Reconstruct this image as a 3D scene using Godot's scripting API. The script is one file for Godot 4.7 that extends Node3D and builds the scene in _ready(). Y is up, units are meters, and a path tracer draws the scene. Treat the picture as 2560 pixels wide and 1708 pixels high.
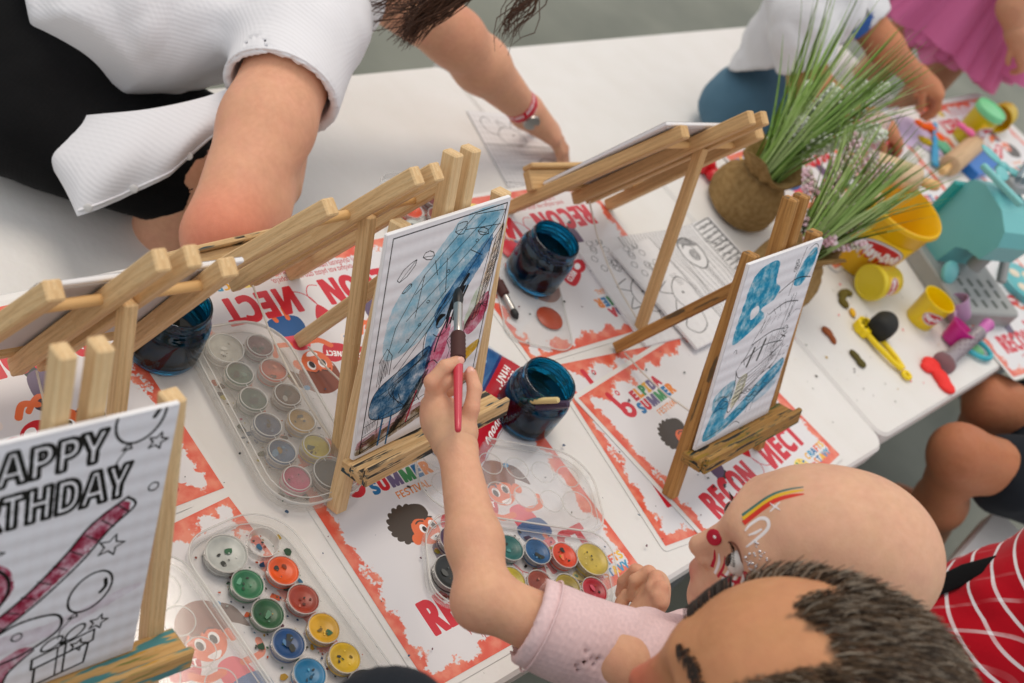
extends Node3D
# Painting table at a summer festival: camera, light and setting first, then tables, mats, easels, paints, toys, people.

const TH := 0.47          # height of the table tops above the floor
const BENCH := 0.29       # height of the bench tops

var names := {}
var rng := RandomNumberGenerator.new()
var noise := FastNoiseLite.new()
var M := {}               # shared materials
var font_bold: RID
var font_plain: RID
var ts: TextServer

func V(x: float, y: float, z: float) -> Vector3:      # y counted from the table top
	return Vector3(x, y + TH, z)

func numbered(called: String) -> String:
	if not names.has(called):
		names[called] = 0
		return called
	names[called] += 1
	return "%s_%03d" % [called, names[called]]

func tag(o: Node3D, label: String, category: String, group := "", kind := "") -> Node3D:
	o.set_meta("label", label)
	if category: o.set_meta("category", category)
	if group: o.set_meta("group", group)
	if kind: o.set_meta("kind", kind)
	return o

func thing(called: String, label: String, category: String, xf := Transform3D(), group := "") -> Node3D:
	var o := Node3D.new()
	o.name = numbered(called)
	add_child(o, true)
	o.transform = xf
	tag(o, label, category, group)
	return o

func part(called: String, mesh: Mesh, mat: Material, parent: Node3D, xf := Transform3D(), label := "") -> MeshInstance3D:
	var o := MeshInstance3D.new()
	o.name = called
	o.mesh = mesh
	o.material_override = null
	for i in mesh.get_surface_count():
		o.set_surface_override_material(i, mat)
	parent.add_child(o, true)
	o.transform = xf
	if label: o.set_meta("label", label)
	return o

func single(called: String, mesh: Mesh, mat: Material, label: String, category: String, xf := Transform3D(), group := "") -> MeshInstance3D:
	var o := part(numbered(called), mesh, mat, self, xf)
	tag(o, label, category, group)
	return o

func struct(called: String, mesh: Mesh, mat: Material, xf := Transform3D()) -> MeshInstance3D:
	var o := part(numbered(called), mesh, mat, self, xf)
	o.set_meta("kind", "structure")
	return o

func at(p: Vector3, yaw := 0.0) -> Transform3D:
	return Transform3D(Basis(Vector3.UP, yaw), p)

func frame(o: Vector3, y: Vector3, z: Vector3) -> Transform3D:   # y axis exact, z as near as it goes
	var yy := y.normalized()
	var xx := yy.cross(z).normalized()
	return Transform3D(Basis(xx, yy, xx.cross(yy)), o)

func along(a: Vector3, b: Vector3, hint := Vector3.UP) -> Transform3D:   # z axis from a to b
	var zz := (b - a).normalized()
	if absf(zz.dot(hint)) > 0.98: hint = Vector3.RIGHT
	var xx := hint.cross(zz).normalized()
	return Transform3D(Basis(xx, zz.cross(xx), zz), a)

# ---------------------------------------------------------------- mesh builder
class MB:
	var v := PackedVector3Array()
	var n := PackedVector3Array()
	var uv := PackedVector2Array()
	var c := PackedColorArray()
	var idx := PackedInt32Array()
	var color := Color(1, 1, 1)

	func vert(p: Vector3, nn: Vector3, t := Vector2.ZERO) -> int:
		v.append(p); n.append(nn); uv.append(t); c.append(color)
		return v.size() - 1

	func tri(a: int, b: int, d: int) -> void:
		var g := (v[b] - v[a]).cross(v[d] - v[a])
		if g.dot(n[a] + n[b] + n[d]) > 0.0:
			idx.append_array([a, d, b])
		else:
			idx.append_array([a, b, d])

	func quad(a: int, b: int, d: int, e: int) -> void:
		tri(a, b, d); tri(a, d, e)

	func face(pts: Array, nn: Vector3, uvs := []) -> void:      # a flat convex polygon
		var first := v.size()
		for i in pts.size(): vert(pts[i], nn, uvs[i] if uvs.size() else Vector2(pts[i].x, pts[i].z))
		for i in range(1, pts.size() - 1): tri(first, first + i, first + i + 1)

	func box(size: Vector3, xf := Transform3D(), b := 0.001) -> MB:      # centred, edges chamfered by b
		var h := size * 0.5
		b = minf(b, minf(h.x, minf(h.y, h.z)) * 0.45)
		var axes := [Vector3.RIGHT, Vector3.UP, Vector3.BACK]
		var corner := func(s: Vector3, ax: int) -> Vector3:
			var p := Vector3(s.x * h.x, s.y * h.y, s.z * h.z)
			for k in 3:
				if k != ax: p[k] -= s[k] * b
			return xf * p
		for ax in 3:
			var u := (ax + 1) % 3
			var w := (ax + 2) % 3
			for s in [-1.0, 1.0]:
				var ring := []
				var uvs := []
				for q in [[-1, -1], [1, -1], [1, 1], [-1, 1]]:
					var sg := Vector3.ZERO
					sg[ax] = s; sg[u] = q[0]; sg[w] = q[1]
					ring.append(corner.call(sg, ax))
					uvs.append(Vector2(q[0] * h[u], q[1] * h[w]))
				face(ring, xf.basis * (axes[ax] * s), uvs)
		for ax in 3:                      # chamfers along axis ax
			var u := (ax + 1) % 3
			var w := (ax + 2) % 3
			for su in [-1.0, 1.0]:
				for sw in [-1.0, 1.0]:
					var lo := Vector3.ZERO; lo[ax] = -1; lo[u] = su; lo[w] = sw
					var hi := lo; hi[ax] = 1
					var nn := Vector3.ZERO; nn[u] = su; nn[w] = sw
					face([corner.call(lo, u), corner.call(hi, u), corner.call(hi, w), corner.call(lo, w)], xf.basis * nn.normalized())
		for sx in [-1.0, 1.0]:
			for sy in [-1.0, 1.0]:
				for sz in [-1.0, 1.0]:
					var s := Vector3(sx, sy, sz)
					face([corner.call(s, 0), corner.call(s, 1), corner.call(s, 2)], xf.basis * s.normalized())
		return self

	func bar(a: Vector3, b: Vector3, w: float, d: float, hint: Vector3, bev := 0.001) -> MB:   # a square stick, d measured along hint
		var y := (b - a).normalized()
		var x := y.cross(hint).normalized()
		var xf := Transform3D(Basis(x, y, x.cross(y)), (a + b) * 0.5)
		return box(Vector3(w, a.distance_to(b), d), xf, bev)

	func tube(pts: Array, radii: Array, seg := 8, caps := true, flat := 1.0) -> MB:
		var count := pts.size()
		var t0: Vector3 = (pts[1] - pts[0]).normalized()
		var side := t0.cross(Vector3.UP if absf(t0.y) < 0.9 else Vector3.RIGHT).normalized()
		var first := v.size()
		var length := 0.0
		for i in count:
			var t: Vector3 = (pts[mini(i + 1, count - 1)] - pts[maxi(i - 1, 0)]).normalized()
			side = (side - t * side.dot(t)).normalized()
			var up := t.cross(side)
			var r: float = radii[i] if radii.size() > 1 else radii[0]
			if i: length += pts[i].distance_to(pts[i - 1])
			for k in seg + 1:
				var a := TAU * k / seg
				var d := side * cos(a) + up * sin(a) * flat
				vert(pts[i] + d * r, (side * cos(a) * flat + up * sin(a)).normalized(), Vector2(float(k) / seg, length))
		for i in count - 1:
			for k in seg:
				var q := first + i * (seg + 1) + k
				quad(q, q + 1, q + seg + 2, q + seg + 1)
		if caps:
			for e in [0, count - 1]:
				var t: Vector3 = (pts[0] - pts[1]).normalized() if e == 0 else (pts[count - 1] - pts[count - 2]).normalized()
				var ring := []
				for k in seg: ring.append(v[first + e * (seg + 1) + k])
				face(ring, t)
		return self

	func lathe(profile: Array, seg := 24, xf := Transform3D(), smooth := true) -> MB:     # profile of (radius, height), turned about y
		var count := profile.size()
		for i in count - 1:
			var a: Vector2 = profile[i]
			var b: Vector2 = profile[i + 1]
			var d := b - a
			if d.length() < 1e-7: continue
			var n0 := Vector2(d.y, -d.x).normalized()
			var na := n0
			var nb := n0
			if smooth:
				if i > 0:
					var e: Vector2 = a - profile[i - 1]
					var m := Vector2(e.y, -e.x).normalized()
					if m.dot(n0) > 0.6: na = (m + n0).normalized()
				if i < count - 2:
					var e: Vector2 = profile[i + 2] - b
					var m := Vector2(e.y, -e.x).normalized()
					if m.dot(n0) > 0.6: nb = (m + n0).normalized()
			var first := v.size()
			for k in seg + 1:
				var an := TAU * k / seg
				var dir := Vector3(cos(an), 0, sin(an))
				vert(xf * (dir * a.x + Vector3.UP * a.y), (xf.basis * (dir * na.x + Vector3.UP * na.y)).normalized(), Vector2(float(k) / seg, a.y))
				vert(xf * (dir * b.x + Vector3.UP * b.y), (xf.basis * (dir * nb.x + Vector3.UP * nb.y)).normalized(), Vector2(float(k) / seg, b.y))
			for k in seg:
				var q := first + k * 2
				if a.x < 1e-6: tri(q, q + 1, q + 3)
				elif b.x < 1e-6: tri(q, q + 1, q + 2)
				else: quad(q, q + 1, q + 3, q + 2)
		return self

	func prism(poly: PackedVector2Array, y0: float, y1: float, xf := Transform3D(), bev := 0.0) -> MB:   # poly in x,z, from y0 up to y1
		if Geometry2D.is_polygon_clockwise(poly): poly.reverse()
		var top := poly
		if bev > 0.0:
			var got := Geometry2D.offset_polygon(poly, -bev, Geometry2D.JOIN_MITER)
			if got.size() and got[0].size() == poly.size():
				top = got[0]
				var best := 0
				for i in top.size():
					if top[i].distance_to(poly[0]) < top[best].distance_to(poly[0]): best = i
				var turned := PackedVector2Array()
				for i in top.size(): turned.append(top[(i + best) % top.size()])
				top = turned
		var count := poly.size()
		var ym := y1 - bev if top != poly else y1
		for cap in 2:
			var ring: PackedVector2Array = top if cap else poly
			var t := Geometry2D.triangulate_polygon(ring)
			var first := v.size()
			for p in ring: vert(xf * Vector3(p.x, y1 if cap else y0, p.y), xf.basis * (Vector3.UP if cap else Vector3.DOWN), p)
			for i in t.size() / 3: tri(first + t[i * 3], first + t[i * 3 + 1], first + t[i * 3 + 2])
		for i in count:
			var a := poly[i]
			var b := poly[(i + 1) % count]
			var e := (b - a).normalized()
			var nn := Vector3(e.y, 0, -e.x)
			face([xf * Vector3(a.x, y0, a.y), xf * Vector3(b.x, y0, b.y), xf * Vector3(b.x, ym, b.y), xf * Vector3(a.x, ym, a.y)], xf.basis * nn)
			if top != poly:
				var a2 := top[i]
				var b2 := top[(i + 1) % count]
				face([xf * Vector3(a.x, ym, a.y), xf * Vector3(b.x, ym, b.y), xf * Vector3(b2.x, y1, b2.y), xf * Vector3(a2.x, y1, a2.y)], xf.basis * (nn + Vector3.UP).normalized())
		return self

	func ball(center: Vector3, r: Vector3, basis := Basis(), seg := 12) -> MB:
		var rings := seg / 2
		var first := v.size()
		for i in rings + 1:
			var la := PI * i / rings
			for k in seg + 1:
				var lo := TAU * k / seg
				var d := Vector3(sin(la) * cos(lo), cos(la), sin(la) * sin(lo))
				vert(center + basis * (d * r), (basis * (d / r)).normalized(), Vector2(float(k) / seg, float(i) / rings))
		for i in rings:
			for k in seg:
				var q := first + i * (seg + 1) + k
				quad(q, q + 1, q + seg + 2, q + seg + 1)
		return self

	func grid(rows: Array, thick := 0.0) -> MB:     # rows of points: a smooth sheet; with thickness both faces are built
		var h := rows.size()
		var w: int = rows[0].size()
		var nn := []
		for i in h:
			for k in w:
				var du: Vector3 = rows[i][mini(k + 1, w - 1)] - rows[i][maxi(k - 1, 0)]
				var dv: Vector3 = rows[mini(i + 1, h - 1)][k] - rows[maxi(i - 1, 0)][k]
				nn.append(du.cross(dv).normalized())
		for s in ([1.0, -1.0] if thick > 0.0 else [1.0]):
			var first := v.size()
			for i in h:
				for k in w:
					vert(rows[i][k] + nn[i * w + k] * thick * 0.5 * s, nn[i * w + k] * s, Vector2(float(k) / (w - 1), float(i) / (h - 1)))
			for i in h - 1:
				for k in w - 1:
					var q := first + i * w + k
					quad(q, q + 1, q + w + 1, q + w)
		if thick > 0.0:
			var rim := []
			for k in w: rim.append([0, k])
			for i in range(1, h): rim.append([i, w - 1])
			for k in range(w - 2, -1, -1): rim.append([h - 1, k])
			for i in range(h - 2, 0, -1): rim.append([i, 0])
			var mid: Vector3 = rows[h / 2][w / 2]
			for i in rim.size():
				var a: Array = rim[i]
				var b: Array = rim[(i + 1) % rim.size()]
				var pa: Vector3 = rows[a[0]][a[1]]
				var pb: Vector3 = rows[b[0]][b[1]]
				var na: Vector3 = nn[a[0] * w + a[1]] * thick * 0.5
				var nb: Vector3 = nn[b[0] * w + b[1]] * thick * 0.5
				var out := (pb - pa).cross(na)
				if out.dot(pa - mid) < 0.0: out = -out
				face([pa + na, pb + nb, pb - nb, pa - na], out.normalized())
		return self

	func add(o: MB) -> MB:
		var first := v.size()
		v.append_array(o.v); n.append_array(o.n); uv.append_array(o.uv); c.append_array(o.c)
		for i in o.idx: idx.append(i + first)
		return self

	func mesh() -> ArrayMesh:
		var a := []
		a.resize(Mesh.ARRAY_MAX)
		a[Mesh.ARRAY_VERTEX] = v
		a[Mesh.ARRAY_NORMAL] = n
		a[Mesh.ARRAY_TEX_UV] = uv
		a[Mesh.ARRAY_COLOR] = c
		a[Mesh.ARRAY_INDEX] = idx
		var m := ArrayMesh.new()
		m.add_surface_from_arrays(Mesh.PRIMITIVE_TRIANGLES, a)
		return m

# ---------------------------------------------------------------- bodies: a field of tapered capsules and ellipsoids, meshed as surface nets
class Field:
	var ca := PackedVector3Array()      # capsules
	var cb := PackedVector3Array()
	var cr := PackedVector2Array()
	var cm := PackedFloat32Array()      # how softly each joins
	var ec := PackedVector3Array()      # ellipsoids
	var er := PackedVector3Array()
	var eb: Array[Basis] = []
	var em := PackedFloat32Array()
	var sc := PackedVector3Array()      # hollows (capsules cut away)
	var sd := PackedVector3Array()
	var sr := PackedVector2Array()
	var sm := PackedFloat32Array()
	var planes: Array[Plane] = []       # kept: the side below each plane
	var wave: FastNoiseLite             # folds
	var wave_amp := 0.0
	var wave_scale := Vector3.ONE
	var wave_basis := Basis()
	var calm := []                      # places (centre, reach) where the folds die out

	func cap(a: Vector3, b: Vector3, ra: float, rb: float, k := 0.01) -> Field:
		ca.append(a); cb.append(b); cr.append(Vector2(ra, rb)); cm.append(k)
		return self

	func egg(c: Vector3, r: Vector3, b := Basis(), k := 0.01) -> Field:
		ec.append(c); er.append(r); eb.append(b.inverse()); em.append(k)
		return self

	func cut(a: Vector3, b: Vector3, ra: float, rb: float, k := 0.004) -> Field:
		sc.append(a); sd.append(b); sr.append(Vector2(ra, rb)); sm.append(k)
		return self

	func keep(point: Vector3, normal: Vector3) -> Field:      # drops what lies on the normal's side
		planes.append(Plane(normal.normalized(), point))
		return self

	func at(p: Vector3) -> float:
		var d := 1e9
		for i in ca.size():
			var ab := cb[i] - ca[i]
			var ap := p - ca[i]
			var t := clampf(ap.dot(ab) / maxf(ab.length_squared(), 1e-9), 0.0, 1.0)
			var e := (ap - ab * t).length() - lerpf(cr[i].x, cr[i].y, t)
			var k := cm[i]
			var h := maxf(k - absf(d - e), 0.0)
			d = minf(d, e) - h * h * 0.25 / k
		for i in ec.size():
			var q := eb[i] * (p - ec[i])
			var k0 := (q / er[i]).length()
			var k1 := (q / (er[i] * er[i])).length()
			var e := k0 * (k0 - 1.0) / maxf(k1, 1e-6)
			if k0 < 0.3: e = -minf(er[i].x, minf(er[i].y, er[i].z)) * (1.0 - k0)
			var k := em[i]
			var h := maxf(k - absf(d - e), 0.0)
			d = minf(d, e) - h * h * 0.25 / k
		if wave_amp > 0.0 and absf(d) < 0.05:
			var w := wave_basis * p * wave_scale
			var still := 1.0
			for q in calm: still *= smoothstep(q[1] * .6, q[1] * 1.3, p.distance_to(q[0]))
			d += wave.get_noise_3dv(w) * wave_amp * still
		for i in sc.size():
			var ab := sd[i] - sc[i]
			var ap := p - sc[i]
			var t := clampf(ap.dot(ab) / maxf(ab.length_squared(), 1e-9), 0.0, 1.0)
			var e := -((ap - ab * t).length() - lerpf(sr[i].x, sr[i].y, t))
			var k := sm[i]
			var h := maxf(k - absf(d - e), 0.0)
			d = maxf(d, e) + h * h * 0.25 / k
		for pl in planes:
			d = maxf(d, pl.distance_to(p))
		return d

	func bounds() -> AABB:
		var b := AABB()
		var started := false
		for i in ca.size():
			for q in [[ca[i], cr[i].x], [cb[i], cr[i].y]]:
				var s := AABB(q[0] - Vector3.ONE * q[1], Vector3.ONE * 2.0 * q[1])
				b = b.merge(s) if started else s
				started = true
		for i in ec.size():
			var m := maxf(er[i].x, maxf(er[i].y, er[i].z))
			var s := AABB(ec[i] - Vector3.ONE * m, Vector3.ONE * 2.0 * m)
			b = b.merge(s) if started else s
			started = true
		return b

	func net(cell: float, mb: MB, tint = null) -> MB:
		var box := bounds().grow(cell * 2.5 + wave_amp)
		var g := 4
		var nb := Vector3i(ceili(box.size.x / (cell * g)), ceili(box.size.y / (cell * g)), ceili(box.size.z / (cell * g)))
		var nx := nb.x * g
		var ny := nb.y * g
		var nz := nb.z * g
		var d := PackedFloat32Array()
		d.resize(nx * ny * nz)
		d.fill(1.0)
		var half := Vector3.ONE * cell * (g - 1) * 0.5
		var reach := cell * g * 0.5 * 1.732 + cell * 1.8 + wave_amp
		var live := PackedInt32Array()
		for bz in nb.z:
			for by in nb.y:
				for bx in nb.x:
					var o := box.position + Vector3(bx, by, bz) * cell * g
					var m := at(o + half)
					var near := absf(m) < reach
					if near: live.append_array([bx * g, by * g, bz * g])
					for z in g:
						for y in g:
							var row := ((bz * g + z) * ny + by * g + y) * nx + bx * g
							for x in g:
								d[row + x] = at(o + Vector3(x, y, z) * cell) if near else m
		var where := {}
		var base := mb.v.size()
		var sy := nx
		var sz := nx * ny
		for li in live.size() / 3:
			for z in range(maxi(live[li * 3 + 2], 1), mini(live[li * 3 + 2] + g, nz - 1)):
				for y in range(maxi(live[li * 3 + 1], 1), mini(live[li * 3 + 1] + g, ny - 1)):
					for x in range(maxi(live[li * 3], 1), mini(live[li * 3] + g, nx - 1)):
						var q := z * sz + y * sy + x
						var s0 := d[q] < 0.0
						if (d[q + 1] < 0.0) == s0 and (d[q + sy] < 0.0) == s0 and (d[q + sy + 1] < 0.0) == s0 and (d[q + sz] < 0.0) == s0 and (d[q + sz + 1] < 0.0) == s0 and (d[q + sz + sy] < 0.0) == s0 and (d[q + sz + sy + 1] < 0.0) == s0:
							continue
						var sum := Vector3.ZERO
						var cnt := 0
						for e in 12:
							var a := Vector3i(EDGES[e * 6], EDGES[e * 6 + 1], EDGES[e * 6 + 2])
							var b := Vector3i(EDGES[e * 6 + 3], EDGES[e * 6 + 4], EDGES[e * 6 + 5])
							var da := d[q + a.z * sz + a.y * sy + a.x]
							var db := d[q + b.z * sz + b.y * sy + b.x]
							if (da < 0.0) != (db < 0.0):
								sum += Vector3(a).lerp(Vector3(b), da / (da - db))
								cnt += 1
						where[q] = mb.v.size()
						var p := box.position + (Vector3(x, y, z) + sum / cnt) * cell
						if tint != null: mb.color = tint.call(p)
						mb.vert(p, Vector3.ZERO, Vector2(p.x, p.z))
		for q in where:
			var s0 := d[q] < 0.0
			for ax in 3:
				var st: int = [1, sy, sz][ax]
				var u: int = [sy, sz, 1][ax]
				var w: int = [sz, 1, sy][ax]
				if (d[q + st] < 0.0) == s0: continue
				if not (where.has(q - u) and where.has(q - w) and where.has(q - u - w)): continue
				var i0: int = where[q]
				var i1: int = where[q - u]
				var i2: int = where[q - u - w]
				var i3: int = where[q - w]
				if s0: mb.idx.append_array([i0, i2, i1, i0, i3, i2])
				else: mb.idx.append_array([i0, i1, i2, i0, i2, i3])
		# normals: summed face normals (clockwise fronts)
		var acc := PackedVector3Array()
		acc.resize(mb.v.size())
		for i in range(0, mb.idx.size(), 3):
			var a := mb.idx[i]
			if a < base: continue
			var f := (mb.v[mb.idx[i + 2]] - mb.v[a]).cross(mb.v[mb.idx[i + 1]] - mb.v[a])
			acc[a] += f; acc[mb.idx[i + 1]] += f; acc[mb.idx[i + 2]] += f
		for i in range(base, mb.v.size()): mb.n[i] = acc[i].normalized()
		mb.color = Color(1, 1, 1)
		return mb

	const EDGES: Array[int] = [0,0,0,1,0,0, 0,1,0,1,1,0, 0,0,1,1,0,1, 0,1,1,1,1,1, 0,0,0,0,1,0, 1,0,0,1,1,0, 0,0,1,0,1,1, 1,0,1,1,1,1, 0,0,0,0,0,1, 1,0,0,1,0,1, 0,1,0,0,1,1, 1,1,0,1,1,1]

# ---------------------------------------------------------------- flat print: a small painter that fills outlines in a picture
class Print:
	var im: Image
	var w: int
	var h: int
	var k := 1.0            # picture points per drawing unit
	var ts: TextServer

	func _init(width: int, height: int, paper: Color, unit := 1.0):
		w = width; h = height; k = unit
		im = Image.create(w, h, false, Image.FORMAT_RGB8)
		im.fill(paper)

	func fill(loops: Array, col: Color) -> void:       # even-odd
		var ys := PackedFloat32Array()
		var edges := []
		var lo := 1e9
		var hi := -1e9
		for loop in loops:
			var m: int = loop.size()
			for i in m:
				var a: Vector2 = loop[i] * k
				var b: Vector2 = loop[(i + 1) % m] * k
				if a.y == b.y: continue
				if a.y > b.y:
					var t := a; a = b; b = t
				edges.append([a.y, b.y, a.x, (b.x - a.x) / (b.y - a.y)])
				lo = minf(lo, a.y); hi = maxf(hi, b.y)
		edges.sort_custom(func(a, b): return a[0] < b[0])
		var live := []
		var next := 0
		for y in range(maxi(floori(lo), 0), mini(ceili(hi) + 1, h)):
			var yc := y + 0.5
			while next < edges.size() and edges[next][0] <= yc:
				live.append(edges[next]); next += 1
			var xs := []
			var still := []
			for e in live:
				if e[1] > yc:
					still.append(e)
					xs.append(e[2] + (yc - e[0]) * e[3])
			live = still
			xs.sort()
			for i in range(0, xs.size() - 1, 2):
				var x0 := maxi(roundi(xs[i]), 0)
				var x1 := mini(roundi(xs[i + 1]), w)
				if x1 > x0: im.fill_rect(Rect2i(x0, y, x1 - x0, 1), col)

	func disc(c: Vector2, r: float, col: Color) -> void:
		oval(c, Vector2(r, r), 0.0, col)

	func oval(c: Vector2, r: Vector2, turn: float, col: Color) -> void:
		fill([ring(c, r, turn)], col)

	static func ring(c: Vector2, r: Vector2, turn := 0.0, count := 28) -> PackedVector2Array:
		var out := PackedVector2Array()
		for i in count: out.append(c + (Vector2(cos(TAU * i / count), sin(TAU * i / count)) * r).rotated(turn))
		return out

	func line(pts: Array, width: float, col: Color, closed := false) -> void:
		var m := pts.size()
		for i in (m if closed else m - 1):
			var a: Vector2 = pts[i]
			var b: Vector2 = pts[(i + 1) % m]
			var d := (b - a).orthogonal().normalized() * width * 0.5
			fill([PackedVector2Array([a + d, b + d, b - d, a - d])], col)
			if width * k > 2.5:
				fill([ring(a, Vector2.ONE * width * 0.5, 0, 10)], col)
				fill([ring(b, Vector2.ONE * width * 0.5, 0, 10)], col)

	static func curve(pts: Array, closed := false, steps := 7) -> Array:     # a smooth line through points
		var out := []
		var m := pts.size()
		for i in (m if closed else m - 1):
			var p0: Vector2 = pts[(i - 1 + m) % m] if closed or i > 0 else pts[i]
			var p1: Vector2 = pts[i]
			var p2: Vector2 = pts[(i + 1) % m]
			var p3: Vector2 = pts[(i + 2) % m] if closed or i + 2 < m else p2
			for s in steps: out.append(p1.cubic_interpolate(p2, p0, p3, float(s) / steps))
		if not closed: out.append(pts[m - 1])
		return out

	func blob(pts: Array, col: Color) -> void:
		fill([PackedVector2Array(curve(pts, true))], col)

	func outline(pts: Array, width: float, col: Color, closed := false) -> void:
		line(curve(pts, closed), width, col, closed)

	func glyph(font: RID, ch: int, size: float, org: Vector2, sx: float, turn := 0.0) -> Array:    # outlines of one letter
		var g := ts.font_get_glyph_index(font, 64, ch, 0)
		var got := ts.font_get_glyph_contours(font, 64, g)
		var loops := []
		var from := 0
		if not got.has("contours"): return loops
		for e in got["contours"]:
			var p: Array = []
			for i in range(from, e + 1): p.append(got["points"][i])
			from = e + 1
			var out := PackedVector2Array()
			var m := p.size()
			for i in m:
				var a: Vector3 = p[i]
				if a.z > 0.5: out.append(Vector2(a.x, a.y))
				else:
					var b: Vector3 = p[(i + 1) % m]
					var o: Vector3 = p[(i - 1 + m) % m]
					var s := Vector2(o.x, o.y) if o.z > 0.5 else (Vector2(o.x, o.y) + Vector2(a.x, a.y)) * 0.5
					var t := Vector2(b.x, b.y) if b.z > 0.5 else (Vector2(b.x, b.y) + Vector2(a.x, a.y)) * 0.5
					for j in [0.33, 0.67, 1.0] if b.z < 0.5 else [0.33, 0.67]:
						out.append(s.lerp(Vector2(a.x, a.y), j).lerp(Vector2(a.x, a.y).lerp(t, j), j))
			for i in out.size(): out[i] = (out[i] * Vector2(sx, 1.0) * size / 64.0).rotated(turn) + org
			loops.append(out)
		return loops

	func wide(font: RID, ch: int, size: float, sx: float) -> float:
		return ts.font_get_glyph_advance(font, 64, ts.font_get_glyph_index(font, 64, ch, 0)).x * size / 64.0 * sx

	# text from org along turn; ink may be one colour or a list; fat swells the letters; a mirrored letter is written after «^»
	func text(font: RID, s: String, size: float, org: Vector2, ink, sx := 1.0, fat := 0.0, turn := 0.0, fit := 0.0, hollow = null) -> float:
		var total := 0.0
		for ch in s: total += 0.0 if ch == "^" else wide(font, ch.unicode_at(0), size, sx)
		if fit > 0.0:
			sx *= fit / total
		var x := 0.0
		var n := 0
		var flip := false
		for ch in s:
			if ch == "^":
				flip = true
				continue
			var a := wide(font, ch.unicode_at(0), size, sx)
			var loops := glyph(font, ch.unicode_at(0), size, org + Vector2(x + (a if flip else 0.0), 0).rotated(turn), -sx if flip else sx, turn)
			flip = false
			var col: Color = ink[n % ink.size()] if ink is Array else ink
			if loops.size():
				if hollow != null:
					for l in loops: line(Array(l), fat, col, true)
					fill(loops, hollow)
					for l in loops: line(Array(l), fat * 0.55, col, true)
				else:
					fill(loops, col)
					if fat > 0.0:
						for l in loops: line(Array(l), fat, col, true)
				n += 1
			x += a
		return x

	func wash(pts: Array, col: Color, strength: float, nz: FastNoiseLite, grain := 1.0, smooth := true) -> void:      # a watery patch of colour that lets the paper through
		var loop: PackedVector2Array = PackedVector2Array(curve(pts, true)) if smooth else PackedVector2Array(pts)
		var lo := Vector2(1e9, 1e9)
		var hi := -lo
		for i in loop.size():
			loop[i] *= k
			lo = lo.min(loop[i]); hi = hi.max(loop[i])
		for y in range(maxi(floori(lo.y), 0), mini(ceili(hi.y), h)):
			var xs := []
			for i in loop.size():
				var a := loop[i]
				var b := loop[(i + 1) % loop.size()]
				if (a.y <= y + 0.5) != (b.y <= y + 0.5): xs.append(a.x + (y + 0.5 - a.y) / (b.y - a.y) * (b.x - a.x))
			xs.sort()
			for i in range(0, xs.size() - 1, 2):
				var wob := nz.get_noise_2d(y * 3.0, xs[i]) * 5.0
				for x in range(clampi(roundi(xs[i] + wob), 0, w), clampi(roundi(xs[i + 1] + wob), 0, w)):
					var t := clampf(strength * (0.75 + 0.75 * nz.get_noise_2d(x * grain, y * grain) + 0.3 * nz.get_noise_2d(x * 6.0, y * 6.0)), 0.0, 0.97)
					var c := im.get_pixel(x, y)
					im.set_pixel(x, y, Color(c.r * lerpf(1.0, col.r, t), c.g * lerpf(1.0, col.g, t), c.b * lerpf(1.0, col.b, t)))

	func tex() -> ImageTexture:
		return ImageTexture.create_from_image(im)

# ---------------------------------------------------------------- materials
func srgb(r: float, g: float, b: float) -> Color:
	return Color(r / 255.0, g / 255.0, b / 255.0)

func mat(col: Color, rough := 0.6, spec := 0.5) -> StandardMaterial3D:
	var m := StandardMaterial3D.new()
	m.albedo_color = col
	m.roughness = rough
	m.metallic_specular = spec
	return m

func noise_tex(freq: float, lo: Color, hi: Color, seed_: int, octaves := 4, size := 256, mid = null) -> NoiseTexture2D:
	var n := FastNoiseLite.new()
	n.seed = seed_
	n.frequency = freq
	n.fractal_octaves = octaves
	var t := NoiseTexture2D.new()
	t.width = size; t.height = size
	t.seamless = true
	t.noise = n
	var g := Gradient.new()
	g.set_color(0, lo); g.set_color(1, hi)
	if mid != null: g.add_point(0.5, mid)
	t.color_ramp = g
	return t

func bump_tex(freq: float, seed_: int, strength := 4.0, size := 256) -> NoiseTexture2D:
	var n := FastNoiseLite.new()
	n.seed = seed_
	n.frequency = freq
	var t := NoiseTexture2D.new()
	t.width = size; t.height = size
	t.seamless = true
	t.as_normal_map = true
	t.bump_strength = strength
	t.noise = n
	return t

func tri3(m: StandardMaterial3D, scale: Vector3) -> StandardMaterial3D:
	m.uv1_triplanar = true
	m.uv1_scale = scale
	m.uv1_triplanar_sharpness = 4.0
	return m

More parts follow.
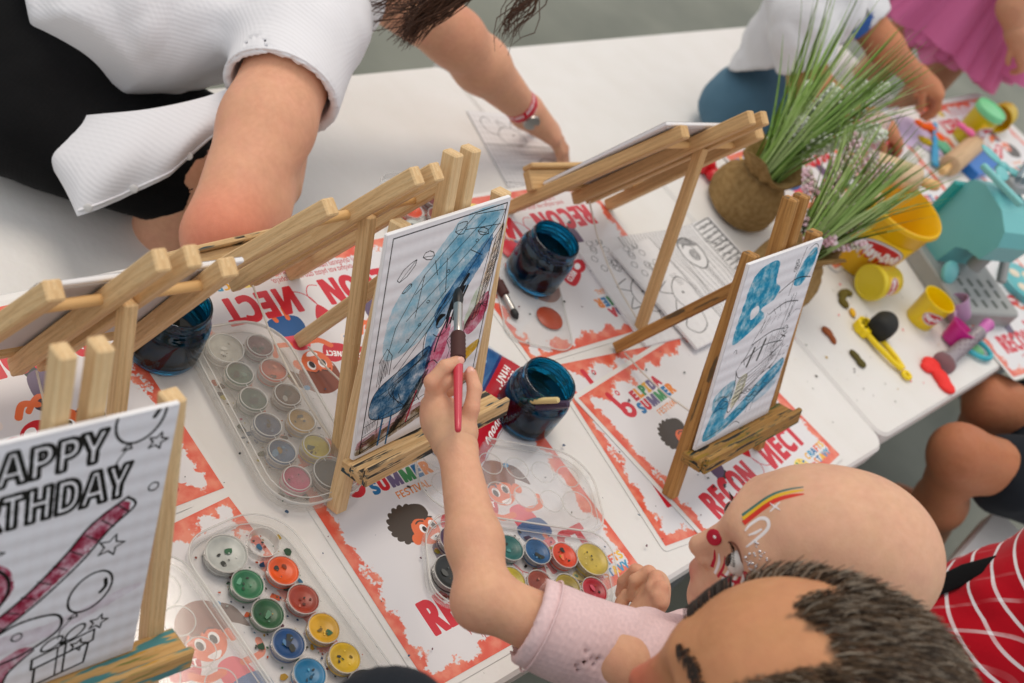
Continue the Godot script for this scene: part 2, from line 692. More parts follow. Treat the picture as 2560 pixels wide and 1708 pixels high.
func wood(seed_: int, a: Color, b: Color, c: Color, stains := []) -> StandardMaterial3D:
	var n := FastNoiseLite.new()
	n.seed = seed_
	n.frequency = 0.02
	n.fractal_octaves = 3
	var im := Image.create(256, 256, false, Image.FORMAT_RGB8)
	var spot := FastNoiseLite.new()
	spot.seed = seed_ + 7
	spot.frequency = 0.018
	for y in 256:
		for x in 256:
			var g := n.get_noise_2d(x * 2.2 + 14.0 * n.get_noise_2d(y * 0.35, 40.0), y * 0.22)
			var s := sin((x + 22.0 * n.get_noise_2d(x * 0.5, y * 0.28)) * 0.30) * 0.5 + 0.5
			var col := a.lerp(b, clampf(0.5 + g * 0.9, 0.0, 1.0)).lerp(c, pow(s, 5.0) * 0.42)
			var pore := n.get_noise_2d(x * 22.0, y * 1.6)
			if pore > 0.34: col = col.darkened(0.10)
			for i in stains.size():
				var t := spot.get_noise_3d(x * 1.2, y * 0.8, i * 90.0)
				if t > 0.26: col = col.lerp(stains[i], clampf((t - 0.26) * 9.0, 0.0, 0.9))
			im.set_pixel(x, y, col)
	var m := mat(Color.WHITE, 0.62, 0.4)
	m.albedo_texture = ImageTexture.create_from_image(im)
	return tri3(m, Vector3(15.0, 3.0, 15.0))

func clear(alpha: float, tint := Color(1, 1, 1), rough := 0.08) -> StandardMaterial3D:
	var m := mat(Color(tint.r, tint.g, tint.b, alpha), rough, 0.5)
	m.transparency = BaseMaterial3D.TRANSPARENCY_ALPHA
	return m

func skin_mat() -> StandardMaterial3D:
	var m := mat(Color.WHITE, 0.52, 0.35)
	m.vertex_color_use_as_albedo = true
	m.albedo_texture = noise_tex(0.03, srgb(255, 246, 242), srgb(246, 232, 226), 11, 4)
	m.normal_enabled = true
	m.normal_texture = bump_tex(0.12, 5, 2.0)
	m.normal_scale = 0.25
	m.subsurf_scatter_enabled = true
	m.subsurf_scatter_strength = 0.12
	return tri3(m, Vector3.ONE * 14.0)

func cloth(col: Color, seed_: int, weave := 420.0, rough := 0.9) -> StandardMaterial3D:
	var m := mat(col, rough, 0.25)
	m.albedo_texture = noise_tex(0.02, srgb(255, 255, 255), srgb(236, 236, 238), seed_, 5)
	var im := Image.create(32, 32, false, Image.FORMAT_RGB8)
	for y in 32:
		for x in 32:
			im.set_pixel(x, y, Color(0.5 + 0.22 * sin(TAU * x / 8.0), 0.5 + 0.22 * sin(TAU * y / 8.0), 0.93))
	m.normal_enabled = true
	m.normal_texture = ImageTexture.create_from_image(im)
	m.normal_scale = 0.14
	m.rim_enabled = true
	m.rim = 0.25
	return tri3(m, Vector3.ONE * weave / 8.0)

func make_materials() -> void:
	M.table = mat(srgb(232, 230, 227), 0.46, 0.45)
	M.table.albedo_texture = noise_tex(0.006, srgb(250, 249, 247), srgb(255, 255, 255), 3, 5, 512)
	M.table.normal_enabled = true
	M.table.normal_texture = bump_tex(0.09, 21, 1.5)
	M.table.normal_scale = 0.14
	tri3(M.table, Vector3.ONE * 3.0)
	M.leg = mat(srgb(120, 122, 124), 0.4)
	M.pine = wood(1, srgb(232, 200, 152), srgb(220, 184, 134), srgb(198, 154, 104))
	M.pine2 = wood(2, srgb(236, 208, 162), srgb(224, 190, 142), srgb(204, 162, 112))
	M.pine3 = wood(3, srgb(222, 184, 132), srgb(206, 166, 114), srgb(178, 134, 86))
	M.old = wood(4, srgb(190, 142, 82), srgb(166, 118, 62), srgb(134, 90, 44), [srgb(92, 74, 50)])
	M.stained = wood(5, srgb(176, 134, 74), srgb(150, 112, 58), srgb(120, 84, 42), [srgb(40, 60, 54), srgb(60, 78, 40), srgb(30, 34, 36), srgb(150, 120, 40)])
	M.used = wood(6, srgb(222, 190, 142), srgb(206, 168, 118), srgb(186, 146, 96), [srgb(30, 60, 74), srgb(40, 40, 38)])
	M.smeared = wood(8, srgb(206, 166, 108), srgb(190, 150, 92), srgb(170, 126, 70), [srgb(60, 130, 140), srgb(196, 140, 40), srgb(110, 120, 60)])
	M.dowel = mat(srgb(222, 178, 118), 0.6)
	M.cord = mat(srgb(226, 218, 206), 0.9)
	M.laminate = mat(srgb(228, 226, 222), 0.28, 0.5)
	M.board_edge = mat(srgb(238, 237, 238), 0.8)
	M.board_back = mat(srgb(206, 204, 206), 0.85)
	M.clear = clear(0.10, srgb(240, 240, 236))
	M.frost = clear(0.40, srgb(222, 220, 214), 0.22)
	M.rim = clear(0.55, srgb(232, 231, 226), 0.2)
	M.skin = skin_mat()
	M.black = mat(srgb(22, 22, 23), 0.85, 0.3)
	M.metal = mat(srgb(190, 188, 184), 0.28); M.metal.metallic = 0.9

# ---------------------------------------------------------------- light, camera, ground
func make_light() -> void:
	var cam := Camera3D.new()
	cam.name = "camera"
	add_child(cam)
	cam.fov = 31.45
	cam.near = 0.05
	cam.far = 60.0
	cam.transform = Transform3D(Basis(Vector3(0.80631, 0.45285, -0.38052), Vector3(-0.59149, 0.61731, -0.51872), Vector3(0.0, 0.64332, 0.76560)).orthonormalized(), V(0, 0.8894, 0))
	cam.current = true
	var lens := CameraAttributesPhysical.new()
	lens.frustum_focal_length = 42.63
	lens.frustum_focus_distance = 1.08
	lens.frustum_near = 0.05
	lens.frustum_far = 60.0
	lens.exposure_aperture = 6.0
	cam.attributes = lens
	var env := Environment.new()
	env.background_mode = Environment.BG_SKY
	var sky := Sky.new()
	var air := ProceduralSkyMaterial.new()
	air.sky_top_color = srgb(236, 238, 242)
	air.sky_horizon_color = srgb(214, 214, 214)
	air.sky_curve = 0.25
	air.ground_bottom_color = srgb(112, 114, 108)
	air.ground_horizon_color = srgb(190, 190, 188)
	air.sky_energy_multiplier = 1.0
	sky.sky_material = air
	env.sky = sky
	env.background_energy_multiplier = 0.95
	env.tonemap_mode = Environment.TONE_MAPPER_LINEAR
	env.tonemap_exposure = 1.08
	env.sdfgi_enabled = true
	env.ssao_enabled = true
	env.ssil_enabled = true
	var we := WorldEnvironment.new()
	we.name = "world_environment"
	we.environment = env
	add_child(we)
	var sun := DirectionalLight3D.new()
	sun.name = "sun"
	add_child(sun)
	sun.light_energy = 0.38
	sun.light_color = Color(1.0, 0.95, 0.89)
	sun.light_angular_distance = 28.0
	sun.shadow_enabled = true
	sun.look_at_from_position(Vector3(-0.9, 3.2, -2.0), Vector3(0.0, 0.0, -1.0))

# table axes: along the row of tables and across it (towards the front)
const ALONG := Vector3(0.41279, 0.0, -0.91083)
const ACROSS := Vector3(0.91083, 0.0, 0.41279)

func tablepoint(a: float, c: float, y := 0.0) -> Vector3:      # a from the seam between the tables, c from their back edge
	return ALONG * (a + 1.4227) + ACROSS * (c - 0.6487) + Vector3.UP * (y + TH)

func rounded(x0: float, x1: float, z0: float, z1: float, r: float, steps := 5) -> PackedVector2Array:
	var out := PackedVector2Array()
	for q in [[x1 - r, z1 - r, 0.0], [x0 + r, z1 - r, 0.25], [x0 + r, z0 + r, 0.5], [x1 - r, z0 + r, 0.75]]:
		for i in steps + 1:
			var a: float = TAU * (q[2] + 0.25 * i / steps)
			out.append(Vector2(q[0] + r * cos(a), q[1] + r * sin(a)))
	return out

func make_table(called: String, label: String, category: String, a0: float, a1: float, c0: float, c1: float, y: float, thick: float, group: String, turn := 0.0) -> Node3D:
	# local x along, z across
	var mid := tablepoint((a0 + a1) * 0.5, (c0 + c1) * 0.5, 0.0)
	mid.y = 0.0
	var t := thing(called, label, category, Transform3D(Basis(ALONG, Vector3.UP, ACROSS), mid).rotated_local(Vector3.UP, turn), group)
	var hx := (a1 - a0) * 0.5
	var hz := (c1 - c0) * 0.5
	var poly := rounded(-hx, hx, -hz, hz, 0.022)
	part("top", MB.new().prism(poly, y - thick, y, Transform3D(), 0.004).mesh(), M.table, t)
	part("frame", MB.new().box(Vector3(hx * 2 - 0.12, 0.02, 0.03), Transform3D(Basis(), Vector3(0, y - thick - 0.011, 0))).mesh(), M.leg, t)
	for sx in [-1, 1]:
		for sz in [-1, 1]:
			var p := Vector3(sx * (hx - 0.09), 0, sz * (hz - 0.05))
			part("leg", MB.new().tube([p, p + Vector3(0, y - thick, 0)], [0.013], 10).mesh(), M.leg, t)
	return t

func make_ground() -> void:
	var m := mat(Color.WHITE, 0.72, 0.4)
	m.albedo_texture = noise_tex(0.004, srgb(104, 108, 98), srgb(134, 136, 125), 31, 6, 1024, srgb(122, 125, 114))
	m.roughness_texture = noise_tex(0.01, srgb(150, 150, 150), srgb(220, 220, 220), 33, 4)
	m.uv1_triplanar = true
	m.uv1_world_triplanar = true
	m.uv1_scale = Vector3.ONE * 0.45
	# concrete slabs with sawn joints between them
	var slab := 3.0
	var g := MB.new()
	g.face([Vector3(-60, -0.012, -60), Vector3(60, -0.012, -60), Vector3(60, -0.012, 60), Vector3(-60, -0.012, 60)], Vector3.UP)
	struct("ground", g.mesh(), mat(srgb(74, 76, 70), 0.9))
	var floor_root := Node3D.new()
	floor_root.name = "pavement"
	floor_root.set_meta("kind", "structure")
	add_child(floor_root)
	var cut := MB.new().prism(rounded(-slab / 2 + 0.004, slab / 2 - 0.004, -slab / 2 + 0.004, slab / 2 - 0.004, 0.002, 1), -0.012, 0.0, Transform3D(), 0.003).mesh()
	var ax := Vector3(0.95, 0, 0.31)       # joint that runs into the picture at the top
	var origin := V(-0.37, 0, -2.27)
	for i in range(-2, 3):
		for k in range(-2, 3):
			var p := origin + Vector3(0.94, 0, 0.34) * (i + 0.5) * slab + Vector3(0.34, 0, -0.94) * (k + 0.5) * slab
			p.y = 0.0
			part("slab", cut, m, floor_root, Transform3D(Basis(Vector3(0.94, 0, 0.34).normalized(), Vector3.UP, Vector3(-0.34, 0, 0.94).normalized()), p))

# ---------------------------------------------------------------- the printed place mat
func mat_print() -> ImageTexture:
	var p := Print.new(1000, 819, srgb(226, 224, 226), 1000.0)
	p.ts = ts
	var red := srgb(206, 22, 44)
	# watercolour border
	var n := FastNoiseLite.new()
	n.seed = 5
	n.frequency = 0.012
	n.fractal_octaves = 5
	for y in 819:
		for x in 1000:
			var e := minf(minf(x, 999 - x), minf(y, 818 - y))
			if e > 125: continue
			var w := n.get_noise_2d(x, y)
			var lim := 46.0 + 62.0 * n.get_noise_2d(x * 0.7 + 300.0, y * 0.7)
			var d := e - lim + 16.0 * n.get_noise_2d(x * 5.0, y * 5.0)
			if d < 0.0:
				var t := clampf(-d / 9.0, 0.0, 1.0)
				var col := srgb(236, 132, 104).lerp(srgb(224, 82, 58), clampf(0.45 + w * 1.3 + (40.0 - e) / 120.0, 0.0, 1.0))
				p.im.set_pixel(x, y, p.im.get_pixel(x, y).lerp(col, t * 0.94))
	var cols := [srgb(196, 26, 48), srgb(232, 146, 34), srgb(58, 140, 84), srgb(232, 172, 44), srgb(104, 92, 132), srgb(196, 26, 48)]
	var cols2 := [srgb(24, 112, 168), srgb(206, 22, 44), srgb(104, 92, 132), srgb(58, 140, 84), srgb(24, 112, 168), srgb(230, 130, 34)]
	p.outline([Vector2(.140, .052), Vector2(.146, .100), Vector2(.152, .140)], .026, red)
	for i in 22:
		var a0 := TAU * i / 22.0
		var a1 := TAU * (i + 1) / 22.0
		p.line([Vector2(.172 + .026 * cos(a0), .146 + .026 * sin(a0)), Vector2(.172 + .026 * cos(a1), .146 + .026 * sin(a1))], .022, red)
	for i in 14:
		var a0 := TAU * i / 14.0
		var a1 := TAU * (i + 1) / 14.0
		p.line([Vector2(.190 + .008 * cos(a0), .066 + .010 * sin(a0)), Vector2(.190 + .008 * cos(a1), .066 + .010 * sin(a1))], .006, red)
	p.text(font_bold, "ELPIDA", .060, Vector2(.238, .134), cols, 1.0, .006, 0.0, .204)
	p.text(font_bold, "SUMMER", .062, Vector2(.222, .192), cols2, 1.0, .006, 0.0, .254)
	p.text(font_plain, "FESTIVAL", .036, Vector2(.291, .237), srgb(228, 132, 50), 1.0, .0015, 0.0, .146)
	# boy
	var hair := srgb(64, 50, 38)
	var flesh := srgb(236, 112, 60)
	p.blob([Vector2(.285, .56), Vector2(.345, .55), Vector2(.352, .60), Vector2(.330, .615), Vector2(.315, .585), Vector2(.285, .61), Vector2(.262, .60)], srgb(40, 44, 42))
	p.blob([Vector2(.300, .425), Vector2(.352, .430), Vector2(.362, .50), Vector2(.345, .56), Vector2(.285, .565), Vector2(.285, .48)], srgb(96, 78, 108))
	p.blob([Vector2(.345, .425), Vector2(.375, .440), Vector2(.372, .475), Vector2(.345, .470)], srgb(58, 46, 68))
	p.outline([Vector2(.365, .455), Vector2(.405, .468), Vector2(.435, .430)], .022, flesh)
	p.outline([Vector2(.305, .445), Vector2(.350, .480), Vector2(.400, .440)], .018, flesh)
	p.oval(Vector2(.272, .330), Vector2(.074, .066), 0.1, hair)
	for i in 11:
		var a := 2.2 + i * 0.36
		p.oval(Vector2(.272 + .066 * cos(a), .330 + .058 * sin(a)), Vector2(.018, .012), a + 0.5, hair)
	p.oval(Vector2(.316, .366), Vector2(.050, .056), 0.0, flesh)
	p.blob([Vector2(.262, .335), Vector2(.300, .322), Vector2(.335, .332), Vector2(.360, .318), Vector2(.352, .282), Vector2(.300, .268), Vector2(.250, .300)], hair)
	p.oval(Vector2(.262, .386), Vector2(.016, .020), 0.3, flesh)
	for q in [Vector2(.308, .362), Vector2(.347, .360)]:
		p.oval(q, Vector2(.013, .017), 0, Color.WHITE)
		p.oval(q + Vector2(.003, .003), Vector2(.008, .011), 0, srgb(40, 28, 22))
		p.outline([q + Vector2(-.015, -.025), q + Vector2(0, -.030), q + Vector2(.015, -.024)], .005, hair)
	p.blob([Vector2(.312, .398), Vector2(.350, .394), Vector2(.340, .414), Vector2(.322, .414)], Color.WHITE)
	# red shapes between the two children
	p.oval(Vector2(.418, .372), Vector2(.048, .030), -0.5, red)
	p.oval(Vector2(.428, .372), Vector2(.022, .014), -0.5, Color.WHITE)
	p.blob([Vector2(.440, .33), Vector2(.52, .28), Vector2(.555, .32), Vector2(.53, .36), Vector2(.47, .375)], red)
	p.blob([Vector2(.53, .40), Vector2(.60, .42), Vector2(.63, .37), Vector2(.60, .34), Vector2(.545, .355)], red)
	p.text(font_bold, "RECO", .034, Vector2(.468, .362), Color.WHITE, 0.9, .002, -0.5)
	p.text(font_bold, "NNECT", .030, Vector2(.538, .368), Color.WHITE, 0.8, .002, 0.35)
	p.disc(Vector2(.505, .425), .020, srgb(236, 226, 220))
	p.text(font_bold, "6", .026, Vector2(.497, .435), srgb(24, 112, 168), 1.0)
	# girl
	var brown := srgb(134, 66, 40)
	p.blob([Vector2(.762, .270), Vector2(.800, .300), Vector2(.806, .370), Vector2(.782, .350), Vector2(.755, .32)], srgb(96, 54, 40))
	p.blob([Vector2(.655, .425), Vector2(.715, .425), Vector2(.735, .50), Vector2(.650, .50)], srgb(232, 78, 96))
	p.blob([Vector2(.640, .49), Vector2(.742, .49), Vector2(.758, .555), Vector2(.690, .57), Vector2(.632, .55)], srgb(22, 88, 150))
	p.outline([Vector2(.672, .555), Vector2(.668, .60)], .018, flesh)
	p.outline([Vector2(.720, .555), Vector2(.728, .59)], .018, flesh)
	p.outline([Vector2(.660, .445), Vector2(.612, .440), Vector2(.580, .410)], .022, flesh)
	p.outline([Vector2(.725, .450), Vector2(.785, .455), Vector2(.800, .42)], .020, flesh)
	p.oval(Vector2(.690, .300), Vector2(.078, .070), -0.1, brown)
	p.oval(Vector2(.672, .352), Vector2(.056, .056), 0.0, flesh)
	p.blob([Vector2(.616, .345), Vector2(.622, .300), Vector2(.66, .322), Vector2(.70, .318), Vector2(.738, .345), Vector2(.752, .29), Vector2(.70, .25), Vector2(.64, .26), Vector2(.612, .30)], brown)
	p.oval(Vector2(.742, .365), Vector2(.017, .021), -0.2, flesh)
	p.oval(Vector2(.762, .272), Vector2(.012, .010), 0, srgb(60, 140, 190))
	for q in [Vector2(.652, .348), Vector2(.696, .350)]:
		p.oval(q, Vector2(.015, .019), 0, Color.WHITE)
		p.oval(q + Vector2(-.003, .003), Vector2(.010, .014), 0, srgb(44, 30, 24))
		p.outline([q + Vector2(-.016, -.026), q + Vector2(0, -.032), q + Vector2(.016, -.024)], .005, srgb(80, 40, 26))
	p.blob([Vector2(.650, .386), Vector2(.692, .388), Vector2(.680, .404), Vector2(.660, .403)], Color.WHITE)
	# title
	p.text(font_bold, "RECON", .150, Vector2(.113, .682), red, 1.0, .010, 0.0, .366)
	p.text(font_bold, "^NECT", .150, Vector2(.586, .682), red, 1.0, .010, 0.0, .300)
	p.blob([Vector2(.530, .585), Vector2(.500, .545), Vector2(.496, .522), Vector2(.515, .512), Vector2(.530, .528), Vector2(.548, .512), Vector2(.566, .524), Vector2(.560, .548)], red)
	p.outline([Vector2(.53, .585), Vector2(.545, .63), Vector2(.52, .67), Vector2(.485, .665)], .0035, red)
	p.outline([Vector2(.53, .585), Vector2(.54, .62), Vector2(.57, .65), Vector2(.60, .66)], .0035, red)
	p.text(font_plain, "γιατί ακόμα και μέσα στο νοσοκομείο,", .030, Vector2(.228, .726), srgb(188, 50, 56), 1.0, .0006, 0.0, .418)
	p.text(font_plain, "η σύνδεση μπορεί να γίνει φως.", .030, Vector2(.262, .756), srgb(188, 50, 56), 1.0, .0006, 0.0, .352)
	# palette emblem
	p.oval(Vector2(.745, .752), Vector2(.046, .040), 0.3, srgb(240, 216, 112))
	var dots := [srgb(196, 26, 48), srgb(58, 140, 84), srgb(232, 172, 44), srgb(24, 112, 168), srgb(190, 40, 120)]
	for i in 5: p.oval(Vector2(.745 + .032 * cos(3.4 + i * 0.8), .750 + .026 * sin(3.4 + i * 0.8)), Vector2(.008, .006), i, dots[i])
	p.line([Vector2(.715, .735), Vector2(.775, .790)], .006, srgb(110, 60, 40))
	p.oval(Vector2(.712, .733), Vector2(.012, .006), 0.7, srgb(60, 60, 50))
	var cc := [srgb(232, 172, 44), srgb(60, 150, 190), srgb(24, 112, 168), srgb(228, 90, 60), srgb(232, 146, 34), srgb(236, 190, 60)]
	p.text(font_bold, "CRAFTS", .040, Vector2(.806, .748), cc, 1.0, .002, 0.0, .160)
	p.text(font_bold, "BY", .020, Vector2(.806, .784), srgb(206, 22, 44), 1.0, .001)
	p.text(font_bold, "STAVY", .040, Vector2(.834, .788), [srgb(228, 130, 34), srgb(24, 112, 168), srgb(236, 190, 60), srgb(60, 150, 190), srgb(60, 150, 190)], 1.0, .002, 0.0, .128)
	return p.tex()

const MAT_W := 0.297
const MAT_L := 0.2432

func make_mats() -> void:
	var paper := mat(Color.WHITE, 0.33, 0.5)
	paper.albedo_texture = mat_print()
	paper.clearcoat_enabled = true
	paper.clearcoat = 0.25
	paper.clearcoat_roughness = 0.25
	var sheet := MB.new().prism(rounded(-MAT_W / 2 - .006, MAT_W / 2 + .006, -MAT_L / 2 - .006, MAT_L / 2 + .006, .006, 3), 0.0, 0.0010).mesh()
	var pm := MB.new()
	pm.face([Vector3(-MAT_W / 2, 0, -MAT_L / 2), Vector3(MAT_W / 2, 0, -MAT_L / 2), Vector3(MAT_W / 2, 0, MAT_L / 2), Vector3(-MAT_W / 2, 0, MAT_L / 2)], Vector3.UP, [Vector2(0, 0), Vector2(1, 0), Vector2(1, 1), Vector2(0, 1)])
	var print_mesh := pm.mesh()
	var proto: Node3D = null
	for q in [
		[0.0743, -0.8026, 1.1327, 0.0002, "laminated festival place mat under the open paint box, nearest the bald child"],
		[-0.0554, -0.4741, 1.2322, 0.0002, "laminated festival place mat at the front left under the birthday board's easel"],
		[-0.1370, -0.9004, -2.0373, 0.0018, "upside-down festival mat behind the closed paint box, its NECT showing left of the centre easel"],
		[-0.3002, -0.5724, -1.9855, 0.0002, "upside-down festival mat at the left edge under the leftmost easels and blue jar"],
		[-0.0092, -1.2372, -2.0392, 0.0002, "upside-down festival mat under the back blue jar, beside the loose colouring boards"],
		[0.2330, -1.1247, 1.0239, 0.0002, "festival mat mostly covered by another one, under the pirate ship easel"],
		[0.2582, -1.1502, 1.2726, 0.0018, "festival mat on top of another one, the pirate ship easel standing on it"],
		[0.2628, -1.8210, -1.9145, 0.0018, "festival mat under the grass plant in the sack, its palette emblem corner showing"],
		[0.5403, -2.4311, -2.0195, 0.0002, "festival mat at the far end of the table under the green-lidded can"],
		[0.6310, -1.8873, 1.0119, 0.0018, "festival mat that hangs over the table's front edge at the right"],
		[0.3449, -2.0344, -2.1772, 0.0002, "festival mat under the toy press and the big yellow tub"],
	]:
		var o: Node3D
		if proto == null:
			o = thing("place_mat", q[4], "place mat", Transform3D(), "laminated festival place mats")
			part("laminate", sheet, M.laminate, o)
			part("print", print_mesh, paper, o, at(Vector3(0, 0.0013, 0)))
			proto = o
		else:
			o = proto.duplicate()
			o.name = numbered("place_mat")
			add_child(o, true)
			o.set_meta("label", q[4])
		o.transform = at(V(q[0], q[3], q[1]), q[2])

func make_setting() -> void:
	make_ground()
	make_table("table", "white table with rounded corners at the left, easels and paint boxes on it", "table", -1.2, -0.0015, 0.0, 0.531, TH, 0.03, "white tables pushed end to end")
	make_table("table", "white table at the right with the toy press and modelling dough", "table", 0.0015, 1.2, 0.0, 0.522, TH, 0.03, "white tables pushed end to end")
	make_table("bench", "white bench behind the tables at the left, the woman in white sitting on it", "bench", -1.30, 0.0175, -0.405, -0.10, BENCH, 0.03, "white benches")
	make_table("bench", "white bench behind the tables that the boy in the printed t-shirt sits on", "bench", 0.0195, 1.30, -0.435, -0.10, BENCH, 0.03, "white benches")
	make_table("bench", "white bench in front of the tables at the lower right", "bench", -0.30, 0.43, 0.715, 1.02, BENCH, 0.03, "white benches", 0.09)

# ---------------------------------------------------------------- canvases: painted print
func canvas_birthday() -> ImageTexture:
	var p := Print.new(512, 740, srgb(224, 224, 230), 512.0)       # 1 wide, 1.445 high
	p.ts = ts
	var ink := srgb(26, 26, 24)
	var n := noise
	n.frequency = 0.02
	n.fractal_octaves = 4
	p.text(font_bold, "HAPPY", .215, Vector2(.17, .215), ink, 1.0, .024, -0.03, .54, srgb(226, 226, 231))
	p.text(font_bold, "BIRTHDAY", .235, Vector2(.06, .445), ink, 1.0, .024, -0.03, .775, srgb(226, 226, 231))
	# balloons, stars, dots, a wrapped present
	var balloon := func(c: Vector2, r: float, turn: float, wdt: float) -> void:
		p.line(Array(Print.ring(c, Vector2(r * .78, r), turn, 40)), wdt, ink, true)
		var down := Vector2(0, 1).rotated(turn)
		p.line([c + down * r, c + down * (r + .03) + Vector2(-.02, 0), c + down * (r + .03) + Vector2(.02, 0)], wdt * .7, ink, true)
		p.outline([c + down * (r + .03), c + down * (r + .09) + Vector2(-.02, 0), c + down * (r + .15)], wdt * .5, ink)
		p.outline([c + Vector2(r * .3, -r * .62).rotated(turn), c + Vector2(r * .5, -r * .3).rotated(turn), c + Vector2(r * .45, 0).rotated(turn)], wdt * 1.6, ink)
	balloon.call(Vector2(.84, .02), .13, .25, .012)
	balloon.call(Vector2(.74, .945), .115, .45, .011)
	for q in [[.93, .17, .045], [.30, .56, .052], [.80, .70, .062], [.80, 1.16, .046], [.72, 1.27, .040], [.38, 1.42, .050]]:
		var star := []
		for i in 10: star.append(Vector2(q[0], q[1]) + Vector2.UP.rotated(TAU * i / 10.0 + .3) * (q[2] if i % 2 == 0 else q[2] * .45))
		p.line(star, .008, ink, true)
	for q in [Vector2(.95, .42), Vector2(.44, 1.08), Vector2(.06, .62)]: p.line(Array(Print.ring(q, Vector2(.022, .022))), .007, ink, true)
	# a big balloon, a streamer and a cracker, all washed over in red
	var red := Color(0.62, 0.10, 0.22)
	p.wash([Vector2(.02, .82), Vector2(.08, .66), Vector2(.22, .60), Vector2(.36, .64), Vector2(.40, .78), Vector2(.30, .90), Vector2(.14, .94)], red, .95, n, 1.2)
	p.line(Array(Print.ring(Vector2(.20, .77), Vector2(.185, .165), -.2, 44)), .015, ink, true)
	for i in 5:
		var a := -.8 + i * .4
		p.outline([Vector2(.20 + .14 * sin(a), .64), Vector2(.20 + .19 * sin(a), .77), Vector2(.20 + .12 * sin(a), .91)], .006, ink)
	p.outline([Vector2(.19, .93), Vector2(.16, 1.02), Vector2(.22, 1.10), Vector2(.17, 1.2)], .010, ink)
	p.wash([Vector2(.30, .96), Vector2(.46, .84), Vector2(.60, .68), Vector2(.68, .56), Vector2(.80, .46), Vector2(.86, .50), Vector2(.76, .62), Vector2(.66, .74), Vector2(.50, .90), Vector2(.36, 1.02)], red, .9, n, 1.2)
	p.outline([Vector2(.30, .97), Vector2(.46, .84), Vector2(.60, .68), Vector2(.70, .54), Vector2(.84, .44)], .012, ink)
	p.outline([Vector2(.36, 1.02), Vector2(.52, .90), Vector2(.68, .74), Vector2(.78, .60), Vector2(.88, .50), Vector2(.84, .44)], .012, ink)
	for i in 9:
		var t := i / 8.0
		p.line([Vector2(.32, .97).lerp(Vector2(.80, .47), t), Vector2(.38, 1.0).lerp(Vector2(.86, .53), t)], .006, ink)
	p.wash([Vector2(.05, .98), Vector2(.30, .98), Vector2(.28, 1.2), Vector2(.08, 1.2)], red, .95, n, 1.2)
	p.line([Vector2(.05, .98), Vector2(.31, .97), Vector2(.28, 1.2), Vector2(.07, 1.2)], .012, ink, true)
	p.line([Vector2(.05, 1.05), Vector2(.30, 1.05)], .006, ink)
	p.line([Vector2(.18, .98), Vector2(.18, 1.2)], .006, ink)
	p.outline([Vector2(.30, 1.06), Vector2(.44, 1.0), Vector2(.60, 1.02), Vector2(.62, 1.12), Vector2(.48, 1.2), Vector2(.30, 1.24), Vector2(.10, 1.38)], .013, ink)
	p.wash([Vector2(.34, 1.22), Vector2(.46, 1.16), Vector2(.52, 1.2), Vector2(.42, 1.28), Vector2(.40, 1.38), Vector2(.30, 1.40), Vector2(.26, 1.3)], red, .6, n, 1.2)
	p.outline([Vector2(.34, 1.22), Vector2(.28, 1.30), Vector2(.28, 1.38), Vector2(.38, 1.40), Vector2(.42, 1.29), Vector2(.52, 1.2)], .011, ink)
	p.wash([Vector2(.0, 1.12), Vector2(.3, 1.05), Vector2(.6, 1.06), Vector2(.9, .99), Vector2(.96, 1.02), Vector2(.6, 1.14), Vector2(.3, 1.16)], Color(.86, .78, .82), .5, n, 1.0)
	var bx := Vector2(.52, 1.24)
	p.line([bx + Vector2(0, .02), bx + Vector2(.27, -.04), bx + Vector2(.27, .03), bx + Vector2(0, .085)], .011, ink, true)
	p.line([bx + Vector2(.015, .085), bx + Vector2(.25, .035), bx + Vector2(.24, .16), bx + Vector2(.015, .195)], .011, ink, true)
	p.line([bx + Vector2(.11, .0), bx + Vector2(.11, .18)], .008, ink)
	p.line([bx + Vector2(.145, -.01), bx + Vector2(.145, .175)], .008, ink)
	p.line(Array(Print.ring(bx + Vector2(.08, -.04), Vector2(.05, .028), -.5)), .010, ink, true)
	p.line(Array(Print.ring(bx + Vector2(.18, -.065), Vector2(.05, .028), .5 - 1.2)), .010, ink, true)
	p.disc(bx + Vector2(.13, -.02), .016, ink)
	return p.tex()

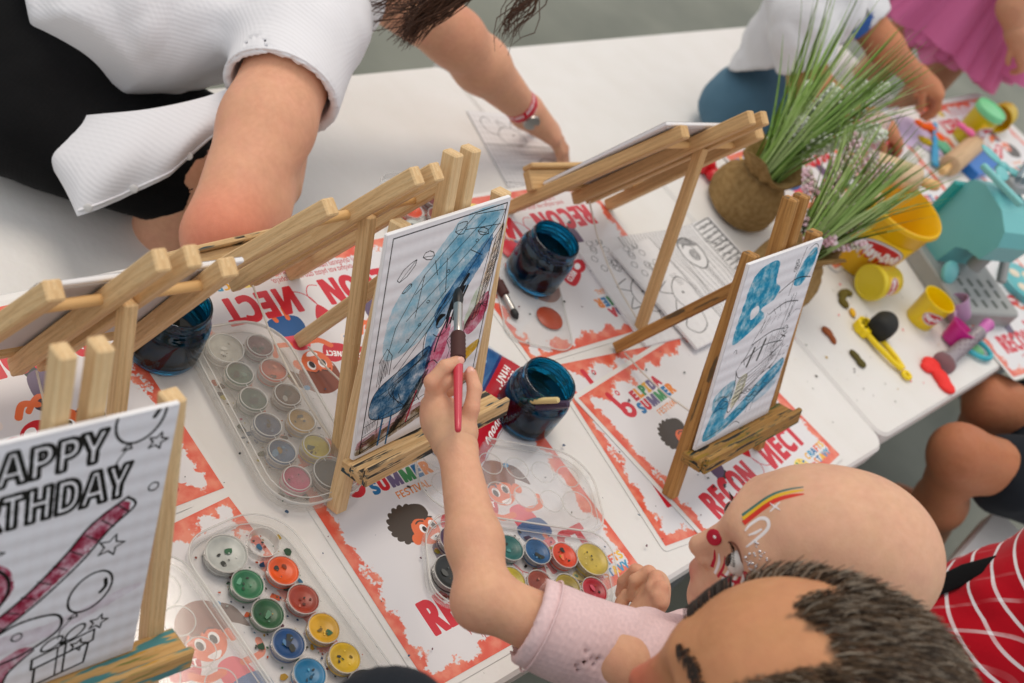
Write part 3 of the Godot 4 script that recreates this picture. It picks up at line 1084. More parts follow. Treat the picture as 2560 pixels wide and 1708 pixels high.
func canvas_hero() -> ImageTexture:
	var p := Print.new(560, 812, srgb(232, 231, 234), 560.0)        # 1 wide, 1.45 high
	p.ts = ts
	var ink := srgb(24, 24, 24)
	var n := noise
	n.frequency = 0.014
	n.fractal_octaves = 5
	var blue := Color(.36, .70, .82)
	# washes first
	p.wash([Vector2(.10, .62), Vector2(.16, .42), Vector2(.32, .30), Vector2(.50, .12), Vector2(.62, .03), Vector2(.90, .02), Vector2(.96, .10), Vector2(.90, .20), Vector2(.80, .34), Vector2(.66, .52), Vector2(.52, .70), Vector2(.34, .80), Vector2(.14, .82)], blue, .50, n, .8)
	p.wash([Vector2(.46, .26), Vector2(.62, .12), Vector2(.80, .05), Vector2(.92, .08), Vector2(.88, .20), Vector2(.70, .40), Vector2(.55, .56)], blue, .42, n, .8)
	p.wash([Vector2(.50, .62), Vector2(.62, .46), Vector2(.84, .24), Vector2(.90, .22), Vector2(.88, .34), Vector2(.72, .56), Vector2(.58, .72)], Color(.10, .40, .62), .75, n, 1.0)
	p.wash([Vector2(.10, 1.02), Vector2(.30, .92), Vector2(.50, .84), Vector2(.53, .96), Vector2(.48, 1.08), Vector2(.38, 1.22), Vector2(.22, 1.24), Vector2(.08, 1.18)], Color(.07, .32, .50), .86, n, 1.0)
	p.wash([Vector2(.46, .74), Vector2(.52, .66), Vector2(.56, .72), Vector2(.54, .88), Vector2(.48, .92)], Color(.30, .62, .82), .7, n, 1.0)
	p.wash([Vector2(.52, .86), Vector2(.60, .74), Vector2(.66, .70), Vector2(.66, .90), Vector2(.60, 1.02), Vector2(.50, 1.10)], Color(.82, .16, .34), .70, n, 1.0)
	p.wash([Vector2(.66, .80), Vector2(.78, .76), Vector2(.80, .92), Vector2(.70, 1.06), Vector2(.60, 1.04)], Color(.90, .55, .68), .55, n, 1.0)
	p.wash([Vector2(.80, .80), Vector2(.94, .62), Vector2(.99, .66), Vector2(.97, .80), Vector2(.86, .88)], Color(.72, .14, .28), .75, n, 1.0)
	p.wash([Vector2(.78, .80), Vector2(.84, .58), Vector2(.90, .56), Vector2(.88, .70), Vector2(.84, .82)], Color(.66, .78, .58), .5, n, 1.0)
	p.wash([Vector2(.86, .74), Vector2(.94, .22), Vector2(.99, .18), Vector2(.985, .36), Vector2(.92, .72)], Color(.78, .64, .46), .62, n, 1.0)
	p.wash([Vector2(.03, 1.36), Vector2(.3, 1.30), Vector2(.5, 1.27), Vector2(.7, 1.22), Vector2(.96, 1.16), Vector2(.97, 1.24), Vector2(.6, 1.34), Vector2(.3, 1.40), Vector2(.03, 1.43)], Color(.40, .30, .14), .78, n, 1.4)
	p.wash([Vector2(.03, 1.33), Vector2(.25, 1.28), Vector2(.5, 1.24), Vector2(.5, 1.29), Vector2(.25, 1.35), Vector2(.03, 1.39)], Color(.70, .38, .42), .6, n, 1.2)
	p.wash([Vector2(.78, 1.02), Vector2(.96, .95), Vector2(.96, 1.02), Vector2(.80, 1.10)], Color(.86, .66, .14), .9, n, 1.0)
	p.wash([Vector2(.47, 1.06), Vector2(.54, 1.02), Vector2(.48, 1.18), Vector2(.38, 1.30), Vector2(.30, 1.38), Vector2(.27, 1.36), Vector2(.36, 1.22)], Color(.26, .26, .24), .9, n, 1.0)
	for q in [[.20, 1.18, 1.42, .016], [.27, 1.20, 1.44, .014]]:
		p.line([Vector2(q[0], q[1]), Vector2(q[0] - .01, q[2])], q[3], srgb(46, 100, 140))
	p.line([Vector2(.46, 1.14), Vector2(.41, 1.34)], .013, srgb(170, 40, 62))
	# line drawing: a tipping truck bed with a crate, rubble, a caped child, a wall
	p.line([Vector2(.045, .03), Vector2(.975, .03), Vector2(.975, 1.24), Vector2(.045, 1.42)], .007, ink, true)
	for l in [[.12, 1.0, .18, .62], [.18, .62, .35, .33], [.35, .33, .70, .04], [.70, .04, .97, .07], [.97, .07, .95, .14], [.95, .14, .60, .58], [.60, .58, .22, .98], [.35, .33, .33, .60], [.30, .44, .80, .09], [.26, .60, .92, .12], [.52, .27, .56, .50], [.42, .26, .46, .36], [.72, .27, .83, .33], [.63, .12, .95, .16], [.24, .80, .58, .47], [.22, .90, .60, .54]]:
		p.line([Vector2(l[0], l[1]), Vector2(l[2], l[3])], .0045, ink)
	for q in [Vector2(.42, .52), Vector2(.55, .36), Vector2(.76, .22), Vector2(.38, .66), Vector2(.30, .74)]: p.line(Array(Print.ring(q, Vector2(.012, .009), .5)), .004, ink, true)
	for l in [[.90, .26, .98, .17], [.98, .17, .99, .36], [.99, .36, .91, .76], [.91, .76, .86, .78], [.86, .78, .90, .26], [.935, .24, .89, .76], [.965, .21, .925, .66]]:
		p.line([Vector2(l[0], l[1]), Vector2(l[2], l[3])], .005, ink)
	for i in 7: p.line([Vector2(.925 - i * .005, .30 + i * .06), Vector2(.985 - i * .008, .25 + i * .06)], .004, ink)
	for q in [[.20, .26, .09, .03, -.7], [.22, .38, .05, .018, -.6], [.36, .21, .05, .03, .3], [.60, .10, .05, .05, .2], [.80, .17, .06, .03, .5]]:
		var bits := []
		for i in 7: bits.append(Vector2(q[0], q[1]) + Vector2(cos(TAU * i / 7.0) * q[2], sin(TAU * i / 7.0) * q[3]).rotated(q[4]) * rng.randf_range(.7, 1.1))
		p.line(bits, .0045, ink, true)
		p.line([bits[0], bits[3]], .0035, ink)
	for i in 6: p.outline([Vector2(.50, .86) + Vector2(0, i * .01), Vector2(.36 - i * .03, .98 + i * .01), Vector2(.12 + i * .05, 1.06 + i * .03)], .0035, ink)
	p.outline([Vector2(.50, .84), Vector2(.30, .92), Vector2(.10, 1.02), Vector2(.08, 1.18), Vector2(.22, 1.24), Vector2(.38, 1.22), Vector2(.48, 1.08)], .005, ink)
	p.outline([Vector2(.46, .90), Vector2(.45, .76), Vector2(.52, .64), Vector2(.57, .56), Vector2(.60, .52)], .006, ink)
	p.oval(Vector2(.565, .695), Vector2(.036, .044), .3, srgb(120, 160, 190))
	p.blob([Vector2(.54, .72), Vector2(.525, .68), Vector2(.55, .645), Vector2(.60, .66), Vector2(.58, .675), Vector2(.555, .69)], ink)
	p.line(Array(Print.ring(Vector2(.565, .695), Vector2(.036, .044), .3)), .004, ink, true)
	p.outline([Vector2(.52, .77), Vector2(.57, .80), Vector2(.63, .78), Vector2(.66, .70)], .005, ink)
	p.outline([Vector2(.50, .98), Vector2(.56, .96), Vector2(.61, 1.0)], .005, ink)
	p.outline([Vector2(.53, 1.02), Vector2(.44, 1.20), Vector2(.29, 1.38)], .005, ink)
	p.outline([Vector2(.66, .86), Vector2(.70, .94), Vector2(.68, 1.04), Vector2(.76, 1.0), Vector2(.79, .88), Vector2(.74, .80), Vector2(.68, .84)], .0045, ink, true)
	for i in 8: p.line([Vector2(.66 + .012 * i, .86 + .012 * i), Vector2(.70 + .010 * i, .80 + .014 * i)], .003, ink)
	for i in 5: p.outline([Vector2(.80, .84 - i * .01), Vector2(.88, .74 - i * .015), Vector2(.97, .64 + i * .02)], .0035, ink)
	for i in 7: p.line([Vector2(.10 + i * .012, .80 + i * .004), Vector2(.10 + i * .012, .98 - i * .01)], .004, ink)
	p.line([Vector2(.09, .82), Vector2(.14, .74), Vector2(.19, .80), Vector2(.19, .93)], .004, ink)
	for i in 8: p.line([Vector2(.06 + i * .012, 1.20), Vector2(.06 + i * .012, 1.30 - i * .006)], .003, ink)
	for l in [[.05, 1.24, .30, 1.20], [.16, 1.20, .16, 1.32], [.30, 1.20, .42, 1.22], [.44, 1.14, .50, 1.22], [.42, 1.22, .62, 1.18], [.62, 1.18, .70, 1.08], [.05, 1.31, .22, 1.28], [.30, 1.10, .33, 1.16], [.55, 1.10, .64, 1.12], [.06, 1.35, .14, 1.33]]:
		p.line([Vector2(l[0], l[1]), Vector2(l[2], l[3])], .004, ink)
	p.line(Array(Print.ring(Vector2(.10, 1.345), Vector2(.05, .02), -.2)), .004, ink, true)
	for q in [Vector2(.95, .46), Vector2(.93, .54), Vector2(.965, .40)]:
		for i in 4: p.line([q + Vector2(-.03, i * .018 - .02), q + Vector2(.03, i * .016 - .05)], .0035, ink)
	# black paint still wet under the brush
	for i in 9:
		var a := Vector2(.66 + i * .012, .52 + .02 * sin(i * 2.0))
		p.outline([a, a + Vector2(-.03, .08), a + Vector2(-.045 + .01 * sin(i * 3.0), .17 + .05 * sin(i * 1.7))], .016, srgb(28, 30, 32))
	p.outline([Vector2(.64, .66), Vector2(.58, .80), Vector2(.56, .90)], .012, srgb(36, 40, 52))
	p.outline([Vector2(.74, .44), Vector2(.70, .50), Vector2(.66, .60)], .030, srgb(30, 36, 42))
	return p.tex()

func canvas_ship() -> ImageTexture:
	var p := Print.new(500, 746, srgb(230, 229, 234), 500.0)       # 1 wide, 1.49 high
	p.ts = ts
	var ink := srgb(34, 36, 36)
	var n := noise
	n.frequency = 0.012
	n.fractal_octaves = 4
	var blue := Color(.10, .58, .74)
	p.wash([Vector2(.12, .12), Vector2(.26, .05), Vector2(.42, .06), Vector2(.46, .22), Vector2(.55, .30), Vector2(.50, .38), Vector2(.36, .42), Vector2(.44, .50), Vector2(.30, .58), Vector2(.14, .64), Vector2(.07, .60), Vector2(.08, .36)], blue, .95, n, 1.4)
	p.wash([Vector2(.74, .30), Vector2(.80, .14), Vector2(.90, .05), Vector2(.97, .10), Vector2(.95, .24), Vector2(.86, .34)], blue, .95, n, 1.4)
	p.blob([Vector2(.22, .40), Vector2(.30, .38), Vector2(.33, .44), Vector2(.25, .48)], srgb(232, 232, 236))
	p.wash([Vector2(.05, 1.42), Vector2(.10, 1.18), Vector2(.20, 1.10), Vector2(.30, 1.20), Vector2(.30, 1.32), Vector2(.5, 1.22), Vector2(.70, 1.08), Vector2(.95, .98), Vector2(.96, 1.10), Vector2(.72, 1.24), Vector2(.50, 1.36), Vector2(.25, 1.44)], Color(.16, .60, .76), .88, n, 1.2)
	p.wash([Vector2(.06, 1.05), Vector2(.28, .98), Vector2(.30, 1.16), Vector2(.10, 1.20)], Color(.34, .66, .76), .7, n, 2.0)
	p.wash([Vector2(.66, 1.22), Vector2(.95, 1.08), Vector2(.94, 1.22), Vector2(.70, 1.30)], Color(.60, .78, .86), .6, n, 1.5)
	p.wash([Vector2(.34, 1.00), Vector2(.45, .98), Vector2(.44, 1.16), Vector2(.34, 1.24)], Color(.86, .84, .58), .7, n, 1.0)
	# masts, yards, sails
	p.line([Vector2(.78, .02), Vector2(.735, .22), Vector2(.72, .40)], .006, ink)
	p.line([Vector2(.80, .40), Vector2(.76, .66), Vector2(.72, .95)], .006, ink)
	for q in [[.55, .98, .28, .34], [.50, .90, .46, .50], [.38, .88, .68, .72], [.30, .84, .78, .84]]: p.outline([Vector2(q[0], q[3]), Vector2((q[0] + q[1]) * .5, q[2] - .01), Vector2(q[1], q[2] + .02)], .008, ink)
	for q in [[.48, .52, .86, .46, .92], [.42, .55, .84, .62, .70], [.36, .70, .80, .86, .90]]:
		p.outline([Vector2(q[0] + .06, q[1]), Vector2(q[0] - .02, q[1] + .12), Vector2(q[0], q[3] + .02)], .005, ink)
		p.outline([Vector2(q[2], q[1] - .04), Vector2(q[2] - .03, q[1] + .08), Vector2(q[2] - .02, q[3] - .06)], .005, ink)
		for i in 4: p.line([Vector2(lerpf(q[0] + .06, q[2], .2 + i * .2), q[1] - .01 * i), Vector2(lerpf(q[0], q[2] - .02, .2 + i * .2), q[3] - .02 * i)], .003, ink)
	p.line([Vector2(.44, .76), Vector2(.40, .90)], .024, srgb(60, 62, 58))
	p.line([Vector2(.57, .72), Vector2(.53, .88)], .024, srgb(60, 62, 58))
	p.outline([Vector2(.82, .05), Vector2(.90, .02), Vector2(.96, .06), Vector2(.90, .10), Vector2(.83, .12)], .005, ink)
	for i in 5: p.line(Array(Print.ring(Vector2(.70, .12) + Vector2(.012 * (i % 2), .016 * i), Vector2(.022, .016), i)), .004, ink, true)
	p.disc(Vector2(.84, .70), .030, ink)
	p.disc(Vector2(.84, .70), .024, srgb(224, 224, 228))
	for q in [Vector2(.83, .695), Vector2(.85, .695)]: p.disc(q, .006, ink)
	p.line([Vector2(.80, .74), Vector2(.88, .78)], .007, ink)
	p.line([Vector2(.88, .74), Vector2(.80, .78)], .007, ink)
	# hull
	p.outline([Vector2(.26, .90), Vector2(.30, 1.02), Vector2(.30, 1.24), Vector2(.36, 1.26), Vector2(.42, 1.16), Vector2(.62, 1.06), Vector2(.82, .98), Vector2(.88, .84)], .007, ink)
	p.outline([Vector2(.26, .90), Vector2(.34, .98), Vector2(.50, .96), Vector2(.70, .90), Vector2(.86, .82)], .006, ink)
	for i in 5: p.outline([Vector2(.34, 1.02 + i * .045), Vector2(.50, 1.0 + i * .035), Vector2(.84 - i * .03, .88 + i * .03)], .0045, ink)
	for i in 6: p.line([Vector2(.34, 1.0 + i * .04), Vector2(.45, .99 + i * .036)], .0045, ink)
	p.line([Vector2(.45, .97), Vector2(.43, 1.20)], .005, ink)
	p.outline([Vector2(.26, .90), Vector2(.34, .80), Vector2(.40, .66)], .004, ink)
	for i in 7: p.line([Vector2(.62 + i * .03, .92), Vector2(.64 + i * .02, .70 + .01 * i)], .003, ink)
	p.line([Vector2(.70, .82), Vector2(.86, .76), Vector2(.86, .84), Vector2(.71, .90)], .005, ink, true)
	for i in 24:
		var q := Vector2(rng.randf_range(.66, .95), rng.randf_range(.86, 1.06))
		p.line([q, q + Vector2(.03, rng.randf_range(-.02, .01))], .0045, ink)
	# waves
	for i in 14:
		var x := rng.randf_range(.05, .7)
		var y := rng.randf_range(1.10, 1.38)
		p.outline([Vector2(x, y), Vector2(x + .07, y - .02), Vector2(x + .14, y + .005), Vector2(x + .22, y - .03)], .004, ink)
	p.outline([Vector2(.08, 1.42), Vector2(.3, 1.40), Vector2(.5, 1.33), Vector2(.7, 1.24), Vector2(.92, 1.14)], .005, ink)
	p.outline([Vector2(.60, 1.36), Vector2(.62, 1.20), Vector2(.78, 1.10), Vector2(.90, 1.06)], .004, ink)
	p.outline([Vector2(.66, 1.36), Vector2(.70, 1.22), Vector2(.86, 1.14)], .004, ink)
	p.outline([Vector2(.14, .72), Vector2(.17, .70), Vector2(.19, .74)], .005, ink)
	p.outline([Vector2(.40, 1.42), Vector2(.48, 1.40), Vector2(.56, 1.44)], .005, ink)
	p.outline([Vector2(.82, .62), Vector2(.90, .56), Vector2(.98, .57)], .003, ink)
	return p.tex()

func line_art(seed_: int) -> ImageTexture:
	var p := Print.new(512, 700, srgb(226, 225, 226), 512.0)       # 1 wide, 1.367 high
	p.ts = ts
	var ink := srgb(60, 60, 60)
	var r := RandomNumberGenerator.new()
	r.seed = seed_
	# a fallen tree trunk with grain, a knot hole with a snail in it, a fox above, grass, leaves
	for i in 15:
		var y := .52 + i * .036
		p.outline([Vector2(.0, y + .02), Vector2(.25, y - .02 * sin(i * .7)), Vector2(.5, y + .03 * sin(i * 1.1)), Vector2(.78, y - .01), Vector2(1.0, y + .01)], .0045, ink)
	p.line([Vector2(0, .50), Vector2(1, .49)], .008, ink)
	p.line([Vector2(0, 1.06), Vector2(1, 1.08)], .008, ink)
	p.blob([Vector2(.58, .78), Vector2(.70, .68), Vector2(.86, .72), Vector2(.90, .84), Vector2(.80, .93), Vector2(.64, .90)], srgb(226, 225, 226))
	p.outline([Vector2(.58, .78), Vector2(.70, .68), Vector2(.86, .72), Vector2(.90, .84), Vector2(.80, .93), Vector2(.64, .90)], .011, ink, true)
	p.wash([Vector2(.80, .92), Vector2(.90, .84), Vector2(.86, .74), Vector2(.82, .82)], Color(.5, .5, .5), .8, noise, 1.0)
	for i in 4: p.line(Array(Print.ring(Vector2(.72, .81), Vector2(.055 - i * .013, .050 - i * .012), .3)), .006, ink, true)
	p.outline([Vector2(.76, .86), Vector2(.82, .84), Vector2(.84, .77), Vector2(.81, .74)], .008, ink)
	p.disc(Vector2(.825, .765), .008, ink)
	p.outline([Vector2(.30, .46), Vector2(.26, .34), Vector2(.34, .24), Vector2(.46, .22), Vector2(.56, .30), Vector2(.60, .42), Vector2(.50, .48), Vector2(.40, .47)], .007, ink, true)
	p.outline([Vector2(.48, .23), Vector2(.54, .12), Vector2(.60, .26)], .007, ink)
	p.outline([Vector2(.34, .25), Vector2(.33, .12), Vector2(.42, .20)], .007, ink)
	p.outline([Vector2(.26, .36), Vector2(.14, .30), Vector2(.10, .16), Vector2(.18, .08), Vector2(.24, .14)], .007, ink)
	p.disc(Vector2(.46, .34), .012, ink)
	for i in 3: p.line([Vector2(.52, .38 + i * .02), Vector2(.64, .36 + i * .03)], .004, ink)
	for i in 60:
		var q := Vector2(r.randf_range(.04, .96), r.randf_range(1.10, 1.32))
		p.line([q, q + Vector2(r.randf_range(-.02, .02), -.06)], .005, ink)
	for i in 16:
		var q := Vector2(r.randf_range(.66, .96), r.randf_range(.08, .44))
		p.outline([q, q + Vector2(.03, -.03), q + Vector2(.06, 0), q + Vector2(.03, .03)], .004, ink, true)
	for i in 20:
		var q := Vector2(.02 + i * .05, 1.10)
		p.line([q, q + Vector2(.03, .24)], .010, ink)
	p.line([Vector2(.0, 1.34), Vector2(1, 1.33)], .02, ink)
	return p.tex()

func paper_mat(t: Texture2D, rough := 0.85) -> StandardMaterial3D:
	var m := mat(Color.WHITE, rough, 0.3)
	m.albedo_texture = t
	m.normal_enabled = true
	m.normal_texture = M.weave
	m.normal_scale = 0.35
	return m

# a canvas board: rounded slab, the picture on its own sheet in front; local x to the right, y up, z to the front
func board(called: String, label: String, w: float, h: float, face: Material, xf: Transform3D, group := "", thick := 0.004) -> Node3D:
	var o := thing(called, label, "canvas", xf, group)
	part("panel", MB.new().box(Vector3(w, h, thick), at(Vector3(0, h * .5, 0)), 0.0012).mesh(), M.board_edge, o)
	part("back", MB.new().box(Vector3(w - .012, h - .012, .0008), at(Vector3(0, h * .5, -thick * .5 - .0004)), 0.0002).mesh(), M.board_back, o)
	if face != null:
		var f := MB.new()
		var a := w * .5 - .0006
		f.face([Vector3(-a, .0006, 0), Vector3(a, .0006, 0), Vector3(a, h - .0006, 0), Vector3(-a, h - .0006, 0)], Vector3.BACK, [Vector2(0, 1), Vector2(1, 1), Vector2(1, 0), Vector2(0, 0)])
		part("picture", f.mesh(), face, o, at(Vector3(0, 0, thick * .5 + .0004)))
	return o

# one table easel: two legs, a mast of two slats on a dowel, a ledge with a lip, a hinged strut and a cord
func easel(label: String, x: float, z: float, yaw: float, tilt: float, strut: float, wm: Material, lm: Material) -> Node3D:
	var o := thing("table_easel", label, "easel", at(V(x, 0, z), yaw), "small wooden table easels")
	var P := func(px: float, s: float, f: float) -> Vector3: return Vector3(px, s * cos(tilt) + f * sin(tilt), -s * sin(tilt) + f * cos(tilt))
	var nrm: Vector3 = P.call(0, 0, 1)
	# each stick keeps its own axis, so that its grain runs along it
	var stick := func(called: String, a: Vector3, b: Vector3, w: float, d: float, hint: Vector3, m: Material) -> MeshInstance3D:
		var y := (b - a).normalized()
		var xx := y.cross(hint).normalized()
		return part(called, MB.new().box(Vector3(w, a.distance_to(b), d), Transform3D(), .0014).mesh(), m, o, Transform3D(Basis(xx, y, xx.cross(y)), (a + b) * .5))
	for s in [-1.0, 1.0]:
		stick.call("leg", P.call(s * .0893, .004, 0), P.call(s * .0639, .294, 0), .0135, .0150, nrm, wm)
		stick.call("mast", P.call(s * .0112, .046, -.0015), P.call(s * .0112, .345, -.0015), .0110, .0160, nrm, wm)
	part("dowel", MB.new().tube([P.call(-.072, .252, -.001), P.call(.072, .252, -.001)], [.0043], 10).mesh(), M.dowel, o)
	stick.call("strut", P.call(0, .258, -.006), Vector3(0, .005, -strut), .0105, .0140, Vector3.UP, wm)
	var lx := stick.call("ledge", P.call(-.098, .062, .018), P.call(.098, .062, .018), .0135, .026, nrm, lm) as MeshInstance3D
	stick.call("ledge_lip", P.call(-.098, .0665, .0345), P.call(.098, .0665, .0345), .0200, .006, nrm, lm)
	var a: Vector3 = P.call(0, .060, -.010)
	var b := Vector3(0, .010, -strut + .012)
	var mid := (a + b) * .5 - Vector3(0, .012, 0)
	part("cord", MB.new().tube([a, a.lerp(mid, .5) - Vector3(0, .004, 0), mid, mid.lerp(b, .5) - Vector3(0, .002, 0), b], [.0011], 6).mesh(), M.cord, o)
	return o

func on_easel(x: float, z: float, yaw: float, tilt: float, shift: float) -> Transform3D:
	var b := Basis(Vector3.UP, yaw) * Basis(Vector3.RIGHT, -tilt)
	return Transform3D(b, V(x, 0, z) + b * Vector3(shift, .0705, .0118))

func make_easels() -> void:
	var wv := Image.create(64, 64, false, Image.FORMAT_RGB8)
	for y in 64:
		for x in 64: wv.set_pixel(x, y, Color(.5 + .2 * sin(TAU * x / 4.0), .5 + .2 * sin(TAU * y / 4.0), .95))
	M.weave = ImageTexture.create_from_image(wv)
	easel("table easel in front at the lower left that holds the birthday board", -.1125, -.39, 1.0727, .2748, .2, M.pine2, M.smeared)
	board("canvas_board", "white board with black HAPPY BIRTHDAY lettering, balloons and red paint", .158, .2281, paper_mat(canvas_birthday()), on_easel(-.1125, -.39, 1.0727, .2748, -.0175), "pictures on the easels")
	easel("table easel seen from behind at the left edge, back of a white board on it", -.3323, -.6230, -2.0879, .4212, .2, M.pine, M.pine)
	board("canvas_board", "white board seen from behind on the leftmost easel", .1583, .1918, paper_mat(line_art(3)), on_easel(-.3323, -.6230, -2.0879, .4212, -.0176), "pictures on the easels")
	easel("empty table easel seen from behind, beside the woman's elbow, paint on its ledge", -.2665, -.8481, -1.9697, .4233, .2139, M.pine, M.used)
	easel("table easel in the middle with the blue painting the child is working on", -.0073, -.7958, 1.2230, .3760, .1766, M.pine2, M.used)
	board("canvas_board", "half painted board with a caped figure, blue washes and black strokes, being painted", .155, .2249, paper_mat(canvas_hero()), on_easel(-.0073, -.7958, 1.2230, .3760, -.0162), "pictures on the easels")
	easel("table easel seen from behind in front of the woman's reaching hand", -.0554, -1.3341, -2.1630, .4602, .2091, M.pine3, M.pine3)
	board("canvas_board", "white board seen edge-on from behind, below the woman's wristband", .1574, .2149, paper_mat(line_art(8)), on_easel(-.0554, -1.3341, -2.1630, .4602, .0034), "pictures on the easels")
	easel("dark old table easel smeared with dry paint that holds the pirate ship", .2779, -1.0822, 1.1551, .4230, .1886, M.old, M.stained)
	board("canvas_board", "white board with a line drawing of a pirate ship, sky and sea painted blue", .1488, .2221, paper_mat(canvas_ship()), on_easel(.2779, -1.0822, 1.1551, .4230, -.0142), "pictures on the easels")
	# loose boards on the table
	var art := paper_mat(line_art(5))
	var flat := func(cx: float, y: float, cz: float, yaw: float) -> Transform3D:
		return Transform3D(Basis(Vector3.UP, yaw) * Basis(Vector3.RIGHT, -PI / 2), V(cx, y, cz))
	board("colouring_board", "lower colouring board lying on the table, its corner showing under another one", .17, .235, art, flat.call(.1790, .0035, -1.4420, 2.62), "colouring boards lying on the table")
	board("colouring_board", "colouring board with a fox and a snail in a log, lying uppermost beside the sack", .17, .235, art, flat.call(.2010, .0105, -1.4950, 2.76), "colouring boards lying on the table")
	board("colouring_sheet", "white colouring sheet on the bench under the woman's hand", .15, .21, art, flat.call(-.07, -.178, -1.60, .9), "", .001)

# ---------------------------------------------------------------- jars, brushes, paint boxes
func make_jars() -> void:
	var glass := mat(Color(srgb(16, 124, 172), 0.0), 0.03, 0.5)
	glass.refraction_enabled = true
	glass.refraction_scale = 0.05
	glass.transparency = BaseMaterial3D.TRANSPARENCY_ALPHA
	var profile := [Vector2(0, .0), Vector2(.030, .0), Vector2(.0335, .0012), Vector2(.0352, .005), Vector2(.0355, .010), Vector2(.0355, .040), Vector2(.0350, .046), Vector2(.0325, .0505), Vector2(.0300, .0525), Vector2(.0300, .0540), Vector2(.0310, .0550), Vector2(.0310, .0565), Vector2(.0300, .0575), Vector2(.0300, .0590), Vector2(.0310, .0600), Vector2(.0310, .0618), Vector2(.0300, .0630), Vector2(.0300, .0660), Vector2(.0298, .0675), Vector2(.0288, .0680), Vector2(.0276, .0675), Vector2(.0274, .0660), Vector2(.0274, .0530), Vector2(.0300, .0500), Vector2(.0330, .0445), Vector2(.0332, .010), Vector2(.0310, .005), Vector2(0, .0040)]
	var body := MB.new().lathe(profile, 48).mesh()
	var colors := [srgb(14, 30, 34), srgb(6, 22, 30), srgb(9, 20, 22)]
	for i in 3:
		var q: Array = [[.0559, -.9640, .041, "dark blue glass jar of paint water with two brush handles sticking out of it"], [-.0287, -1.1714, .043, "dark blue glass jar of paint water behind the middle easel, no brush in it"], [-.2624, -.7447, .0445, "dark blue glass jar of paint water at the left under the easel legs"]][i]
		var y: float = 0.0052 if i == 1 else 0.0015
		var o := thing("glass_jar", q[3], "jar", at(V(q[0], y, q[1]), i * 1.3), "dark blue jars of paint water")
		part("glass", body, glass, o)
		var w := mat(colors[i], 0.06, 0.6)
		var h: float = q[2]
		part("water", MB.new().lathe([Vector2(0, .0046), Vector2(.0305, .0054), Vector2(.0328, .010), Vector2(.0328, minf(h, .044)), Vector2(.0326, h), Vector2(.0, h)], 40).mesh(), w, o)

func brush(called: String, label: String, tip: Vector3, end: Vector3, handle: Material, wet: Color, grip := true, group := "") -> Node3D:
	var length := tip.distance_to(end)
	var d := (end - tip).normalized()
	var o := thing(called, label, "paint brush", frame(end, -d, Vector3.UP), group)
	var L := length
	part("handle", MB.new().lathe([Vector2(0, 0), Vector2(.0018, .0004), Vector2(.0026, .002), Vector2(.0030, .012), Vector2(.0042, L * .42), Vector2(.0044, L * .50), Vector2(.0036, L * .62), Vector2(.0032, L * .70)], 14).mesh(), handle, o)
	part("ferrule", MB.new().lathe([Vector2(.0034, L * .66), Vector2(.0037, L * .67), Vector2(.0036, L * .71), Vector2(.0040, L * .86), Vector2(.0038, L * .87)], 14).mesh(), M.metal, o)
	if grip:
		var prof := [Vector2(.0036, L * .46)]
		for i in 7:
			prof.append(Vector2(.0066, L * (.475 + i * .027)))
			prof.append(Vector2(.0060, L * (.488 + i * .027)))
		prof.append(Vector2(.0036, L * .665))
		part("grip", MB.new().lathe(prof, 16).mesh(), mat(srgb(70, 34, 30), .7), o)
	var b := MB.new().lathe([Vector2(.0036, L * .865), Vector2(.0046, L * .90), Vector2(.0046, L * .94), Vector2(.0030, L * .975), Vector2(.0006, L)], 12)
	part("bristles", b.mesh(), mat(wet, .45), o)
	return o

func make_brushes() -> void:
	var red := mat(srgb(196, 16, 52), 0.22)
	red.clearcoat_enabled = true
	brush("paint_brush", "red handled brush with a brown grip held by the child against the blue painting", V(-.0655, .2200, -.8125), V(.0077, .2180, -.6720), red, srgb(24, 24, 26))
	brush("paint_brush", "brush with black bristles lying on a clear lid in front of the back blue jar", V(-.0100, .0060, -1.0895), V(-.0930, .0130, -1.1450), mat(srgb(120, 60, 50), .4), srgb(20, 22, 24))
	var o := thing("paint_brush", "pale yellow wooden brush handle leaning out of the front blue jar", "paint brush", frame(V(.040, .034, -.942), V(.0735, .083, -.9290) - V(.040, .034, -.942), Vector3.UP), "brush handles in the front jar")
	part("handle", MB.new().lathe([Vector2(0, 0), Vector2(.0034, 0), Vector2(.0034, .058), Vector2(.0026, .060), Vector2(0, .0605)], 12).mesh(), mat(srgb(222, 200, 140), .5), o)
	o = thing("paint_brush", "dark purple brush handle leaning out of the front blue jar", "paint brush", frame(V(.046, .032, -.937), V(.0830, .080, -.9350) - V(.046, .032, -.937), Vector3.UP), "brush handles in the front jar")
	part("handle", MB.new().lathe([Vector2(0, 0), Vector2(.0042, 0), Vector2(.0042, .056), Vector2(.0036, .062), Vector2(0, .064)], 12).mesh(), mat(srgb(62, 46, 74), .3), o)

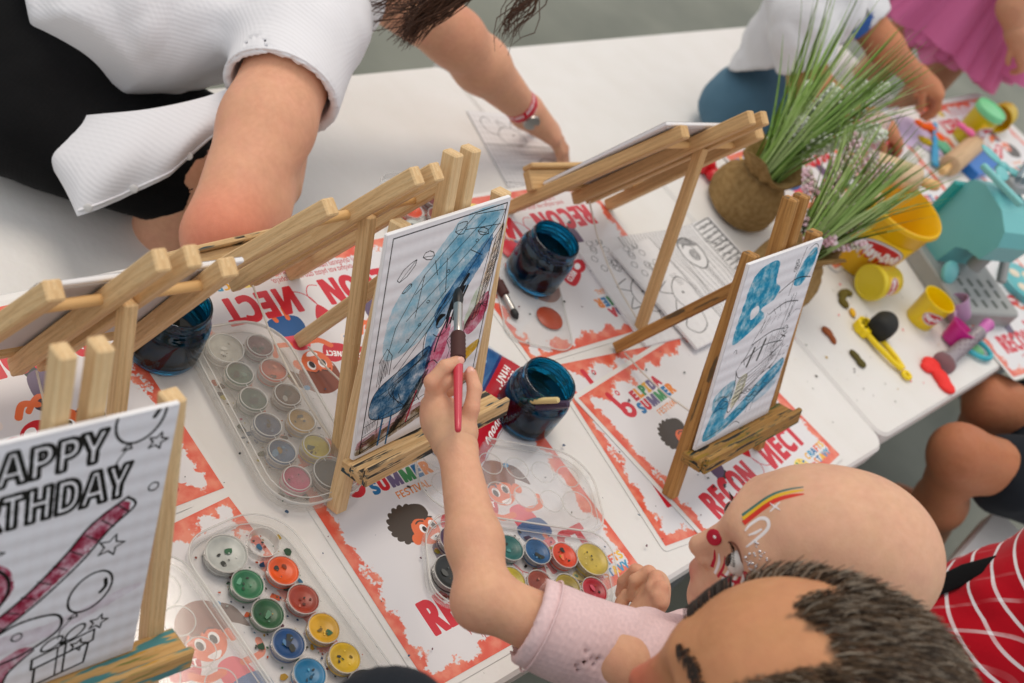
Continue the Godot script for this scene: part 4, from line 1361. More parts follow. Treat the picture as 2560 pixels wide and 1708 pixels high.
func splats(n: int, hx: float, hz: float, colors: Array, seed_: int, y: float, big := .0045) -> MB:      # drops and smears of dried paint, each a low dome
	var r := RandomNumberGenerator.new()
	r.seed = seed_
	var m := MB.new()
	for i in n:
		m.color = (colors[i % colors.size()] as Color).srgb_to_linear()
		var s := r.randf_range(.0005, .0016) if r.randf() < .72 else r.randf_range(.0018, big)
		var c := Vector3(r.randf_range(-hx, hx), y, r.randf_range(-hz, hz))
		var k := 7
		var ring := []
		var st := r.randf_range(.5, 1.0)
		var tn := r.randf() * TAU
		for j in k:
			var a := TAU * j / k
			var p := (Vector2(cos(a), sin(a) * st) * s * r.randf_range(.6, 1.25)).rotated(tn)
			ring.append(c + Vector3(p.x, 0, p.y))
		var top := m.vert(c + Vector3(0, .0003, 0), Vector3.UP)
		var f := m.v.size()
		for q in ring: m.vert(q, Vector3.UP)
		for j in k: m.tri(top, f + j, f + (j + 1) % k)
	m.color = Color.WHITE
	return m

# a clear box of twelve paint pots: two rows of six, the first of the near row and the last of the far row larger
func paint_box(label: String, x: float, z: float, yaw: float, paints: Array, lid: String, seed_: int) -> Node3D:
	var o := thing("paint_box", label, "paint box", at(V(x, .0024, z), yaw), "clear watercolour boxes")
	var outline := PackedVector2Array()
	for q in [[.105, .050, .040, 0.0], [-.105, .050, .026, .25], [-.105, -.050, .044, .5], [.105, -.050, .026, .75]]:
		var cx: float = q[0] - signf(q[0]) * q[2]
		var cz: float = q[1] - signf(q[1]) * q[2]
		for i in 8:
			var a: float = TAU * (q[3] + .25 * i / 7.0)
			outline.append(Vector2(cx + q[2] * cos(a), cz + q[2] * sin(a)))
	var inner: PackedVector2Array = Geometry2D.offset_polygon(outline, -.004, Geometry2D.JOIN_ROUND)[0]
	var ring3 := func(poly: PackedVector2Array, y: float) -> Array:
		var out := []
		for p in poly: out.append(Vector3(p.x, y, p.y))
		out.append(out[0])
		return out
	part("tray", MB.new().prism(outline, 0.0, .0010).mesh(), M.clear, o)
	part("rim", MB.new().tube(ring3.call(outline, .0115), [.0009], 6, false).add(MB.new().tube(ring3.call(inner, .0020), [.0006], 6, false)).mesh(), M.rim, o)
	var wall := MB.new()
	wall.grid([ring3.call(outline, .001), ring3.call(outline, .0115)])
	part("side_wall", wall.mesh(), M.clear, o)
	var dirt := mat(Color.WHITE, .5)
	dirt.vertex_color_use_as_albedo = true
	var cols := []
	for i in paints: if i != null: cols.append((i as Color).darkened(.25))
	cols.append(srgb(40, 44, 40)); cols.append(srgb(60, 62, 50))
	var sp := part("paint_splashes", splats(190, .092, .040, cols, seed_, .0014, .0050).mesh(), dirt, o)
	sp.set_meta("kind", "stuff")
	var r := RandomNumberGenerator.new()
	r.seed = seed_ + 5
	for i in 12:
		var row := i % 2
		var k := i / 2
		var large := i == 0 or i == 11
		var rad := .0188 if large else .0148
		var c := Vector3((k - 2.5) * .0305 + (.0035 if row else 0.0) + (.002 if i == 11 else (-.002 if i == 0 else 0.0)), .001, -.0178 if row else .0178)
		var cup := part("paint_pot", MB.new().lathe([Vector2(rad - .0018, 0), Vector2(rad - .0003, .0105), Vector2(rad, .0108), Vector2(rad, .0114), Vector2(rad - .0010, .0114), Vector2(rad - .0016, .002)], 26).mesh(), M.frost, o, Transform3D(Basis(), c))
		if paints[i] != null:
			var col: Color = paints[i]
			var pm := mat(col, 0.38, 0.55)
			pm.albedo_texture = noise_tex(.03, Color.WHITE, srgb(205, 205, 205), seed_ * 20 + i, 4, 64)
			tri3(pm, Vector3.ONE * 22.0)
			# a dished, worn cake of paint
			var prof := [Vector2(rad - .0011, .0030), Vector2(rad - .0011, .0100), Vector2(rad - .0026, .0106), Vector2(rad - .0034, .0102)]
			for j in range(5, -1, -1): prof.append(Vector2((rad - .0038) * j / 6.0, .0080 + .0018 * pow(j / 6.0, 2.0) + .0003 * sin(j * 2.6)))
			prof[prof.size() - 1] = Vector2(0, prof[prof.size() - 1].y)
			part("paint", MB.new().lathe(prof, 26).mesh(), pm, cup)
			var other := [srgb(30, 34, 30), col.darkened(.5), col.lightened(.25), cols[r.randi() % cols.size()]]
			var s := part("stain", splats(7, rad * .45, rad * .45, other, seed_ * 31 + i, .0094, .0048).mesh(), dirt, cup)
			s.set_meta("kind", "stuff")
	if lid == "": return o
	var lid_node := Node3D.new()
	lid_node.name = "lid"
	o.add_child(lid_node, true)
	if lid == "closed": lid_node.position = Vector3(0, .0135, 0)
	else: lid_node.transform = Transform3D(Basis(Vector3.RIGHT, PI + (.03 if lid == "open" else -.03)), Vector3(0, .0075, .1015))
	part("lid_sheet", MB.new().prism(outline, 0.0, .0009).mesh(), M.lid if lid == "closed" else M.clear, lid_node)
	part("lid_rim", MB.new().tube(ring3.call(outline, 0.0), [.0010], 6, false).add(MB.new().tube(ring3.call(inner, .0046), [.0006], 6, false)).mesh(), M.rim, lid_node)
	var marks := MB.new()
	for i in 12:
		var row := i % 2
		var large := i == 0 or i == 11
		var rad := .0172 if large else .0130
		var c := Vector3((i / 2 - 2.5) * .0305 + (.0035 if row else 0.0), .0012, -.0178 if row else .0178)
		var ring := []
		for j in 25: ring.append(c + Vector3(cos(TAU * j / 24), 0, sin(TAU * j / 24)) * rad)
		marks.tube(ring, [.0006], 5, false)
		if i > 1: marks.tube([c + Vector3(-rad, 0, 0), c + Vector3(-.030 + rad, 0, 0)], [.0004], 5)
	part("moulded_rings", marks.mesh(), M.rim, lid_node)
	return o

func make_paint_boxes() -> void:
	M.lid = clear(0.13, srgb(226, 222, 214), 0.12)
	var white := srgb(206, 208, 200)
	paint_box("closed clear paint box seen through its lid, left of the middle easel", -.1412, -.7575, -.5184, [white, srgb(110, 30, 44), srgb(44, 92, 66), srgb(206, 84, 44), srgb(38, 82, 58), srgb(84, 54, 40), srgb(36, 72, 110), srgb(188, 146, 40), srgb(30, 96, 140), srgb(206, 190, 40), srgb(206, 40, 110), srgb(36, 40, 36)], "closed", 3)
	paint_box("open messy paint box at the bottom left with green, orange and blue pots", -.0089, -.5855, -.3729, [srgb(196, 200, 194), null, srgb(30, 118, 74), srgb(240, 88, 8), srgb(16, 84, 42), srgb(164, 52, 22), srgb(8, 72, 128), srgb(220, 166, 10), srgb(12, 118, 164), srgb(222, 180, 16), srgb(170, 30, 90), srgb(26, 28, 26)], "open", 5)
	paint_box("open paint box under the child's forearm with black, blue, orange and gold pots", .1387, -.7853, -2.542, [srgb(206, 180, 70), srgb(186, 12, 40), srgb(226, 64, 14), srgb(168, 146, 40), srgb(16, 86, 138), srgb(150, 58, 30), srgb(20, 104, 100), srgb(200, 180, 30), srgb(20, 70, 60), srgb(60, 50, 40), srgb(70, 34, 76), srgb(22, 24, 22)], "open", 8)
	paint_box("paint box mostly hidden behind the middle easel, orange and brown pots showing", -.1440, -1.1050, -.86, [srgb(150, 40, 30), srgb(120, 40, 30), srgb(232, 74, 12), srgb(140, 58, 34), white, srgb(60, 100, 70), srgb(200, 60, 70), srgb(60, 60, 90), white, srgb(90, 130, 90), srgb(190, 60, 80), srgb(40, 40, 40)], "", 9)
	# a loose lid with two pots' colours on it under the back jar
	var o := thing("clear_cover", "loose clear plastic cover under the back blue jar, a brown paint pot mark on it", "cover", at(V(-.0200, .0020, -1.1500), -.95))
	var poly := rounded(-.082, .088, -.045, .045, .022)
	part("sheet", MB.new().prism(poly, 0, .0022).mesh(), M.clear, o)
	var edge := []
	for p in poly: edge.append(Vector3(p.x, .0022, p.y))
	edge.append(edge[0])
	part("rim", MB.new().tube(edge, [.0008], 6, false).mesh(), M.rim, o)
	part("paint_disc", MB.new().lathe([Vector2(.0175, .0023), Vector2(.0165, .0032), Vector2(0, .0030)], 24).mesh(), mat(srgb(168, 70, 44), .4), o, at(Vector3(.040, 0, -.020)))
	part("paint_disc", MB.new().lathe([Vector2(.0165, .0023), Vector2(.0155, .0032), Vector2(0, .0030)], 24).mesh(), mat(srgb(196, 30, 52), .4), o, at(Vector3(-.062, 0, .012)))

func make_packet() -> void:
	var p := Print.new(400, 240, srgb(60, 110, 160), 400.0)       # 1 wide .6 high
	p.ts = ts
	noise.frequency = .02
	p.wash([Vector2(0, .3), Vector2(.4, .34), Vector2(.7, .26), Vector2(1, .32), Vector2(1, .6), Vector2(0, .6)], Color(.5, .7, .85), .7, noise, 1.0)
	p.fill([PackedVector2Array([Vector2(0, 0), Vector2(1, 0), Vector2(1, .26), Vector2(0, .30)])], srgb(186, 24, 44))
	p.fill([PackedVector2Array([Vector2(0, .30), Vector2(1, .26), Vector2(1, .28), Vector2(0, .325)])], srgb(30, 50, 110))
	p.text(font_bold, "Εξουδετερώνουν", .085, Vector2(.10, .09), Color.WHITE, .9, .002)
	p.text(font_bold, "ιούς γρίπης", .085, Vector2(.10, .17), Color.WHITE, .9, .002)
	p.text(font_bold, "H1N1", .085, Vector2(.10, .25), Color.WHITE, .9, .002)
	for q in [Vector2(.2, .42), Vector2(.35, .5), Vector2(.6, .44), Vector2(.8, .5)]:
		p.disc(q, .035, srgb(150, 184, 212))
		p.disc(q + Vector2(-.008, -.008), .018, srgb(200, 220, 236))
	var m := mat(Color.WHITE, .25)
	m.albedo_texture = p.tex()
	var o := thing("wipes_packet", "red and blue packet of wipes with Greek lettering under the middle easel", "packet", Transform3D(Basis(Vector3(.06, 0, .998), Vector3.UP, Vector3(-.998, 0, .06)), V(.0060, .0020, -.9350)))
	var rows := []
	for i in 7:
		var row := []
		for k in 13:
			var u := k / 12.0
			var w := i / 6.0
			row.append(Vector3((u - .5) * .185, .014 * pow(sin(PI * u), .5) * pow(sin(PI * w), .6) + .0008 * sin(u * 31.0 + w * 7.0), (w - .5) * .082))
		rows.append(row)
	part("pouch", MB.new().grid(rows).mesh(), m, o)
	part("base", MB.new().box(Vector3(.184, .0012, .081), at(Vector3(0, .0004, 0))).mesh(), mat(srgb(200, 206, 214), .4), o)

# ---------------------------------------------------------------- plants in sacks
func plant(label: String, pos: Vector3, seed_: int, flower: Color, white_spikes: bool, spikes: Array, rad: float, height: float, lean: Vector3) -> void:
	var r := RandomNumberGenerator.new()
	r.seed = seed_
	var o := thing("potted_plant", label, "plant", at(pos), "artificial grass plants in sacks")
	var jute := mat(srgb(184, 156, 112), .95, .2)
	jute.albedo_texture = noise_tex(.03, srgb(255, 250, 240), srgb(196, 182, 160), seed_, 5)
	jute.normal_enabled = true
	jute.normal_texture = bump_tex(.25, seed_, 8.0)
	jute.normal_scale = .8
	tri3(jute, Vector3.ONE * 12.0)
	var rows := []
	var prof := [[0.0, .002], [.7, .0], [.95, .008], [1.0, .025], [.97, .042], [.84, .060], [.62, .072], [.56, .077], [.64, .083], [.86, .096], [.98, .106], [.93, .107], [.62, .092], [.5, .08], [0.0, .078]]
	for i in prof.size():
		var row := []
		for k in 49:
			var a := TAU * (k % 48) / 48.0
			var q: Array = prof[i]
			var neck := clampf(1.0 - absf(q[1] - .077) / .035, 0.0, 1.0)
			var f: float = q[0] * (1.0 + .10 * neck * sin(a * 11.0 + seed_) + .05 * sin(a * 3.0 + q[1] * 40.0 + seed_) + .10 * clampf((q[1] - .085) / .02, 0.0, 1.0) * sin(a * 5.0 + seed_))
			var y: float = q[1] + .010 * clampf((q[1] - .085) / .02, 0.0, 1.0) * sin(a * 4.0 + seed_ * 2.0)
			row.append(Vector3(cos(a) * f * rad, y, sin(a) * f * rad))
		rows.append(row)
	part("sack", MB.new().grid(rows).mesh(), jute, o)
	var tie := []
	for k in 33:
		var a := TAU * k / 32.0
		tie.append(Vector3(cos(a), 0, sin(a)) * rad * (.60 + .06 * sin(a * 11.0 + seed_)) + Vector3(0, .077 + .002 * sin(a * 2.0), 0))
	part("string", MB.new().tube(tie, [.0016], 6, false).mesh(), mat(srgb(138, 112, 70), .9), o)
	var green := mat(Color.WHITE, .5, .4)
	green.vertex_color_use_as_albedo = true
	green.backlight_enabled = true
	green.backlight = Color(.25, .3, .1)
	# long grass blades, thin folded strips
	var g := MB.new()
	for i in 210:
		var a := r.randf() * TAU
		var d := Vector3(cos(a), 0, sin(a))
		var from := d * r.randf() * rad * .42 + Vector3(0, .078, 0)
		var h := height * r.randf_range(.45, 1.05)
		var spread := r.randf_range(.06, .40) * r.randf_range(.4, 1.0)
		var droop := r.randf_range(0.0, .42) * r.randf()
		var wid := r.randf_range(.0009, .0021)
		g.color = srgb(140, 176, 84).lerp(srgb(196, 214, 150), r.randf()).lerp(srgb(96, 140, 50), r.randf() * r.randf() * .9).srgb_to_linear()
		var pts := []
		for k in 7:
			var t := k / 6.0
			pts.append(from + (Vector3.UP + lean * t) * h * t * (1.0 - .25 * droop * t) + d * h * (spread * t + droop * t * t) )
		var side := d.cross(Vector3.UP).rotated(Vector3.UP, r.randf() * PI)
		for k in 7:
			var t := k / 6.0
			var ww := wid * (1.0 - pow(t, 3.0)) + .0002
			var nn := d.lerp(Vector3.UP, .4).normalized()
			g.vert(pts[k] - side * ww, nn); g.vert(pts[k] + side * ww, nn)
		var b := g.v.size() - 14
		for k in 6: g.quad(b + k * 2, b + k * 2 + 1, b + k * 2 + 3, b + k * 2 + 2)
	g.color = Color.WHITE
	part("grass_blades", g.mesh(), green, o).set_meta("kind", "stuff")
	# flower spikes on stems
	for s in spikes:
		var top: Vector3 = s[0]
		var fl: float = s[1]
		var base := Vector3(top.x * .12, .08, top.z * .12)
		var dir := (top - Vector3(top.x * .35, .08 + (top.y - .08) * .6, top.z * .35)).normalized()
		var st := MB.new()
		st.color = srgb(120, 150, 90).srgb_to_linear()
		st.tube([base, base.lerp(top, .5) + Vector3(0, .012, 0), top - dir * fl], [.0012, .001, .0008], 5)
		for k in 5:
			var t := .35 + k * .1
			var p := base.lerp(top - dir * fl, t) + Vector3(0, .010, 0)
			var out := Vector3(cos(k * 2.4 + top.x * 90), .35, sin(k * 2.4 + top.x * 90)).normalized()
			st.color = srgb(150, 172, 136).lerp(srgb(110, 150, 90), r.randf()).srgb_to_linear()
			st.grid([[p, p + out * .001, p + out * .002], [p + out * .010 + out.cross(Vector3.UP) * .004, p + out * .011 + Vector3(0, .001, 0), p + out * .010 - out.cross(Vector3.UP) * .004], [p + out * .020, p + out * .0202, p + out * .0204]])
		var sp := part("flower_spike", st.mesh(), green, o)
		var petals := MB.new()
		var cnt := 46
		for k in cnt:
			var t := (k + .5) / cnt
			var a := k * 2.4
			var p := top - dir * fl * (1.0 - t)
			var rr := fl * .24 * (1.0 - t * .75) + .001
			var x := dir.cross(Vector3.UP if absf(dir.y) < .9 else Vector3.RIGHT).normalized()
			var out := (x * cos(a) + dir.cross(x) * sin(a)).normalized()
			var c := flower.lerp(Color.WHITE, r.randf() * .55)
			if r.randf() < .25: c = c.lerp(srgb(190, 206, 170), .6)
			petals.color = c.srgb_to_linear()
			petals.ball(p + out * rr, Vector3(.0042, .0030, .0038) * r.randf_range(.7, 1.25), Basis(out, a), 6)
		part("blossom", petals.mesh(), green, sp)

func make_plants() -> void:
	var sp := []
	for q in [[.03, .25, -.06, .06], [.06, .26, -.07, .07], [.0, .23, -.03, .05], [.085, .225, -.02, .06], [.01, .21, -.08, .05], [.06, .205, .02, .06], [-.03, .21, -.04, .045], [.10, .21, -.05, .05], [.045, .18, .01, .05], [-.01, .19, .02, .045], [.03, .20, -.10, .05], [.075, .18, -.08, .05]]:
		sp.append([Vector3(q[0], q[1], q[2]), q[3]])
	plant("sack of tall green grass with white flower spikes between the boy and the loose boards", V(.152, 0, -1.6080), 3, srgb(236, 240, 226), true, sp, .056, .27, Vector3(.02, 0, -.10))
	sp = []
	for q in [[-.045, .20, -.03, .05], [-.02, .16, .0, .05], [.02, .18, -.05, .06], [-.055, .13, .01, .045], [.02, .13, .02, .05], [.05, .15, -.06, .06], [-.04, .23, -.07, .05], [.03, .20, -.12, .06], [-.01, .11, .03, .045], [-.07, .17, -.02, .04], [.0, .21, -.10, .05], [.06, .13, -.02, .045]]:
		sp.append([Vector3(q[0], q[1], q[2]), q[3]])
	plant("sack of grass with pale pink flower spikes behind the pirate ship easel", V(.2480, 0, -1.4880), 6, srgb(232, 186, 200), false, sp, .052, .21, Vector3(.0, 0, -.22))

# ---------------------------------------------------------------- the dough toys at the right
func plastic(c: Color, rough := .34) -> StandardMaterial3D:
	var m := mat(c, rough, .5)
	m.normal_enabled = true
	m.normal_texture = M.grain
	m.normal_scale = .12
	return tri3(m, Vector3.ONE * 20.0)

func logo(w: int, text_: String) -> ImageTexture:
	var p := Print.new(w, w / 2, srgb(244, 200, 10), w)
	p.ts = ts
	p.oval(Vector2(.5, .25), Vector2(.47, .215), 0, srgb(96, 110, 150))
	p.oval(Vector2(.5, .25), Vector2(.455, .20), 0, srgb(226, 226, 230))
	p.oval(Vector2(.5, .25), Vector2(.43, .175), 0, srgb(190, 18, 28))
	p.text(font_bold, text_, .20, Vector2(.11, .325), srgb(236, 236, 240), 1.0, .018, -0.03, .78)
	return p.tex()

func patch(radius0: float, radius1: float, y0: float, y1: float, a0: float, a1: float) -> ArrayMesh:     # a label wrapped on a round wall
	var m := MB.new()
	var n := 14
	var f := m.v.size()
	for i in n + 1:
		var t := float(i) / n
		var a := lerpf(a0, a1, t)
		var d := Vector3(cos(a), 0, sin(a))
		m.vert(d * radius1 + Vector3.UP * y1, d, Vector2(1 - t, 0)); m.vert(d * radius0 + Vector3.UP * y0, d, Vector2(1 - t, 1))
	for i in n: m.quad(f + i * 2, f + i * 2 + 2, f + i * 2 + 3, f + i * 2 + 1)
	return m.mesh()

func dough_can(label: String, xf: Transform3D, body: Color, lid, group := "") -> Node3D:
	var o := thing("dough_can", label, "can", xf, "small dough cans")
	part("can_body", MB.new().lathe([Vector2(0, 0), Vector2(.021, 0), Vector2(.0222, .001), Vector2(.0252, .046), Vector2(.0264, .047), Vector2(.0264, .050), Vector2(.0248, .050), Vector2(.0212, .004), Vector2(0, .004)], 30).mesh(), plastic(body), o)
	part("label", patch(.0230, .0250, .012, .040, 1.05, 2.7), M.logo_small, o)
	if lid != null:
		part("lid", MB.new().lathe([Vector2(.0262, .046), Vector2(.0276, .047), Vector2(.0276, .054), Vector2(.0262, .0556), Vector2(.0236, .0556), Vector2(.0228, .0542), Vector2(0, .0540)], 30).mesh(), plastic(lid), o)
	return o

func rolling_pin(label: String, a: Vector3, b: Vector3, r: float, c: Color) -> void:
	var len := a.distance_to(b)
	var o := thing("rolling_pin", label, "rolling pin", frame(a, b - a, Vector3.UP), "wooden rolling pins")
	part("roller", MB.new().lathe([Vector2(0, .0), Vector2(r - .002, 0), Vector2(r, .002), Vector2(r, len - .002), Vector2(r - .002, len), Vector2(0, len)], 28).mesh(), wood(19, c, c.darkened(.06), c.darkened(.12)), o)
	for e in 2:
		var y := len if e else 0.0
		var s := 1.0 if e else -1.0
		var prof := []
		for q in [[.005, 0.0], [.0062, .004], [.0050, .010], [.0078, .024], [.0082, .036], [.0066, .044], [.0, .046]]: prof.append(Vector2(q[0] * r / .020, y + s * q[1] * r / .020))
		if e == 0: prof.reverse()
		part("handle", MB.new().lathe(prof, 18).mesh(), M.dowel, o)

func lump(called: String, label: String, cat_: String, pos: Vector3, eggs: Array, c: Color, rough := .7, cell := .0016) -> Node3D:      # pinched dough: merged lumps with creases
	var f := Field.new()
	for e in eggs: f.egg(e[0], e[1], Basis(Vector3.UP, e[2] if e.size() > 2 else 0.0), .003)
	f.wave = noise
	noise.frequency = .9
	f.wave_scale = Vector3.ONE * 60.0
	f.wave_amp = .0009
	f.keep(Vector3.ZERO, Vector3.DOWN)
	return single(called, f.net(cell, MB.new()).mesh(), mat(c, rough, .35), label, cat_, at(pos))

func make_toys() -> void:
	M.grain = bump_tex(.2, 77, 2.0)
	var teal := srgb(112, 190, 192)
	var teal_dark := srgb(40, 160, 156)
	var yellow := srgb(240, 190, 6)
	# big tub
	var big := mat(Color.WHITE, .35)
	big.albedo_texture = logo(512, "Play-Doh")
	M.logo_small = big
	var o := thing("tub", "big yellow tub with a red and white logo and wooden pins in it", "tub", at(V(.3465, 0, -1.7100), 0.0))
	part("wall", MB.new().lathe([Vector2(0, 0), Vector2(.050, 0), Vector2(.054, .003), Vector2(.068, .108), Vector2(.0715, .110), Vector2(.0735, .114), Vector2(.0715, .119), Vector2(.0690, .1195), Vector2(.0655, .114), Vector2(.0510, .006), Vector2(0, .005)], 48).mesh(), plastic(yellow, .38), o)
	part("label", patch(.0566, .0654, .024, .086, .55, 1.95), big, o)
	rolling_pin("pinkish wooden rolling pin lying across the mouth of the yellow tub", V(.2700, .1400, -1.7050), V(.3440, .1400, -1.7560), .021, srgb(232, 202, 164))
	var st := thing("dough_stick", "pale wooden stick standing inside the yellow tub", "stick", frame(V(.335, .01, -1.69), V(.305, .125, -1.672) - V(.335, .01, -1.69), Vector3.UP))
	part("shaft", MB.new().lathe([Vector2(0, 0), Vector2(.010, 0), Vector2(.011, .1), Vector2(.009, .118), Vector2(0, .121)], 18).mesh(), mat(srgb(226, 190, 156), .6), st)
	rolling_pin("wooden rolling pin with paint specks lying by the green dough", V(.4560, .0200, -2.1750), V(.4950, .0200, -2.3300), .020, srgb(214, 180, 142))
	# press: grey base, teal tower, crank on top, lever at the side
	var z := Vector3(.7305, 0, .6830)
	var x := Vector3(.6830, 0, -.7305)
	o = thing("toy_press", "turquoise and grey toy dough press with a lever and a crank on top", "toy", Transform3D(Basis(x, Vector3.UP, z), V(.4235, 0.0012, -1.8198)))
	var grey := plastic(srgb(158, 160, 158), .45)
	var base_poly := rounded(-.002, .150, -.03, .152, .012)
	part("base", MB.new().prism(base_poly, 0, .030, Transform3D(), .003).mesh(), grey, o)
	var holes := MB.new()
	for i in 4:
		for k in 3: holes.prism(rounded(-.0035, .0035, -.008, .008, .003, 3), .0301, .0309, Transform3D(Basis(), Vector3(.045 + i * .026, 0, .086 + k * .022)))
	part("mould_pockets", holes.mesh(), mat(srgb(98, 104, 98), .6), o)
	var side := PackedVector2Array([Vector2(-.02, .0), Vector2(-.02, -.110), Vector2(-.012, -.128), Vector2(.01, -.138), Vector2(.060, -.134), Vector2(.090, -.118), Vector2(.100, -.095), Vector2(.094, -.060), Vector2(.066, -.052), Vector2(.050, -.040), Vector2(.044, .0)])
	var up := Transform3D(Basis(Vector3(0, 0, 1), Vector3(1, 0, 0), Vector3(0, -1, 0)), Vector3(0, .030, 0))
	part("tower", MB.new().prism(side, .020, .112, up, .010).mesh(), plastic(teal, .4), o)
	part("back_panel", MB.new().box(Vector3(.120, .11, .012), at(Vector3(.066, .085, -.022)), .004).mesh(), plastic(teal_dark, .4), o)
	part("nozzle", MB.new().lathe([Vector2(0, 0), Vector2(.013, 0), Vector2(.013, .03), Vector2(0, .03)], 20).mesh(), grey, o, at(Vector3(.066, .052, .072)))
	part("funnel", MB.new().lathe([Vector2(.010, 0), Vector2(.016, .022), Vector2(.018, .022), Vector2(.012, 0)], 22).mesh(), plastic(srgb(170, 172, 172)), o, Transform3D(Basis(Vector3.RIGHT, .4), Vector3(.110, .148, .050)))
	part("knob", MB.new().lathe([Vector2(0, 0), Vector2(.017, 0), Vector2(.0182, .002), Vector2(.0182, .006), Vector2(.016, .008), Vector2(0, .0085)], 26).mesh(), plastic(teal), o, Transform3D(Basis(Vector3.RIGHT, .9), Vector3(.012, .040, .076)))
	part("slot", MB.new().box(Vector3(.026, .0012, .003), at(Vector3(.046, .0308, .074), .5), .0003).mesh(), M.black, o)
	part("top_block", MB.new().box(Vector3(.088, .024, .030), at(Vector3(.086, .186, .018), .12), .006).mesh(), plastic(srgb(176, 178, 180)), o)
	part("crank_hub", MB.new().lathe([Vector2(0, 0), Vector2(.009, 0), Vector2(.009, .012), Vector2(.006, .015), Vector2(0, .0155)], 20).mesh(), plastic(teal), o, at(Vector3(.036, .190, .0)))
	for a in [0.5, 2.4, 4.4]:
		var w := Vector3(cos(a), 0, sin(a))
		part("crank_wing", MB.new().ball(Vector3(.036, .200, .0) + w * .026, Vector3(.022, .0035, .012), Basis(Vector3.UP, -a), 14).mesh(), plastic(teal), o)
	part("crank_arm", MB.new().box(Vector3(.010, .010, .085), Transform3D(Basis(Vector3.UP, .3), Vector3(.0, .196, .040)), .003).mesh(), plastic(srgb(126, 198, 198)), o)
	part("lever", MB.new().bar(Vector3(.152, .125, .004), Vector3(.126, .045, .096), .012, .016, Vector3(1, 0, 0), .003).mesh(), grey, o)
	part("lever_clip", MB.new().box(Vector3(.022, .024, .040), Transform3D(Basis(Vector3.RIGHT, -.6), Vector3(.150, .132, .004)), .006).mesh(), plastic(srgb(146, 148, 150)), o)
	part("front_sticker", MB.new().ball(Vector3(.117, .090, .066), Vector3(.0012, .010, .020), Basis(), 14).mesh(), mat(srgb(150, 140, 150), .4), o)
	# clear stand-up sign holder and a clear bar
	o = thing("sign_holder", "empty clear acrylic sign holder leaning behind the flowers", "sign holder", Transform3D())
	var pane := MB.new()
	var q := [V(.262, .002, -1.905), V(.318, .002, -2.010), V(.284, .130, -1.972), V(.236, .130, -1.870)]
	pane.grid([[q[0], q[1]], [q[3], q[2]]], .0022)
	part("pane", pane.mesh(), clear(.12, srgb(226, 226, 236)), o)
	part("pane_edge", MB.new().tube([q[0], q[1], q[2], q[3], q[0]], [.0013], 6, false).mesh(), clear(.6, srgb(206, 204, 226), .15), o)
	o = thing("clear_tube", "clear grey plastic tube slanting up beside the toy press at the right edge", "tube", frame(V(.478, .205, -1.830), V(.478, .300, -2.02) - V(.478, .205, -1.830), Vector3.UP))
	part("tube_wall", MB.new().lathe([Vector2(.009, 0), Vector2(.009, .2), Vector2(.0078, .2), Vector2(.0078, 0)], 20).mesh(), clear(.5, srgb(150, 170, 180), .2), o)
	# cans
	dough_can("yellow dough can lying on its side with a yellow lid, beside the black lump", Transform3D(Basis(Vector3.UP, -.6) * Basis(Vector3.RIGHT, PI / 2), V(.4060, .0285, -1.6650)).rotated_local(Vector3.UP, 2.2), srgb(240, 206, 0), srgb(228, 204, 40))
	dough_can("open yellow dough can standing between the lying can and the purple cup", at(V(.4800, 0, -1.6690), .75), srgb(244, 212, 0), null)
	dough_can("yellow dough can with a pale green lid at the far end of the table", at(V(.4800, .002, -2.3680), 1.2).scaled_local(Vector3(1.15, 1.5, 1.15)), srgb(206, 196, 0), srgb(120, 204, 146))
	var lying := Transform3D(Basis(Vector3(1, 0, .3).normalized(), PI / 2), V(.5450, .0285, -2.555)).scaled_local(Vector3(1.1, 1.1, 1.1))
	dough_can("open yellow dough can at the far corner behind the green-lidded one", lying, srgb(226, 190, 0), null)
	# cups and tools
	o = thing("toy_cup", "lilac toy cup with a ring handle leaning on the press base", "cup", Transform3D(Basis(Vector3(0, 0, 1), .9), V(.5400, .014, -1.7280)))
	part("cup_wall", MB.new().lathe([Vector2(0, 0), Vector2(.016, 0), Vector2(.018, .004), Vector2(.020, .034), Vector2(.0185, .034), Vector2(.0165, .005), Vector2(0, .004)], 26).mesh(), plastic(srgb(182, 142, 176)), o)
	var hr := []
	for i in 17: hr.append(Vector3(0, .016, .026) + Vector3(0, sin(TAU * i / 16), cos(TAU * i / 16)) * .010)
	part("cup_handle", MB.new().tube(hr, [.0024], 8, false).mesh(), plastic(srgb(182, 142, 176)), o)
	o = thing("toy_cup", "bright magenta toy cup standing in front of the lilac one", "cup", Transform3D(Basis(Vector3(1, 0, .5).normalized(), -.25), V(.5360, .001, -1.6700)))
	part("cup_wall", MB.new().lathe([Vector2(0, 0), Vector2(.013, 0), Vector2(.015, .003), Vector2(.0215, .032), Vector2(.020, .0325), Vector2(.0135, .004), Vector2(0, .003)], 26).mesh(), plastic(srgb(206, 30, 140)), o)
	o = thing("dough_extruder", "grey perforated dough extruder with a pink plunger leaning over the red dough", "toy", frame(V(.5290, .012, -1.5850), V(.5880, .030, -1.7600) - V(.5290, .012, -1.5850), Vector3.UP))
	part("barrel", MB.new().lathe([Vector2(0, 0), Vector2(.018, 0), Vector2(.018, .005), Vector2(.0115, .007), Vector2(.0108, .118), Vector2(.0125, .120), Vector2(.0125, .126), Vector2(0, .126)], 24).mesh(), plastic(srgb(150, 140, 146)), o)
	var specks := MB.new()
	for i in 9:
		for k in 8:
			var a := TAU * k / 8.0 + (i % 2) * .39
			specks.ball(Vector3(cos(a) * .0110, .020 + i * .010, sin(a) * .0110), Vector3(.0004, .0022, .0016), Basis(Vector3.UP, -a), 6)
	part("perforations", specks.mesh(), mat(srgb(84, 40, 66), .6), o)
